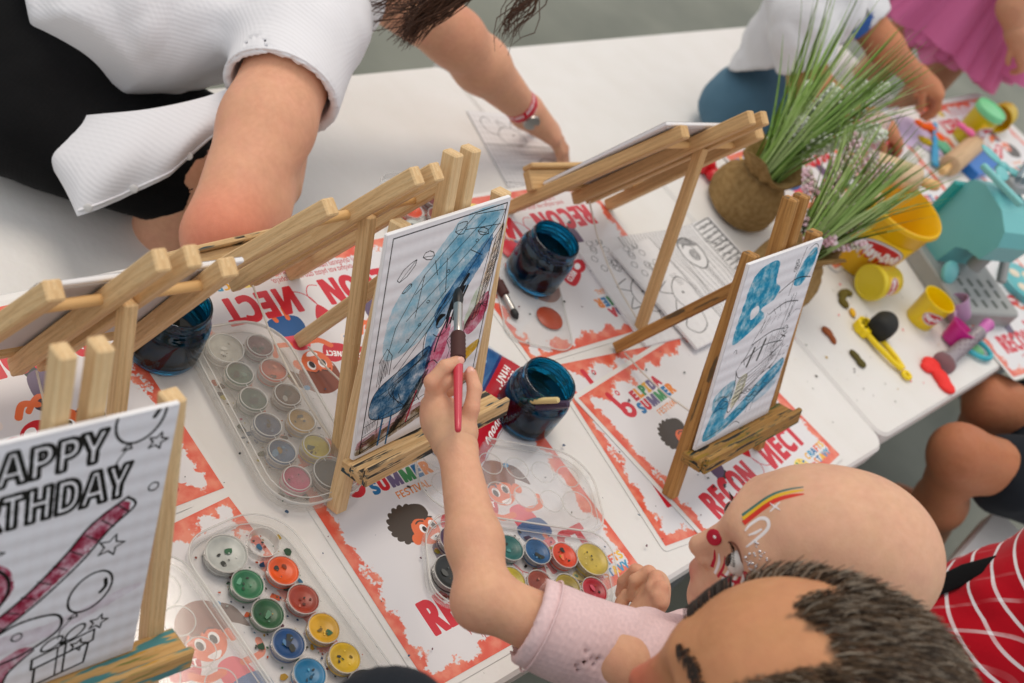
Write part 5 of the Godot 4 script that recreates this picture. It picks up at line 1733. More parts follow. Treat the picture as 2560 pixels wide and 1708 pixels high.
	part("plunger", MB.new().lathe([Vector2(0, .120), Vector2(.0095, .120), Vector2(.0090, .158), Vector2(.0105, .160), Vector2(.0105, .163), Vector2(.006, .163), Vector2(.006, .160), Vector2(0, .160)], 22).mesh(), plastic(srgb(206, 110, 180)), o)
	# yellow toy scissors: toothed head, two arms, eyelet
	o = thing("toy_tongs", "bright yellow plastic toy tongs with a knobbly head lying on the table", "toy", Transform3D(Basis(Vector3(.072, 0, .030).normalized(), Vector3.UP, Vector3(.030, 0, -.072).normalized() * -1.0), V(.3990, .001, -1.5420)))
	var ty := plastic(srgb(244, 212, 0), .4)
	var head := MB.new()
	for i in 7:
		var a := 1.1 + i * .75
		head.lathe([Vector2(.0075, 0), Vector2(.0075, .012), Vector2(.0062, .0135), Vector2(0, .0135)], 14, at(Vector3(cos(a) * .010, 0, sin(a) * .010)))
	part("head", head.mesh(), ty, o)
	for s in [-1.0, 1.0]:
		part("arm", MB.new().tube([Vector3(.006, .007, s * .008), Vector3(.030, .007, s * .010), Vector3(.060, .0065, s * .0075), Vector3(.078, .006, s * .002)], [.0045, .0045, .004, .004], 8, true, 1.0).mesh(), ty, o)
	var eye := []
	for i in 17: eye.append(Vector3(.088 + cos(TAU * i / 16) * .006, .004, sin(TAU * i / 16) * .006))
	part("eyelet", MB.new().tube(eye, [.0032], 8, false).mesh(), ty, o)
	# dough and bits
	var bl := thing("dough_lump", "black barrel shaped lump of dough against the yellow can", "dough", frame(V(.4120, .0195, -1.5330), V(.4240, .0200, -1.5760) - V(.4120, .0195, -1.5330), Vector3.UP))
	part("lump", MB.new().lathe([Vector2(0, -.002), Vector2(.012, -.001), Vector2(.0178, .004), Vector2(.0195, .018), Vector2(.0192, .034), Vector2(.016, .043), Vector2(.008, .046), Vector2(0, .0465)], 26).mesh(), mat(srgb(22, 23, 20), .7), bl)
	lump("dough_lump", "flat red lump of dough near the table's front edge", "dough", V(.5265, .0, -1.5660), [[Vector3(-.012, .004, -.010), Vector3(.016, .008, .013), .4], [Vector3(.008, .004, .004), Vector3(.020, .008, .013), -.6], [Vector3(.020, .003, .014), Vector3(.015, .006, .012), .2], [Vector3(-.018, .003, .004), Vector3(.010, .006, .009)]], srgb(244, 62, 58))
	lump("dough_lump", "orange ring of dough under the boy's fingertips", "dough", V(.4050, .001, -2.3000), [[Vector3(-.02, .004, .008), Vector3(.014, .007, .010)], [Vector3(.0, .005, -.002), Vector3(.018, .008, .010), .4], [Vector3(.022, .005, .012), Vector3(.014, .008, .012)]], srgb(238, 96, 14), .6, .0022)
	lump("dough_lump", "flattened lilac sheet of dough between the boy's hands", "dough", V(.3800, .001, -2.2700), [[Vector3(0, 0, 0), Vector3(.05, .0035, .034), .5], [Vector3(.03, 0, .03), Vector3(.04, .004, .022), .2], [Vector3(-.012, 0, .06), Vector3(.024, .003, .030), .4]], srgb(196, 178, 206), .7, .0024)
	lump("dough_lump", "mint green disc of dough by the blue toy knife", "dough", V(.4400, .001, -2.2760), [[Vector3(0, .003, 0), Vector3(.022, .006, .018), .6], [Vector3(.012, .004, .014), Vector3(.014, .006, .010), .4]], srgb(104, 176, 140), .7, .0022)
	lump("dough_lump", "mustard yellow crumb of dough left of the blue toy knife", "dough", V(.4050, .001, -2.2380), [[Vector3(0, .004, 0), Vector3(.015, .008, .010), .4], [Vector3(-.010, .003, -.002), Vector3(.008, .005, .006)]], srgb(196, 164, 20), .7, .002)
	lump("dough_lump", "pink piece of dough on the end of the wooden rolling pin", "dough", V(.4620, .034, -2.3250), [[Vector3(-.010, .003, 0), Vector3(.010, .007, .007)], [Vector3(.008, .004, .002), Vector3(.012, .007, .008)]], srgb(240, 116, 168), .7, .002)
	o = thing("toy_knife", "light blue plastic toy knife lying across the green dough", "toy", frame(V(.4110, .010, -2.3300), V(.4350, .008, -2.1700) - V(.4110, .010, -2.3300), Vector3.UP))
	part("blade", MB.new().box(Vector3(.010, .10, .003), at(Vector3(0, .05, 0)), .001).mesh(), plastic(srgb(56, 160, 208)), o)
	part("handle", MB.new().box(Vector3(.014, .070, .006), at(Vector3(0, .128, 0)), .002).mesh(), plastic(srgb(56, 160, 208)), o)
	o = thing("dough_box", "flat bright blue box beside the toy press", "box", Transform3D())
	var bp := PackedVector2Array([Vector2(.5147, -2.3529), Vector2(.4896, -2.2404), Vector2(.5190, -2.2279), Vector2(.5638, -2.3473)])
	part("tray", MB.new().prism(bp, TH + .001, TH + .020, Transform3D(), .002).mesh(), plastic(srgb(24, 108, 190)), o)
	o = thing("mould_disc", "turquoise dough mould with four cream ovals at the right edge", "toy", at(V(.6456, .001, -1.9719), .5))
	part("disc", MB.new().lathe([Vector2(0, 0), Vector2(.044, 0), Vector2(.046, .003), Vector2(.046, .014), Vector2(.043, .016), Vector2(0, .016)], 36).mesh(), plastic(srgb(96, 184, 190)), o)
	for k in 4:
		var a := .6 + TAU * k / 4.0
		part("cream_oval", MB.new().ball(Vector3(cos(a) * .023, .0160, sin(a) * .023), Vector3(.013, .0022, .010), Basis(Vector3.UP, .3), 14).mesh(), mat(srgb(228, 216, 194), .6), o)
	o = thing("cookie_ring", "turquoise cutter ring with green dough inside lying under the extruder", "toy", at(V(.5790, .001, -1.6950), .3))
	var oval := []
	for i in 29: oval.append(Vector3(cos(TAU * i / 28) * .030, .006, sin(TAU * i / 28) * .020))
	part("ring", MB.new().tube(oval, [.0042], 8, false).mesh(), plastic(srgb(60, 176, 192)), o)
	part("dough_fill", MB.new().ball(Vector3(0, .003, 0), Vector3(.020, .005, .012), Basis(), 14).mesh(), mat(srgb(120, 186, 130), .7), o)
	o = thing("toy_figure", "small red toy piece showing behind the back easel's strut", "toy", at(V(.0740, .001, -1.6600), .4))
	part("body", MB.new().box(Vector3(.022, .024, .060), at(Vector3(0, .012, 0)), .006).mesh(), plastic(srgb(206, 10, 30)), o)
	part("foot", MB.new().ball(Vector3(.012, .010, .030), Vector3(.014, .010, .016), Basis(), 14).mesh(), plastic(srgb(206, 10, 30)), o)
	# dry leaves of dough and crumbs
	var brown := [srgb(104, 92, 40), srgb(150, 84, 50), srgb(92, 84, 44)]
	var leaf := [["curled brown and green shred of dry dough right of the pirate ship", .3537, -1.5855, [[Vector3(.004, .003, -.016), Vector3(.010, .005, .006), .5], [Vector3(-.002, .004, -.002), Vector3(.007, .006, .012), .1], [Vector3(.004, .003, .014), Vector3(.010, .005, .007), -.5]]], ["small reddish brown shred of dry dough left of the toy tongs", .3548, -1.4761, [[Vector3(-.006, .003, -.003), Vector3(.010, .004, .007), -.4], [Vector3(.006, .002, .004), Vector3(.008, .004, .005), -.8]]], ["pointed green and rust coloured shred of dry dough nearest the front edge", .4050, -1.4686, [[Vector3(-.006, .003, -.003), Vector3(.011, .004, .006), -.5], [Vector3(.006, .003, .004), Vector3(.008, .004, .007), -.2]]]]
	for i in 3: lump("dough_shred", leaf[i][0], "dough", V(leaf[i][1], 0, leaf[i][2]), leaf[i][3], brown[i], .9)
	single("dough_crumb", MB.new().ball(Vector3(0, .0035, 0), Vector3(.005, .0035, .009), Basis(Vector3.UP, .5), 10).mesh(), mat(srgb(230, 176, 10), .7), "long yellow crumb of dough beside the curled shred", "dough", at(V(.3750, 0, -1.5637)))
	var bits := mat(Color.WHITE, .6)
	bits.vertex_color_use_as_albedo = true
	var c1 := MB.new().add(splats(70, .30, .10, [srgb(60, 50, 40), srgb(240, 70, 80), srgb(80, 90, 60), srgb(190, 150, 40)], 12, 0, .0026))
	var cr := single("table_crumbs", c1.mesh(), bits, "crumbs of dough scattered on the right-hand table", "crumbs", Transform3D(Basis(Vector3.UP, 1.145), V(.44, .0012, -1.60)))
	cr.set_meta("kind", "stuff")
	var c2 := splats(150, .40, .22, [srgb(40, 44, 44), srgb(60, 70, 60), srgb(90, 40, 60), srgb(50, 80, 110)], 14, 0, .0024)
	var cr2 := single("paint_drops", c2.mesh(), bits, "small drops of dry paint spattered over the mats of the left table", "paint", Transform3D(Basis(Vector3.UP, 1.145), V(.05, .0046, -.88)))
	cr2.set_meta("kind", "stuff")

# ---------------------------------------------------------------- people
func folds(f: Field, scale: Vector3, amp: float, calm := [], turn := Basis()) -> void:      # soft creases of cloth
	var n := FastNoiseLite.new()
	n.seed = 12
	n.noise_type = FastNoiseLite.TYPE_SIMPLEX_SMOOTH
	n.frequency = 1.0
	n.fractal_type = FastNoiseLite.FRACTAL_RIDGED
	n.fractal_octaves = 2
	n.fractal_gain = 0.35
	f.wave = n
	f.wave_scale = scale
	f.wave_amp = amp
	f.wave_basis = turn
	f.calm = calm

func moved(m: MB, xf: Transform3D) -> MB:
	var nb := xf.basis.inverse().transposed()
	for i in m.v.size():
		m.v[i] = xf * m.v[i]
		m.n[i] = (nb * m.n[i]).normalized()
	return m

func lin(r: float, g: float, b: float) -> Color:
	return srgb(r, g, b).srgb_to_linear()

func flesh(base: Color, spots := []) -> Callable:        # skin colour: a little mottled, redder at knuckles, elbows and lips
	var n := FastNoiseLite.new()
	n.frequency = 14.0
	n.fractal_octaves = 3
	return func(p: Vector3) -> Color:
		var c := base * (1.0 + .07 * n.get_noise_3dv(p * 3.0))
		c.g *= 1.0 - .05 * n.get_noise_3dv(p * 2.0 + Vector3.ONE * 9.0)
		for s in spots:
			var d: float = p.distance_to(s[0]) / s[1]
			if d < 1.0: c = c.lerp(s[2], (1.0 - d * d) * (1.0 - d * d) * s[3])
		c.a = 1.0
		return c

# a head in its own axes: z out of the face, y up, x to the person's left
func head_field() -> Field:
	var f := Field.new()
	f.egg(Vector3(0, .030, -.016), Vector3(.071, .074, .086), Basis(), .01)
	f.egg(Vector3(0, .022, .030), Vector3(.060, .056, .052), Basis(), .03)
	f.egg(Vector3(0, -.030, .030), Vector3(.051, .052, .050), Basis(), .02)
	f.egg(Vector3(0, -.062, .034), Vector3(.038, .030, .042), Basis(), .02)
	f.egg(Vector3(0, -.083, .062), Vector3(.016, .013, .013), Basis(), .018)
	for s in [-1.0, 1.0]:
		f.egg(Vector3(s * .033, -.034, .052), Vector3(.024, .024, .022), Basis(), .018)
		f.cap(Vector3(s * .010, .022, .078), Vector3(s * .040, .026, .062), .008, .007, .014)
		f.egg(Vector3(s * .010, -.027, .087), Vector3(.0065, .0060, .0080), Basis(), .006)
		# ear
		f.egg(Vector3(s * .072, -.008, -.012), Vector3(.007, .028, .018), Basis(Vector3.UP, s * .5), .006)
		f.cut(Vector3(s * .081, -.002, -.006), Vector3(s * .080, -.014, -.004), .008, .006, .006)
		f.cut(Vector3(s * .030, .004, .094), Vector3(s * .031, .003, .090), .0135, .0135, .016)
	f.cap(Vector3(0, .012, .080), Vector3(0, -.022, .096), .0075, .0100, .012)
	f.cap(Vector3(-.016, -.052, .076), Vector3(0, -.049, .084), .004, .0062, .006)
	f.cap(Vector3(.016, -.052, .076), Vector3(0, -.049, .084), .004, .0062, .006)
	f.cap(Vector3(-.013, -.057, .076), Vector3(.013, -.057, .076), .0060, .0060, .006)
	f.cap(Vector3(0, -.050, -.020), Vector3(0, -.150, -.045), .038, .040, .03)
	return f

func snap(f: Field, p: Vector3) -> Vector3:      # onto the surface of a field, straight in or out
	for i in 24:
		var d := f.at(p)
		if absf(d) < 1e-5: break
		var e := .0005
		var g := Vector3(f.at(p + Vector3(e, 0, 0)) - d, f.at(p + Vector3(0, e, 0)) - d, f.at(p + Vector3(0, 0, e)) - d).normalized()
		p -= g * d * .9
	return p

func slope(f: Field, p: Vector3) -> Vector3:
	var d := f.at(p)
	var e := .0008
	return Vector3(f.at(p + Vector3(e, 0, 0)) - d, f.at(p + Vector3(0, e, 0)) - d, f.at(p + Vector3(0, 0, e)) - d).normalized()

func stripe(f: Field, m: MB, pts: Array, widths: Array, col: Color, lift := .0004) -> void:     # a painted stroke lying on the skin
	var fine := []
	var w := []
	for i in pts.size() - 1:
		for s in 6:
			var t := s / 6.0
			fine.append(snap(f, pts[i].cubic_interpolate(pts[i + 1], pts[maxi(i - 1, 0)], pts[mini(i + 2, pts.size() - 1)], t)))
			w.append(lerpf(widths[i], widths[i + 1], t))
	fine.append(snap(f, pts[pts.size() - 1]))
	w.append(widths[widths.size() - 1])
	m.color = col.srgb_to_linear()
	var first := m.v.size()
	for i in fine.size():
		var nn := slope(f, fine[i])
		var t: Vector3 = (fine[mini(i + 1, fine.size() - 1)] - fine[maxi(i - 1, 0)]).normalized()
		var s: Vector3 = t.cross(nn).normalized() * w[i] * .5
		for k in [-1.0, -.5, 0.0, .5, 1.0]:
			m.vert(snap(f, fine[i] + s * k) + nn * (lift if absf(k) < .9 else -lift * .2), nn)
	for i in fine.size() - 1:
		for k in 4: m.quad(first + i * 5 + k, first + i * 5 + k + 1, first + i * 5 + k + 6, first + i * 5 + k + 5)
	m.color = Color.WHITE

func chain(f: Field, pts: Array, radii: Array, k := .004) -> void:
	for i in pts.size() - 1: f.cap(pts[i], pts[i + 1], radii[i], radii[i + 1], k)

func fingers(f: Field, wrist: Vector3, rows: Array, r: float, wr: float) -> void:       # rows of joints, knuckle first; the palm is spun from the wrist to the knuckles
	for row in rows:
		f.cap(wrist, row[0], wr, r * 1.35, r * 1.6)
		for i in row.size() - 1: f.cap(row[i], row[i + 1], r * (1.08 - .09 * i), r * (1.0 - .09 * i), r * .35)

# a hand by frame: fingers along y, back of the hand towards z, thumb on the x side (side = 1) or the other (-1)
func hand_rows(xf: Transform3D, s: float, side: float, bend: Array, thumb: Array) -> Array:
	var rows := []
	var kx := [.026, .009, -.008, -.024]
	var ky := [.084, .088, .083, .073]
	var ls := [[.042, .026, .021], [.047, .030, .022], [.043, .028, .022], [.034, .021, .019]]
	for i in 4:
		var p := Vector3(kx[i] * side, ky[i], 0)
		var row := [xf * (p * s)]
		var a := 0.0
		for j in 3:
			a += bend[i][j]
			p += Vector3((1.5 - i) * .05 * side * cos(a), cos(a), -sin(a)).normalized() * ls[i][j]
			row.append(xf * (p * s))
		rows.append(row)
	var t := [xf * (Vector3(.020 * side, .022, -.006) * s)]
	for q in thumb: t.append(xf * (Vector3(q[0] * side, q[1], q[2]) * s))
	rows.append(t)
	return rows

func nails(rows: Array, r: float, back: Vector3, parent: Node3D) -> void:
	var m := MB.new()
	for row in rows:
		var tip: Vector3 = row[row.size() - 1]
		var d: Vector3 = (tip - row[row.size() - 2]).normalized()
		var up := (back - d * back.dot(d)).normalized()
		m.ball(tip + up * r * .62 + d * r * .15, Vector3(r * .62, r * .28, r * .75), Basis(d.cross(up), up, d).orthonormalized(), 10)
	part("fingernail", m.mesh(), M.nail, parent)

func person(label: String, group := "") -> Node3D:
	return thing("person", label, "person", Transform3D(), group)

func strands(called: String, m: Array, w: float, col: Material, parent: Node3D) -> void:
	var b := MB.new()
	for pts in m:
		var radii := []
		for i in pts.size(): radii.append(w * (1.0 - .85 * pow(float(i) / (pts.size() - 1), 2.0)) + .00015)
		b.tube(pts, radii, 4, false)
	part(called, b.mesh(), col, parent).set_meta("kind", "stuff")

func child_at_easel() -> void:
	var o := person("bald child with red and white face paint and a pink t-shirt painting the middle canvas")
	var skin := lin(222, 178, 148)
	var rose := lin(214, 138, 118)
	var mb := MB.new()
	# left arm and the hand that holds the brush
	var sho := V(.2073, .2041, -.5935)
	var elb := V(.0950, .1940, -.5740)
	var wri := V(.0145, .1860, -.6893)
	var arm := Field.new()
	arm.cap(sho, elb, .027, .0205, .012)
	arm.cap(elb, elb.lerp(wri, .35), .0195, .0205, .012)
	arm.cap(elb.lerp(wri, .35), wri, .0205, .0150, .012)
	arm.egg(elb + Vector3(-.002, -.004, .004), Vector3(.019, .019, .019), Basis(), .01)
	arm.cap(wri, wri.lerp(V(-.019, .178, -.7155), .5), .0150, .0165, .01)
	arm.net(.0034, mb, flesh(skin, [[elb + Vector3(0, -.015, .01), .03, rose, .6]]))
	var L := [
		[V(-.0214, .1905, -.7149), V(-.0330, .2045, -.7141), V(-.0318, .2160, -.7250), V(-.0263, .2194, -.7351)],
		[V(-.0204, .1816, -.7146), V(-.0270, .1940, -.7153), V(-.0235, .2071, -.7225), V(-.0185, .2101, -.7309)],
		[V(-.0178, .1721, -.7165), V(-.0251, .1761, -.7202), V(-.0241, .1785, -.7338), V(-.0166, .1853, -.7406)],
		[V(-.0137, .1631, -.7188), V(-.0199, .1630, -.7243), V(-.0191, .1638, -.7363), V(-.0135, .1697, -.7422)],
		[V(.0123, .1948, -.7025), V(.0057, .2080, -.7123), V(-.0015, .2160, -.7248), V(-.0115, .2180, -.7345)]]
	var hand := Field.new()
	fingers(hand, wri.lerp(V(-.019, .178, -.7155), .15), L, .0066, .0125)
	hand.egg(V(-.0060, .1800, -.7080), Vector3(.017, .014, .014), Basis(), .01)
	var spots := []
	for row in L: spots.append([row[1], .010, rose, .55]); spots.append([row[3], .009, rose, .6])
	hand.net(.0017, mb, flesh(skin, spots))
	# right arm: fist on the table's edge
	var rw := V(.2564, .0307, -.7829)
	var rarm := Field.new()
	rarm.cap(V(.320, .150, -.770), V(.345, .020, -.720), .026, .022, .01)
	rarm.cap(V(.345, .020, -.720), rw, .022, .0150, .01)
	rarm.net(.0042, mb, flesh(skin))
	var R := [
		[V(.2478, .0580, -.8291), V(.2289, .0485, -.8321), V(.2274, .0303, -.8285), V(.2324, .0195, -.8232)],
		[V(.2507, .0644, -.8201), V(.2365, .0647, -.8245), V(.2306, .0541, -.8156), V(.2382, .0385, -.8119)],
		[V(.2529, .0684, -.8090), V(.2426, .0728, -.8165), V(.2439, .0697, -.8057), V(.2498, .0583, -.7995)],
		[V(.2553, .0706, -.7957), V(.2493, .0776, -.8048), V(.2500, .0750, -.7960), V(.2552, .0732, -.7911)],
		[V(.2469, .0220, -.7916), V(.2379, .0213, -.8011), V(.2350, .0270, -.8080), V(.2339, .0324, -.8142)]]
	var rh := Field.new()
	fingers(rh, rw, R, .0070, .0120)
	spots = []
	for row in R: spots.append([row[1], .012, rose, .5])
	rh.net(.0019, mb, flesh(skin, spots))
	# head
	var hf := head_field()
	var hx := Transform3D(Basis(Vector3(.2647, .0605, .9624), Vector3(-.1186, .9925, -.0298), Vector3(-.9570, -.1063, .2699)).orthonormalized() * Basis.from_scale(Vector3.ONE * .86), V(.2810, .3000, -.6950))
	var hm := MB.new()
	hf.net(.0030, hm, flesh(lin(220, 180, 152), [[Vector3(0, -.053, .084), .017, lin(196, 104, 98), .9], [Vector3(.034, -.036, .066), .026, rose, .5], [Vector3(.074, -.008, -.012), .03, rose, .4], [Vector3(.03, .004, .08), .018, lin(200, 146, 122), .6]]))
	mb.add(moved(hm, hx))
	part("body", mb.mesh(), M.skin, o)
	nails([L[0], L[1], L[4]], .0060, Vector3(.1, .75, .65), o)
	# eyes and brows
	for s in [-1.0, 1.0]:
		var e := part("eye", MB.new().ball(Vector3(s * .030, .004, .0715), Vector3.ONE * .0115, Basis(), 16).mesh(), mat(srgb(224, 220, 214), .15), o, hx)
		part("iris", MB.new().ball(Vector3(s * .030, .003, .0815), Vector3(.0058, .0058, .0024), Basis(), 14).mesh(), mat(srgb(46, 30, 22), .1), e)
		var lashes := []
		for i in 12:
			var a := -1.0 + i * .18
			var p := Vector3(s * .030 + sin(a) * .0125, .010 - absf(a) * .002, .0790)
			lashes.append([p, p + Vector3(sin(a) * .003, .003, .006)])
		strands("eyelashes", lashes, .0004, M.dark_hair, e)
		var lid := MB.new()
		stripe(hf, lid, [Vector3(s * .018, .006, .086), Vector3(s * .030, .0125, .084), Vector3(s * .043, .004, .076)], [.002, .004, .002], srgb(150, 96, 76), .0012)
		part("eyelid", lid.mesh(), M.paint, o, hx)
	# face paint
	var fp := MB.new()
	paint_face(hf, fp)
	part("face_paint", fp.mesh(), M.paint, o, hx)
	var gl := MB.new()
	var r := RandomNumberGenerator.new()
	r.seed = 4
	for i in 26:
		var p := snap(hf, Vector3(.0455, .0320, .0730) + Vector3(r.randf_range(-.008, .008), r.randf_range(-.012, .014), r.randf_range(-.01, .01)))
		gl.ball(p, Vector3.ONE * r.randf_range(.0006, .0016), Basis(), 6)
	var gm := mat(srgb(216, 220, 226), .12)
	gm.metallic = .7
	part("glitter", gl.mesh(), gm, o, hx).set_meta("kind", "stuff")
	# pink t-shirt
	var sh := Field.new()
	sh.cap(V(.300, .120, -.680), V(.385, -.090, -.640), .066, .078, .03)
	sh.cap(V(.300, .150, -.690), V(.222, .190, -.610), .046, .040, .03)
	sh.cap(V(.300, .140, -.700), V(.325, .125, -.775), .044, .038, .03)
	sh.cap(V(.222, .190, -.610), V(.1350, .2020, -.5770), .040, .0330, .02)
	sh.cap(V(.325, .125, -.775), V(.343, .060, -.740), .036, .032, .02)
	folds(sh, Vector3.ONE * 11.0, .006, [[V(.135, .202, -.577), .060], [V(.343, .060, -.740), .05]])
	var ad := (elb - sho).normalized()
	sh.keep(V(.1290, .2030, -.5755), ad)
	sh.cut(V(.165, .200, -.586), elb + ad * .05, .0270, .0285, .003)
	part("t_shirt", sh.net(.0036, MB.new()).mesh(), M.pink, o)
	var hemline := []
	var hx2 := frame(V(.1400, .2023, -.5778), ad, Vector3.UP)
	for i in 29: hemline.append(hx2 * (Vector3(cos(TAU * i / 28), 0, sin(TAU * i / 28)) * .0352))
	part("sleeve_seam", MB.new().tube(hemline, [.0008], 5, false).mesh(), M.pink, o)

func paint_face(f: Field, m: MB) -> void:
	var red := srgb(186, 12, 46)
	var white := srgb(236, 230, 230)
	# rainbow over the brow and up the forehead
	var arc := func(dx: float) -> Array: return [Vector3(.0144 + dx, .0360, .0850), Vector3(.0115 + dx, .0445, .0816), Vector3(.0082 + dx, .0559, .0765), Vector3(.0058 + dx, .0655, .0707), Vector3(.0052 + dx, .0760, .0617), Vector3(.0052 + dx, .0820, .0540)]
	stripe(f, m, arc.call(-.0055), [.004, .004, .004, .003, .002, .001], srgb(62, 112, 104))
	stripe(f, m, arc.call(-.0020), [.005, .005, .005, .004, .003, .001], srgb(222, 176, 30), .0005)
	stripe(f, m, arc.call(.0022), [.006, .006, .006, .005, .004, .001], srgb(206, 46, 24), .0006)
	stripe(f, m, [Vector3(.0363, .0302, .0798), Vector3(.0336, .0420, .0754), Vector3(.0292, .0523, .0718), Vector3(.0229, .0546, .0735), Vector3(.0188, .0496, .0772), Vector3(.0205, .0405, .0816), Vector3(.0240, .0350, .0832)], [.0015, .0032, .0034, .0034, .0034, .003, .0012], white, .0007)
	stripe(f, m, [Vector3(.0285, .0365, .0808), Vector3(.0290, .0425, .0780), Vector3(.0280, .0480, .0748)], [.0015, .0028, .002], white, .0008)
	for q in [Vector3(.0143, .0640, .0713), Vector3(.0520, .0231, .0690)]:
		for a in 2:
			var d := Vector3(cos(a * 1.57 + .4) * .7, sin(a * 1.57 + .4), -cos(a * 1.57 + .4) * .4) * .0075
			stripe(f, m, [q - d, q, q + d], [.0005, .0018, .0005], white, .0009)
	# flames under the eye and a curl
	var base := [Vector3(.0147, -.0215, .0835), Vector3(.0200, -.0225, .0805), Vector3(.0249, -.0205, .0781), Vector3(.0300, -.0170, .0755), Vector3(.0336, -.0140, .0734), Vector3(.0375, -.0110, .0710), Vector3(.0408, -.0088, .0686), Vector3(.0435, -.0060, .0660), Vector3(.0455, -.0035, .0640)]
	for i in base.size():
		var p: Vector3 = base[i]
		var l := .016 - .001 * absf(i - 4)
		stripe(f, m, [p + Vector3(.002, -.003, -.001), p + Vector3(-.001, l * .45, .001), p + Vector3(-.0055, l, .004)], [.0042, .0034, .0006], red if i % 2 == 0 else white, .0005 + .0002 * (i % 2))
	stripe(f, m, [base[2], base[5], base[8], Vector3(.0500, .0040, .0640), Vector3(.0505, .0100, .0640), Vector3(.0450, .0110, .0690), Vector3(.0415, .0050, .0700)], [.002, .0035, .004, .004, .004, .0035, .001], red, .0009)
	# painted spot on the nose
	var s := snap(f, Vector3(.0082, .0000, .0943))
	var nn := slope(f, s)
	m.color = red.srgb_to_linear()
	m.ball(s, Vector3(.0075, .0075, .0012), Transform3D().looking_at(-nn, Vector3.UP).basis, 16)
	m.color = white.srgb_to_linear()
	m.ball(s + nn * .0010 + Vector3(.001, .002, 0), Vector3(.0018, .0014, .0006), Transform3D().looking_at(-nn, Vector3.UP).basis, 8)
	m.color = Color.WHITE

func man() -> void:
	var o := person("man with short greying brown hair bending over in the foreground")
	var skin := lin(204, 152, 112)
	var red := lin(204, 116, 96)
	var hf := head_field()
	var hx := Transform3D(Basis(Vector3(.0543, .0515, .9972), Vector3(-.2689, .9625, -.0351), Vector3(-.9616, -.2663, .0661)).orthonormalized() * Basis.from_scale(Vector3.ONE * .97), V(.2830, .3290, -.5300))
	for s in [-1.0, 1.0]:
		hf.egg(Vector3(s * .030, .004, .0715), Vector3.ONE * .0122, Basis(), .003)
	var mb := MB.new()
	var hairy := func(p: Vector3) -> bool:
		var side := absf(p.x)
		var line := .034 - .024 * smoothstep(.006, .024, side) + .052 * smoothstep(.032, .052, side)     # how far forward the hair grows
		return p.z < line + .003 * sin(p.x * 700.0 + p.y * 500.0) and p.y > lerpf(-.045, .016, smoothstep(-.02, .05, p.z))
	var base := flesh(skin, [[Vector3(0, -.018, .10), .036, red, .8], [Vector3(.034, -.036, .066), .03, red, .3], [Vector3(-.034, -.036, .066), .03, red, .3], [Vector3(0, -.053, .084), .017, lin(170, 92, 80), .8]])
	var tint := func(p: Vector3) -> Color:
		var c: Color = base.call(p)
		return c.lerp(lin(92, 74, 58), .75) if hairy.call(p) else c
	hf.net(.0036, mb, tint)
	moved(mb, hx)
	var body := Field.new()
	body.cap(hx * Vector3(0, -.09, -.035), hx * Vector3(0, -.17, -.07), .046, .055, .02)
	body.net(.008, mb, flesh(skin))
	part("body", mb.mesh(), M.skin, o)
	# cropped hair, combed back from the forehead
	var r := RandomNumberGenerator.new()
	r.seed = 9
	var tones := [M.hair_dark, M.hair_mid, M.hair_grey]
	var tufts := [[], [], []]
	var tries := 0
	while tufts[0].size() + tufts[1].size() + tufts[2].size() < 11000 and tries < 60000:
		tries += 1
		var d := Vector3(r.randfn(), r.randfn(), r.randfn()).normalized()
		if d.y < -.45: continue
		var p := Vector3(0, .028, -.012) + d * Vector3(.073, .076, .092)
		if not hairy.call(p): continue
		p = snap(hf, p)
		if not hairy.call(p) and r.randf() < .85: continue
		var nn := slope(hf, p)
		var back := Vector3(p.x * 1.5, .55, -1.0)
		back = (back - nn * back.dot(nn)).normalized()
		var len := r.randf_range(.010, .019) * (.6 if p.y < .02 else 1.0)
		var dir := (nn * r.randf_range(.45, .8) + back * r.randf_range(.6, 1.0) + Vector3(r.randfn(), r.randfn(), r.randfn()) * .16).normalized()
		var q := p + dir * len * .5
		var e := q + (dir + back * .6 - nn * .15).normalized() * len * .5
		var k := 2 if r.randf() < (.42 if absf(p.x) > .045 else .24) else (1 if r.randf() < .5 else 0)
		tufts[k].append([p - nn * .001, q, e])
	for k in 3: strands("hair", tufts[k], .00048, tones[k], o)
	for c in o.get_children(): if c.name.begins_with("hair"): c.transform = hx
	# brows and lashes
	var br := []
	for s in [-1.0, 1.0]:
		for i in 90:
			var t := r.randf()
			var p := snap(hf, Vector3(s * lerpf(.012, .046, t), .036 + .007 * sin(t * 2.6) + r.randf_range(-.004, .004), lerpf(.088, .062, t)))
			var nn := slope(hf, p)
			br.append([p, p + nn * .003 + Vector3(s * .004, .002, 0), p + nn * .0035 + Vector3(s * .009, .001, -.002)])
	strands("eyebrow", br, .0005, M.dark_hair, o)
	for c in o.get_children(): if c.name.begins_with("eyebrow"): c.transform = hx
	# dark shirt: shoulder and back below the frame
	var sh := Field.new()
	sh.cap(V(.37, .17, -.47), V(.38, -.05, -.36), .085, .11, .04)
	sh.cap(V(.37, .17, -.45), V(.210, .225, -.300), .070, .070, .04)
	sh.cap(V(.210, .225, -.300), V(.0850, .2500, -.3950), .066, .052, .03)
	folds(sh, Vector3.ONE * 14.0 * .45, .006)
	part("shirt", sh.net(.009, MB.new()).mesh(), M.navy, o)

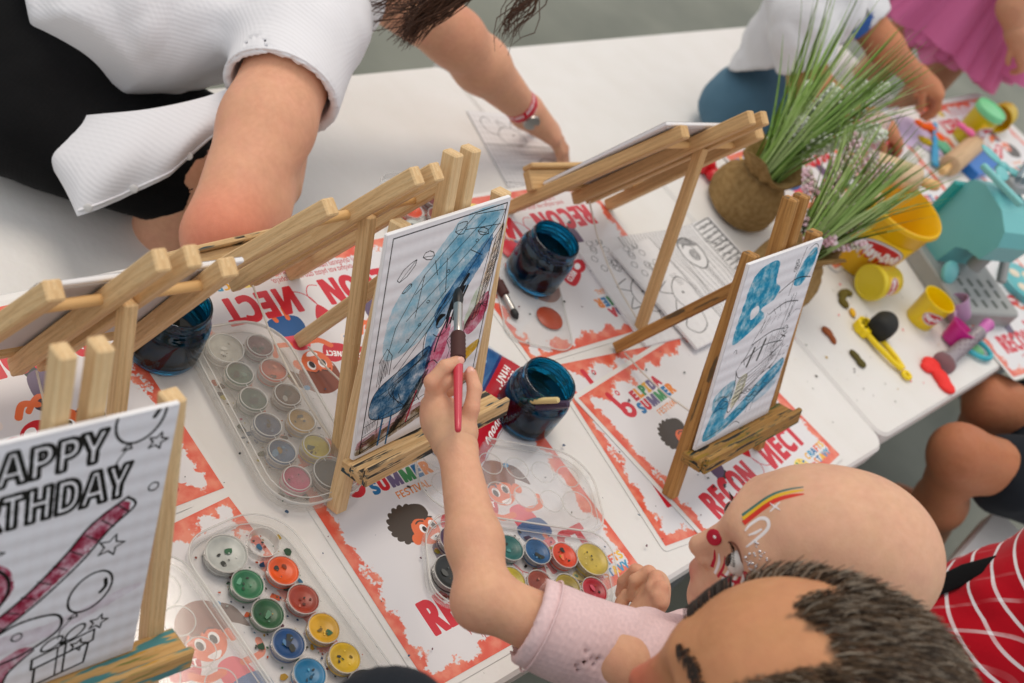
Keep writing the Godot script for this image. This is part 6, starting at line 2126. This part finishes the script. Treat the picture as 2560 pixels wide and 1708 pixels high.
func woman() -> void:
	var o := person("woman in a white ribbed top and black trousers leaning across the bench")
	var skin := lin(226, 176, 146)
	var rose := lin(222, 134, 108)
	var mb := MB.new()
	var sho := V(-.4103, .0950, -1.1834)
	var elb := V(-.3060, .0150, -.9020)
	var wri := V(-.3150, .0050, -1.0300)
	var a := Field.new()
	a.cap(sho, sho.lerp(elb, .5), .052, .0500, .02)
	a.cap(sho.lerp(elb, .5), elb, .0500, .0390, .02)
	a.cap(elb, elb.lerp(wri, .5), .0380, .0380, .02)
	a.cap(elb.lerp(wri, .5), wri, .0380, .0270, .02)
	# far arm
	var fs := V(-.4729, .0790, -1.3919)
	var fe := V(-.3217, .0100, -1.5131)
	var fw := V(-.1953, -.1000, -1.6500)
	a.cap(fs, fe, .050, .0400, .02)
	a.cap(fe, fe.lerp(fw, .35), .0400, .0400, .02)
	a.cap(fe.lerp(fw, .35), fw, .0400, .0235, .02)
	a.cap(V(-.50, .10, -1.25), V(-.43, .15, -1.40), .06, .05, .03)
	a.cap(V(-.440, .14, -1.34), V(-.40, .24, -1.36), .052, .05, .03)
	a.cap(V(-.4353, -.1100, -1.0680), V(-.392, -.30, -1.040), .052, .042, .02)
	a.net(.0058, mb, flesh(skin, [[elb + Vector3(.01, .02, .02), .09, rose, .75], [fe + Vector3(.0, .03, .0), .07, lin(196, 134, 106), .5]]))
	var hand := Field.new()
	var hx := frame(wri, V(-.330, -.010, -1.115) - wri, Vector3(.9, .3, .2))
	var rows := hand_rows(hx, .82, -1.0, [[.9, 1.0, .6], [.9, 1.1, .6], [1.0, 1.1, .6], [1.1, 1.0, .5]], [[.040, .045, -.010], [.050, .070, -.020], [.050, .090, -.030]])
	fingers(hand, wri, rows, .0078, .021)
	hand.net(.0030, mb, flesh(skin, []))
	var hx2 := frame(fw, V(-.1000, -.150, -1.7200) - fw, Vector3(-.2, .95, .1))
	var rows2 := hand_rows(hx2, .86, -1.0, [[.25, .3, .2], [.25, .35, .2], [.3, .35, .2], [.3, .3, .2]], [[.040, .040, -.012], [.058, .066, -.022], [.066, .092, -.034]])
	var h2 := Field.new()
	fingers(h2, fw, rows2, .0080, .0225)
	h2.net(.0030, mb, flesh(skin, [[rows2[0][0], .03, rose, .4]]))
	part("body", mb.mesh(), M.skin, o)
	# trousers
	var t := Field.new()
	t.cap(V(-.655, -.088, -1.030), V(-.640, -.080, -1.140), .090, .090, .05)
	t.cap(V(-.600, -.105, -.985), V(-.4353, -.1180, -1.0680), .072, .058, .04)
	t.cap(V(-.600, -.105, -1.085), V(-.4500, -.1180, -1.170), .072, .058, .04)
	t.cap(V(-.690, -.060, -1.09), V(-.620, -.03, -1.130), .090, .090, .05)
	folds(t, Vector3.ONE * 16.0 * .45, .005)
	t.keep(V(-.4200, -.1050, -1.0760), Vector3(.9, -.1, -.4))
	part("trousers", t.net(.0075, MB.new()).mesh(), M.black_cloth, o)
	# top: trunk, shoulder, sleeve
	var s := Field.new()
	s.cap(V(-.675, -.030, -1.085), V(-.595, .015, -1.135), .102, .104, .05)
	s.cap(V(-.595, .015, -1.135), V(-.470, .075, -1.265), .104, .098, .05)
	s.cap(V(-.470, .075, -1.265), sho + Vector3(-.005, .002, 0), .096, .066, .05)
	s.cap(V(-.470, .085, -1.265), V(-.470, .110, -1.390), .090, .062, .05)
	var ad := (elb - sho).normalized()
	s.cap(sho, V(-.3740, .0660, -1.0900), .0690, .0670, .03)
	folds(s, Vector3(7, 5, 7), .009, [[V(-.3745, .0672, -1.0870), .10]])
	s.keep(V(-.3745, .0672, -1.0870), ad)
	s.cut(sho.lerp(elb, .2), elb + ad * .1, .0560, .0605, .004)
	s.keep(V(-.6580, -.095, -1.0730), Vector3(-.68, -.36, .73))
	s.keep(V(-.440, .150, -1.36), Vector3(.35, .8, -.45))
	part("top", s.net(.0058, MB.new()).mesh(), M.ribbed, o)
	# the unbuttoned front that hangs down from the trunk
	var up := [V(-.5735, -.0817, -.9890), V(-.5277, -.0415, -.9963), V(-.4798, -.0050, -1.0160), V(-.4420, .0240, -1.0530), V(-.4171, .0500, -1.0805), V(-.4010, .0590, -1.0780)]
	var low := [V(-.5450, -.1000, -.9570), V(-.4685, -.1043, -.9156), V(-.4440, -.0780, -.9480), V(-.4190, -.0420, -.9890), V(-.4070, .0050, -1.0390), V(-.3910, .0280, -1.0330)]
	var cloth_rows := []
	for i in 15:
		var row := []
		for k in 41:
			var u := k / 40.0 * 5.0
			var j := mini(int(u), 4)
			var fr := u - j
			var p0: Vector3 = up[j].cubic_interpolate(up[j + 1], up[maxi(j - 1, 0)], up[mini(j + 2, 5)], fr)
			var p1: Vector3 = low[j].lerp(low[j + 1], fr)
			var w := i / 14.0
			var belly := sin(PI * w) * .018
			row.append(p0.lerp(p1, w) + Vector3(.3, .35, .85) * (belly + .0035 * sin(k * .55 + w * 2.0) * w))
		cloth_rows.append(row)
	part("shirt_front", MB.new().grid(cloth_rows, .0022).mesh(), M.ribbed, o)
	var pl := []
	for k in 29: pl.append(cloth_rows[13][8 + k] + Vector3(.3, .35, .85) * .0016)
	part("button_band", MB.new().tube(pl, [.0022], 5, true, .5).mesh(), M.ribbed, o)
	for k in [10, 18, 27]: part("button", MB.new().lathe([Vector2(0, -.001), Vector2(.0045, -.001), Vector2(.0050, .0005), Vector2(.0040, .0014), Vector2(0, .0010)], 16).mesh(), mat(srgb(226, 224, 222), .3), o, frame(cloth_rows[13][k] + Vector3(.3, .35, .85) * .0030, Vector3(.3, .35, .85), Vector3.UP))
	# cuff of the sleeve
	var cuff := []
	var cx := frame(V(-.3755, .0682, -1.0905), ad, Vector3.UP)
	for i in 37: cuff.append(cx * (Vector3(cos(TAU * i / 36), 0, sin(TAU * i / 36)) * .0648))
	part("sleeve_cuff", MB.new().tube(cuff, [.0018], 6, false).mesh(), M.ribbed, o)
	# long hair hanging in front of the far arm
	var r := RandomNumberGenerator.new()
	r.seed = 21
	var lock := []
	for i in 260:
		var g := r.randf()
		var top := V(-.285, .245, -1.262) + Vector3(r.randfn(), r.randfn() * .4, r.randfn()) * .010
		var end := V(-.312, .135, -1.235) + Vector3(r.randfn(), r.randfn(), r.randfn()) * .007
		if g < .25: end = V(-.345, .140, -1.228) + Vector3(r.randfn() * .02, r.randfn() * .012, r.randfn() * .01)
		elif g < .38:
			top = V(-.225, .245, -1.30) + Vector3(r.randfn(), r.randfn() * .4, r.randfn()) * .008
			end = V(-.222, .185, -1.285) + Vector3(r.randfn(), r.randfn(), r.randfn()) * .008
		var mid := top.lerp(end, .5) + Vector3(r.randfn(), r.randfn() * .3, r.randfn()) * .006
		lock.append([top, top.lerp(mid, .5) + Vector3(.004, 0, 0), mid, mid.lerp(end, .5) - Vector3(.003, 0, 0), end])
	for i in 26:
		var top := V(-.29, .235, -1.258) + Vector3(r.randfn(), r.randfn(), r.randfn()) * .012
		var end := top + Vector3(-.06 - r.randf() * .06, -.075 - r.randf() * .03, .01 + r.randf() * .03)
		lock.append([top, top.lerp(end, .35) + Vector3(.012, -.014, 0), top.lerp(end, .7) + Vector3(.006, -.012, 0), end])
	strands("hair", lock, .00062, M.hair_long, o)
	# chain strap showing under the arm
	var links := MB.new()
	for i in 9:
		var c := V(-.4150, -.010, -1.0640).lerp(V(-.3900, -.035, -1.0420), i / 8.0)
		var ring := []
		for k in 11: ring.append(c + Basis(Vector3.UP, i * .8) * (Basis(Vector3.RIGHT, 1.57 * (i % 2)) * Vector3(cos(TAU * k / 10) * .0034, 0, sin(TAU * k / 10) * .0034)))
		links.tube(ring, [.0008], 5, false)
	var gold := mat(srgb(196, 150, 60), .3)
	gold.metallic = .9
	single("chain_strap", links.mesh(), gold, "short gold chain showing between the white top and the woman's upper arm", "chain")
	# wristband and watch
	var dirw := (fw - fe).normalized()
	var wf := frame(fw - dirw * .032, dirw, Vector3.UP)
	var bp := Print.new(512, 64, srgb(206, 18, 46), 512.0)
	bp.ts = ts
	for i in 4: bp.text(font_bold, "ELPIDA FESTIVAL", .075, Vector2(.01 + i * .25, .088), Color.WHITE, .5, .001, 0.0, .22)
	var bm := mat(Color.WHITE, .5)
	bm.albedo_texture = bp.tex()
	bm.uv1_scale = Vector3(-1, 66.0, 1)
	var band := thing("wristband", "red fabric festival wristband with white lettering on the woman's wrist", "wristband", wf)
	part("band", band_mesh(.0258, .0230, .0012).mesh(), bm, band)
	var watch := thing("watch", "silver metal link watch beside the red wristband", "watch", frame(fw - dirw * .002, dirw, Vector3.UP))
	for i in 18:
		var an := TAU * i / 18.0
		for k in 3: part("link", MB.new().box(Vector3(.0024, .0040, .0078), Transform3D(Basis(Vector3.UP, -an), Vector3(cos(an), 0, sin(an)) * .0258 + Vector3(0, (k - 1) * .0042, 0)), .0006).mesh(), M.metal, watch)
	part("case", MB.new().lathe([Vector2(0, -.002), Vector2(.013, -.002), Vector2(.014, 0), Vector2(.013, .004), Vector2(0, .004)], 24).mesh(), M.metal, watch, Transform3D(Basis(Vector3.BACK, -PI / 2), Vector3(.026, 0, 0)))

func band_mesh(r: float, h: float, t: float) -> MB:
	return MB.new().lathe([Vector2(r, 0), Vector2(r + t, .0006), Vector2(r + t, h - .0006), Vector2(r, h)], 40)

func boy() -> void:
	var o := person("boy in a white printed t-shirt and jeans pressing dough at the back of the table")
	var skin := lin(198, 138, 102)
	var mb := MB.new()
	var a := Field.new()
	a.cap(V(.0800, .120, -2.020), V(.1500, .0600, -1.9980), .036, .034, .02)
	a.cap(V(.1500, .0600, -1.9980), V(.2721, .0474, -2.0578), .032, .021, .02)
	a.cap(V(.1430, .1412, -2.2020), V(.2286, .1206, -2.1876), .036, .030, .02)
	a.cap(V(.2286, .1206, -2.1876), V(.3099, .0925, -2.2425), .029, .020, .02)
	a.net(.0058, mb, flesh(skin))
	var h1 := Field.new()
	var w1 := V(.2721, .0474, -2.0578)
	var r1 := hand_rows(frame(w1, V(.3500, .0440, -2.1120) - w1, Vector3(-.1, .9, .3)), .66, 1.0, [[.35, .5, .3], [.4, .5, .3], [.4, .5, .3], [.45, .5, .3]], [[.036, .044, -.014], [.046, .070, -.026], [.044, .090, -.040]])
	fingers(h1, w1, r1, .0072, .0185)
	h1.net(.0028, mb, flesh(skin))
	var h2 := Field.new()
	var w2 := V(.3099, .0925, -2.2425)
	var r2 := hand_rows(frame(w2, V(.3720, .0860, -2.2700) - w2, Vector3(-.1, .9, .2)), .66, 1.0, [[.8, .5, .4], [.9, .5, .4], [1.0, .6, .4], [1.1, .7, .4]], [[.034, .040, -.020], [.040, .062, -.040], [.036, .076, -.058]])
	fingers(h2, w2, r2, .0072, .0180)
	h2.net(.0028, mb, flesh(skin))
	part("body", mb.mesh(), M.skin, o)
	# t-shirt
	var s := Field.new()
	s.cap(V(.1100, -.075, -2.135), V(.0750, .120, -2.105), .092, .078, .05)
	s.cap(V(.0750, .150, -2.105), V(.0620, .220, -2.080), .070, .050, .05)
	s.cap(V(.070, .150, -2.080), V(.0780, .128, -2.020), .060, .054, .04)
	s.cap(V(.0780, .128, -2.020), V(.1280, .0760, -2.0020), .052, .050, .03)
	s.cap(V(.080, .150, -2.130), V(.140, .1420, -2.2000), .060, .050, .04)
	s.cap(V(.140, .1420, -2.2000), V(.1880, .1300, -2.1940), .048, .044, .03)
	folds(s, Vector3.ONE * 8.0, .009, [[V(.1240, .0790, -2.0030), .06], [V(.1840, .1310, -2.1945), .06]])
	s.keep(V(.1240, .0790, -2.0030), Vector3(.76, -.64, .10))
	s.keep(V(.1840, .1310, -2.1945), Vector3(.97, -.22, .1))
	s.cut(V(.110, .092, -2.010), V(.170, .045, -1.990), .036, .042, .004)
	s.cut(V(.160, .138, -2.198), V(.230, .121, -2.188), .034, .038, .004)
	s.keep(V(.1150, -.140, -2.138), Vector3(.1, -1, 0))
	var shirt := part("t_shirt", s.net(.0062, MB.new()).mesh(), M.white_cloth, o)
	# print on the chest, writing on the sleeve, a patch at the hem: ink that follows the cloth
	var ink := MB.new()
	var cx := Vector3(.9, .1, -.45)
	var strip := func(m: MB, a0: Vector3, b0: Vector3, w: float, col: Color) -> void: stripe(s, m, [a0, a0.lerp(b0, .5), b0], [w, w, w], col, .0012)
	strip.call(ink, V(.165, .165, -2.135), V(.190, .010, -2.165), .050, srgb(40, 96, 170))
	part("chest_print", ink.mesh(), M.paint, shirt)
	var ink2 := MB.new()
	stripe(s, ink2, [V(.168, .120, -2.138), V(.180, .080, -2.146), V(.188, .030, -2.158)], [.012, .020, .016], srgb(206, 170, 180), .0022)
	stripe(s, ink2, [V(.176, .095, -2.130), V(.184, .06, -2.138), V(.190, .02, -2.150)], [.004, .008, .006], srgb(96, 84, 150), .0026)
	part("chest_picture", ink2.mesh(), M.paint, shirt)
	var pen := MB.new()
	var dk := srgb(50, 50, 52)
	for line in 3:
		var c := V(.105, .118, -1.985) + Vector3(.026, -.026, .003) * line
		var pts := []
		for i in 9: pts.append(c + Vector3(-.012, .0, .0) + Vector3(.0018 * i, .0006 * i + .006 * sin(i * 2.3 + line * 2.0), -.0032 * i + .010))
		var ws := []
		for i in 9: ws.append(.0016)
		stripe(s, pen, pts, ws, dk, .0010)
	for i in 3:
		var c := V(.150, .178, -2.115) + Vector3(.003, -.004, -.012) * i
		stripe(s, pen, [c, c + Vector3(.006, -.016, -.002), c + Vector3(.010, -.004, -.006)], [.003, .003, .003], dk, .0010)
	part("handwriting", pen.mesh(), M.paint, shirt)
	var pt := MB.new()
	stripe(s, pt, [V(.170, -.085, -2.080), V(.182, -.090, -2.090), V(.194, -.094, -2.100)], [.010, .022, .010], srgb(74, 84, 78), .0016)
	part("hem_patch", pt.mesh(), M.paint, shirt)
	# jeans
	var j := Field.new()
	j.cap(V(.0950, -.110, -2.150), V(.150, -.105, -2.200), .088, .085, .04)
	j.cap(V(.1000, -.112, -2.110), V(.2300, -.115, -2.060), .070, .052, .03)
	j.cap(V(.1300, -.112, -2.200), V(.2700, -.115, -2.170), .070, .052, .03)
	j.cap(V(.2300, -.115, -2.060), V(.260, -.34, -2.06), .050, .042, .03)
	j.cap(V(.2700, -.115, -2.170), V(.300, -.34, -2.17), .050, .042, .03)
	folds(j, Vector3.ONE * 18.0 * .45, .005)
	part("jeans", j.net(.0085, MB.new()).mesh(), M.denim, o)

func girl() -> void:
	var o := person("girl in a pink tulle skirt standing beyond the far end of the tables")
	var skin := lin(196, 146, 116)
	var mb := MB.new()
	var a := Field.new()
	for q in [[V(.300, .10, -2.800), V(.3050, -.20, -2.800)], [V(.405, .10, -2.735), V(.4150, -.20, -2.740)]]:
		a.cap(q[0], q[1], .046, .036, .02)
		a.cap(q[1], q[1] + Vector3(.005, -.22, .01), .036, .024, .02)
		a.cap(q[1] + Vector3(.005, -.245, .01), q[1] + Vector3(-.01, -.255, .09), .020, .020, .02)
	a.cap(V(.350, .36, -2.60), V(.400, .21, -2.52), .03, .026, .02)
	a.cap(V(.400, .21, -2.52), V(.4432, .1749, -2.5131), .026, .020, .02)
	a.cap(V(.33, .24, -2.74), V(.33, .50, -2.72), .08, .09, .03)
	a.net(.0085, mb, flesh(skin))
	var w := V(.4400, .1780, -2.5131)
	var hf := Field.new()
	var rows := hand_rows(frame(w, Vector3(.75, -.35, -.1), Vector3(.2, .6, .7)), .62, 1.0, [[.6, .6, .3], [.6, .6, .3], [.7, .7, .3], [.7, .7, .3]], [[.034, .044, -.014], [.044, .066, -.03], [.042, .084, -.044]])
	fingers(hf, w, rows, .0070, .0175)
	hf.net(.0032, mb, flesh(skin))
	part("body", mb.mesh(), M.skin, o)
	# layers of tulle, each a pleated cone
	for layer in 4:
		var rws := []
		for i in 9:
			var t := i / 8.0
			var row := []
			for k in 97:
				var an := TAU * (k % 96) / 96.0
				var rr := lerpf(.085, .215 - layer * .012, pow(t, .8)) * (1.0 + (.05 + .05 * t) * sin(an * (13 + layer * 2) + layer) + .04 * sin(an * 5.0 + layer * 2.0))
				row.append(V(.345, .300 - t * (.235 + layer * .012) - .012 * t * sin(an * 7.0 + layer), -2.735) + Vector3(cos(an) * rr, 0, sin(an) * rr))
			rws.append(row)
		part("tulle_layer", MB.new().grid(rws).mesh(), M.tulle if layer < 3 else M.tulle_lining, o)
	var shoes := MB.new()
	for q in [V(.305, -.455, -2.78), V(.415, -.455, -2.71)]: shoes.ball(q, Vector3(.034, .022, .07), Basis(), 12)
	part("shoes", shoes.mesh(), M.black, o)

func boy_on_bench() -> void:
	var o := person("child with bare knees in dark shorts and black sandals on the front bench")
	var skin := lin(186, 128, 94)
	var mb := MB.new()
	var a := Field.new()
	for q in [[V(.780, -.055, -1.745), V(.6660, -.0560, -1.7000), V(.830, -.395, -1.860)], [V(.760, -.070, -1.600), V(.6230, -.0560, -1.5200), V(.800, -.395, -1.690)]]:
		a.cap(q[0], q[1], .050, .040, .03)
		a.cap(q[1], q[1].lerp(q[2], .4), .038, .037, .03)
		a.cap(q[1].lerp(q[2], .4), q[2], .037, .023, .03)
		a.cap(q[2], q[2] + Vector3(-.075, -.035, -.02), .025, .020, .02)
	a.net(.0075, mb, flesh(skin, [[V(.62, -.04, -1.52), .05, lin(176, 112, 84), .4], [V(.665, -.04, -1.70), .05, lin(176, 112, 84), .4]]))
	part("body", mb.mesh(), M.skin, o)
	var s := Field.new()
	s.cap(V(.740, -.060, -1.735), V(.860, -.045, -1.790), .068, .080, .03)
	s.cap(V(.722, -.070, -1.578), V(.850, -.050, -1.640), .066, .080, .03)
	s.cap(V(.86, -.04, -1.78), V(.86, -.04, -1.64), .08, .08, .03)
	s.cap(V(.90, .0, -1.72), V(.93, .22, -1.74), .10, .09, .04)
	folds(s, Vector3.ONE * 16.0 * .45, .006)
	part("shorts", s.net(.0085, MB.new()).mesh(), M.navy, o)
	for q in [V(.798, -.445, -1.875), V(.768, -.445, -1.705)]:
		var sx := Transform3D(Basis(Vector3.UP, -1.35), q)
		var san := part("sandal", MB.new().prism(rounded(-.028, .028, -.072, .070, .026), -.024, -.006, Transform3D(), .004).mesh(), M.black, o, sx)
		for zz in [-.030, .012]:
			var strap := []
			for i in 13: strap.append(Vector3(cos(PI * i / 12) * .030, sin(PI * i / 12) * .036 - .004, zz))
			part("strap", MB.new().tube(strap, [.0065], 6, true, .5).mesh(), M.black, san)
		part("green_trim", MB.new().tube([Vector3(-.029, -.008, -.05), Vector3(-.030, -.006, 0), Vector3(-.029, -.008, .05)], [.0035], 6).mesh(), mat(srgb(30, 130, 60), .5), san)

func striped_person() -> void:
	var o := person("person in a red shirt with white stripes at the lower right corner")
	var s := Field.new()
	s.cap(V(.640, -.090, -1.110), V(.700, .110, -1.180), .105, .090, .05)
	s.cap(V(.625, -.100, -1.090), V(.540, -.105, -1.020), .070, .055, .04)
	s.cap(V(.700, .110, -1.180), V(.700, .170, -1.07), .060, .05, .04)
	folds(s, Vector3.ONE * 15.0 * .45, .009)
	part("shirt", s.net(.006, MB.new()).mesh(), M.striped, o)
	var mb := MB.new()
	var n := Field.new()
	n.cap(V(.72, .16, -1.19), V(.72, .26, -1.19), .04, .04)
	n.egg(V(.715, .37, -1.19), Vector3(.07, .09, .08))
	n.net(.009, mb, flesh(lin(190, 140, 104)))
	part("body", mb.mesh(), M.skin, o)
	var st := thing("bag_strap", "black bag strap looping over the red striped shirt", "strap")
	var pts := []
	for q in [V(.560, .010, -1.115), V(.585, .055, -1.140), V(.620, .095, -1.165), V(.660, .125, -1.190)]: pts.append(q)
	part("webbing", MB.new().tube(pts, [.010, .012, .012, .012], 10, true, .4).mesh(), M.black_cloth, st)

func make_people() -> void:
	M.paint = mat(Color.WHITE, .55)
	M.paint.vertex_color_use_as_albedo = true
	M.nail = mat(srgb(224, 168, 150), .3)
	M.dark_hair = mat(srgb(40, 28, 20), .5)
	M.hair_dark = mat(srgb(58, 44, 32), .5)
	M.hair_mid = mat(srgb(106, 84, 62), .5)
	M.hair_grey = mat(srgb(160, 146, 128), .5)
	M.hair_long = mat(srgb(74, 46, 28), .42)
	M.pink = cloth(srgb(238, 208, 208), 51)
	M.navy = cloth(srgb(34, 38, 44), 52)
	M.black_cloth = cloth(srgb(20, 20, 21), 53)
	M.white_cloth = cloth(srgb(228, 228, 230), 54)
	M.denim = cloth(srgb(84, 118, 138), 55, 600.0)
	var rb := cloth(srgb(234, 233, 236), 56)
	var ri := Image.create(16, 16, false, Image.FORMAT_RGB8)
	for y in 16:
		for x in 16: ri.set_pixel(x, y, Color(.5, .5 + .34 * sin(TAU * y / 16.0), .9))
	rb.normal_texture = ImageTexture.create_from_image(ri)
	rb.normal_scale = .12
	M.ribbed = tri3(rb, Vector3.ONE * 210.0)
	M.ribbed.albedo_texture = null
	var tl := mat(Color(srgb(214, 110, 160), .62), .9)
	tl.transparency = BaseMaterial3D.TRANSPARENCY_ALPHA
	M.tulle = tl
	M.tulle_lining = mat(srgb(214, 122, 160), .9)
	var sp := cloth(Color.WHITE, 57)
	var si := Image.create(256, 256, false, Image.FORMAT_RGB8)
	si.fill(srgb(178, 10, 30))
	for k in 4: si.fill_rect(Rect2i(0, k * 64, 256, 9), srgb(232, 228, 230))
	sp.albedo_texture = ImageTexture.create_from_image(si)
	M.striped = tri3(sp, Vector3(9.5, 9.5, 9.5))
	sp.normal_enabled = false
	child_at_easel()
	man()
	woman()
	boy()
	girl()
	boy_on_bench()
	striped_person()

func _ready() -> void:
	make_light()
	rng.seed = 7
	noise.seed = 3
	ts = TextServerManager.get_primary_interface()
	var f := SystemFont.new()
	f.font_names = PackedStringArray(["Droid Sans"])
	f.font_weight = 700
	font_bold = f.get_rids()[0]
	var f2 := SystemFont.new()
	f2.font_names = PackedStringArray(["Droid Sans"])
	font_plain = f2.get_rids()[0]
	make_materials()
	make_setting()
	make_mats()
	make_easels()
	make_jars()
	make_brushes()
	make_paint_boxes()
	make_packet()
	make_plants()
	make_toys()
	make_people()
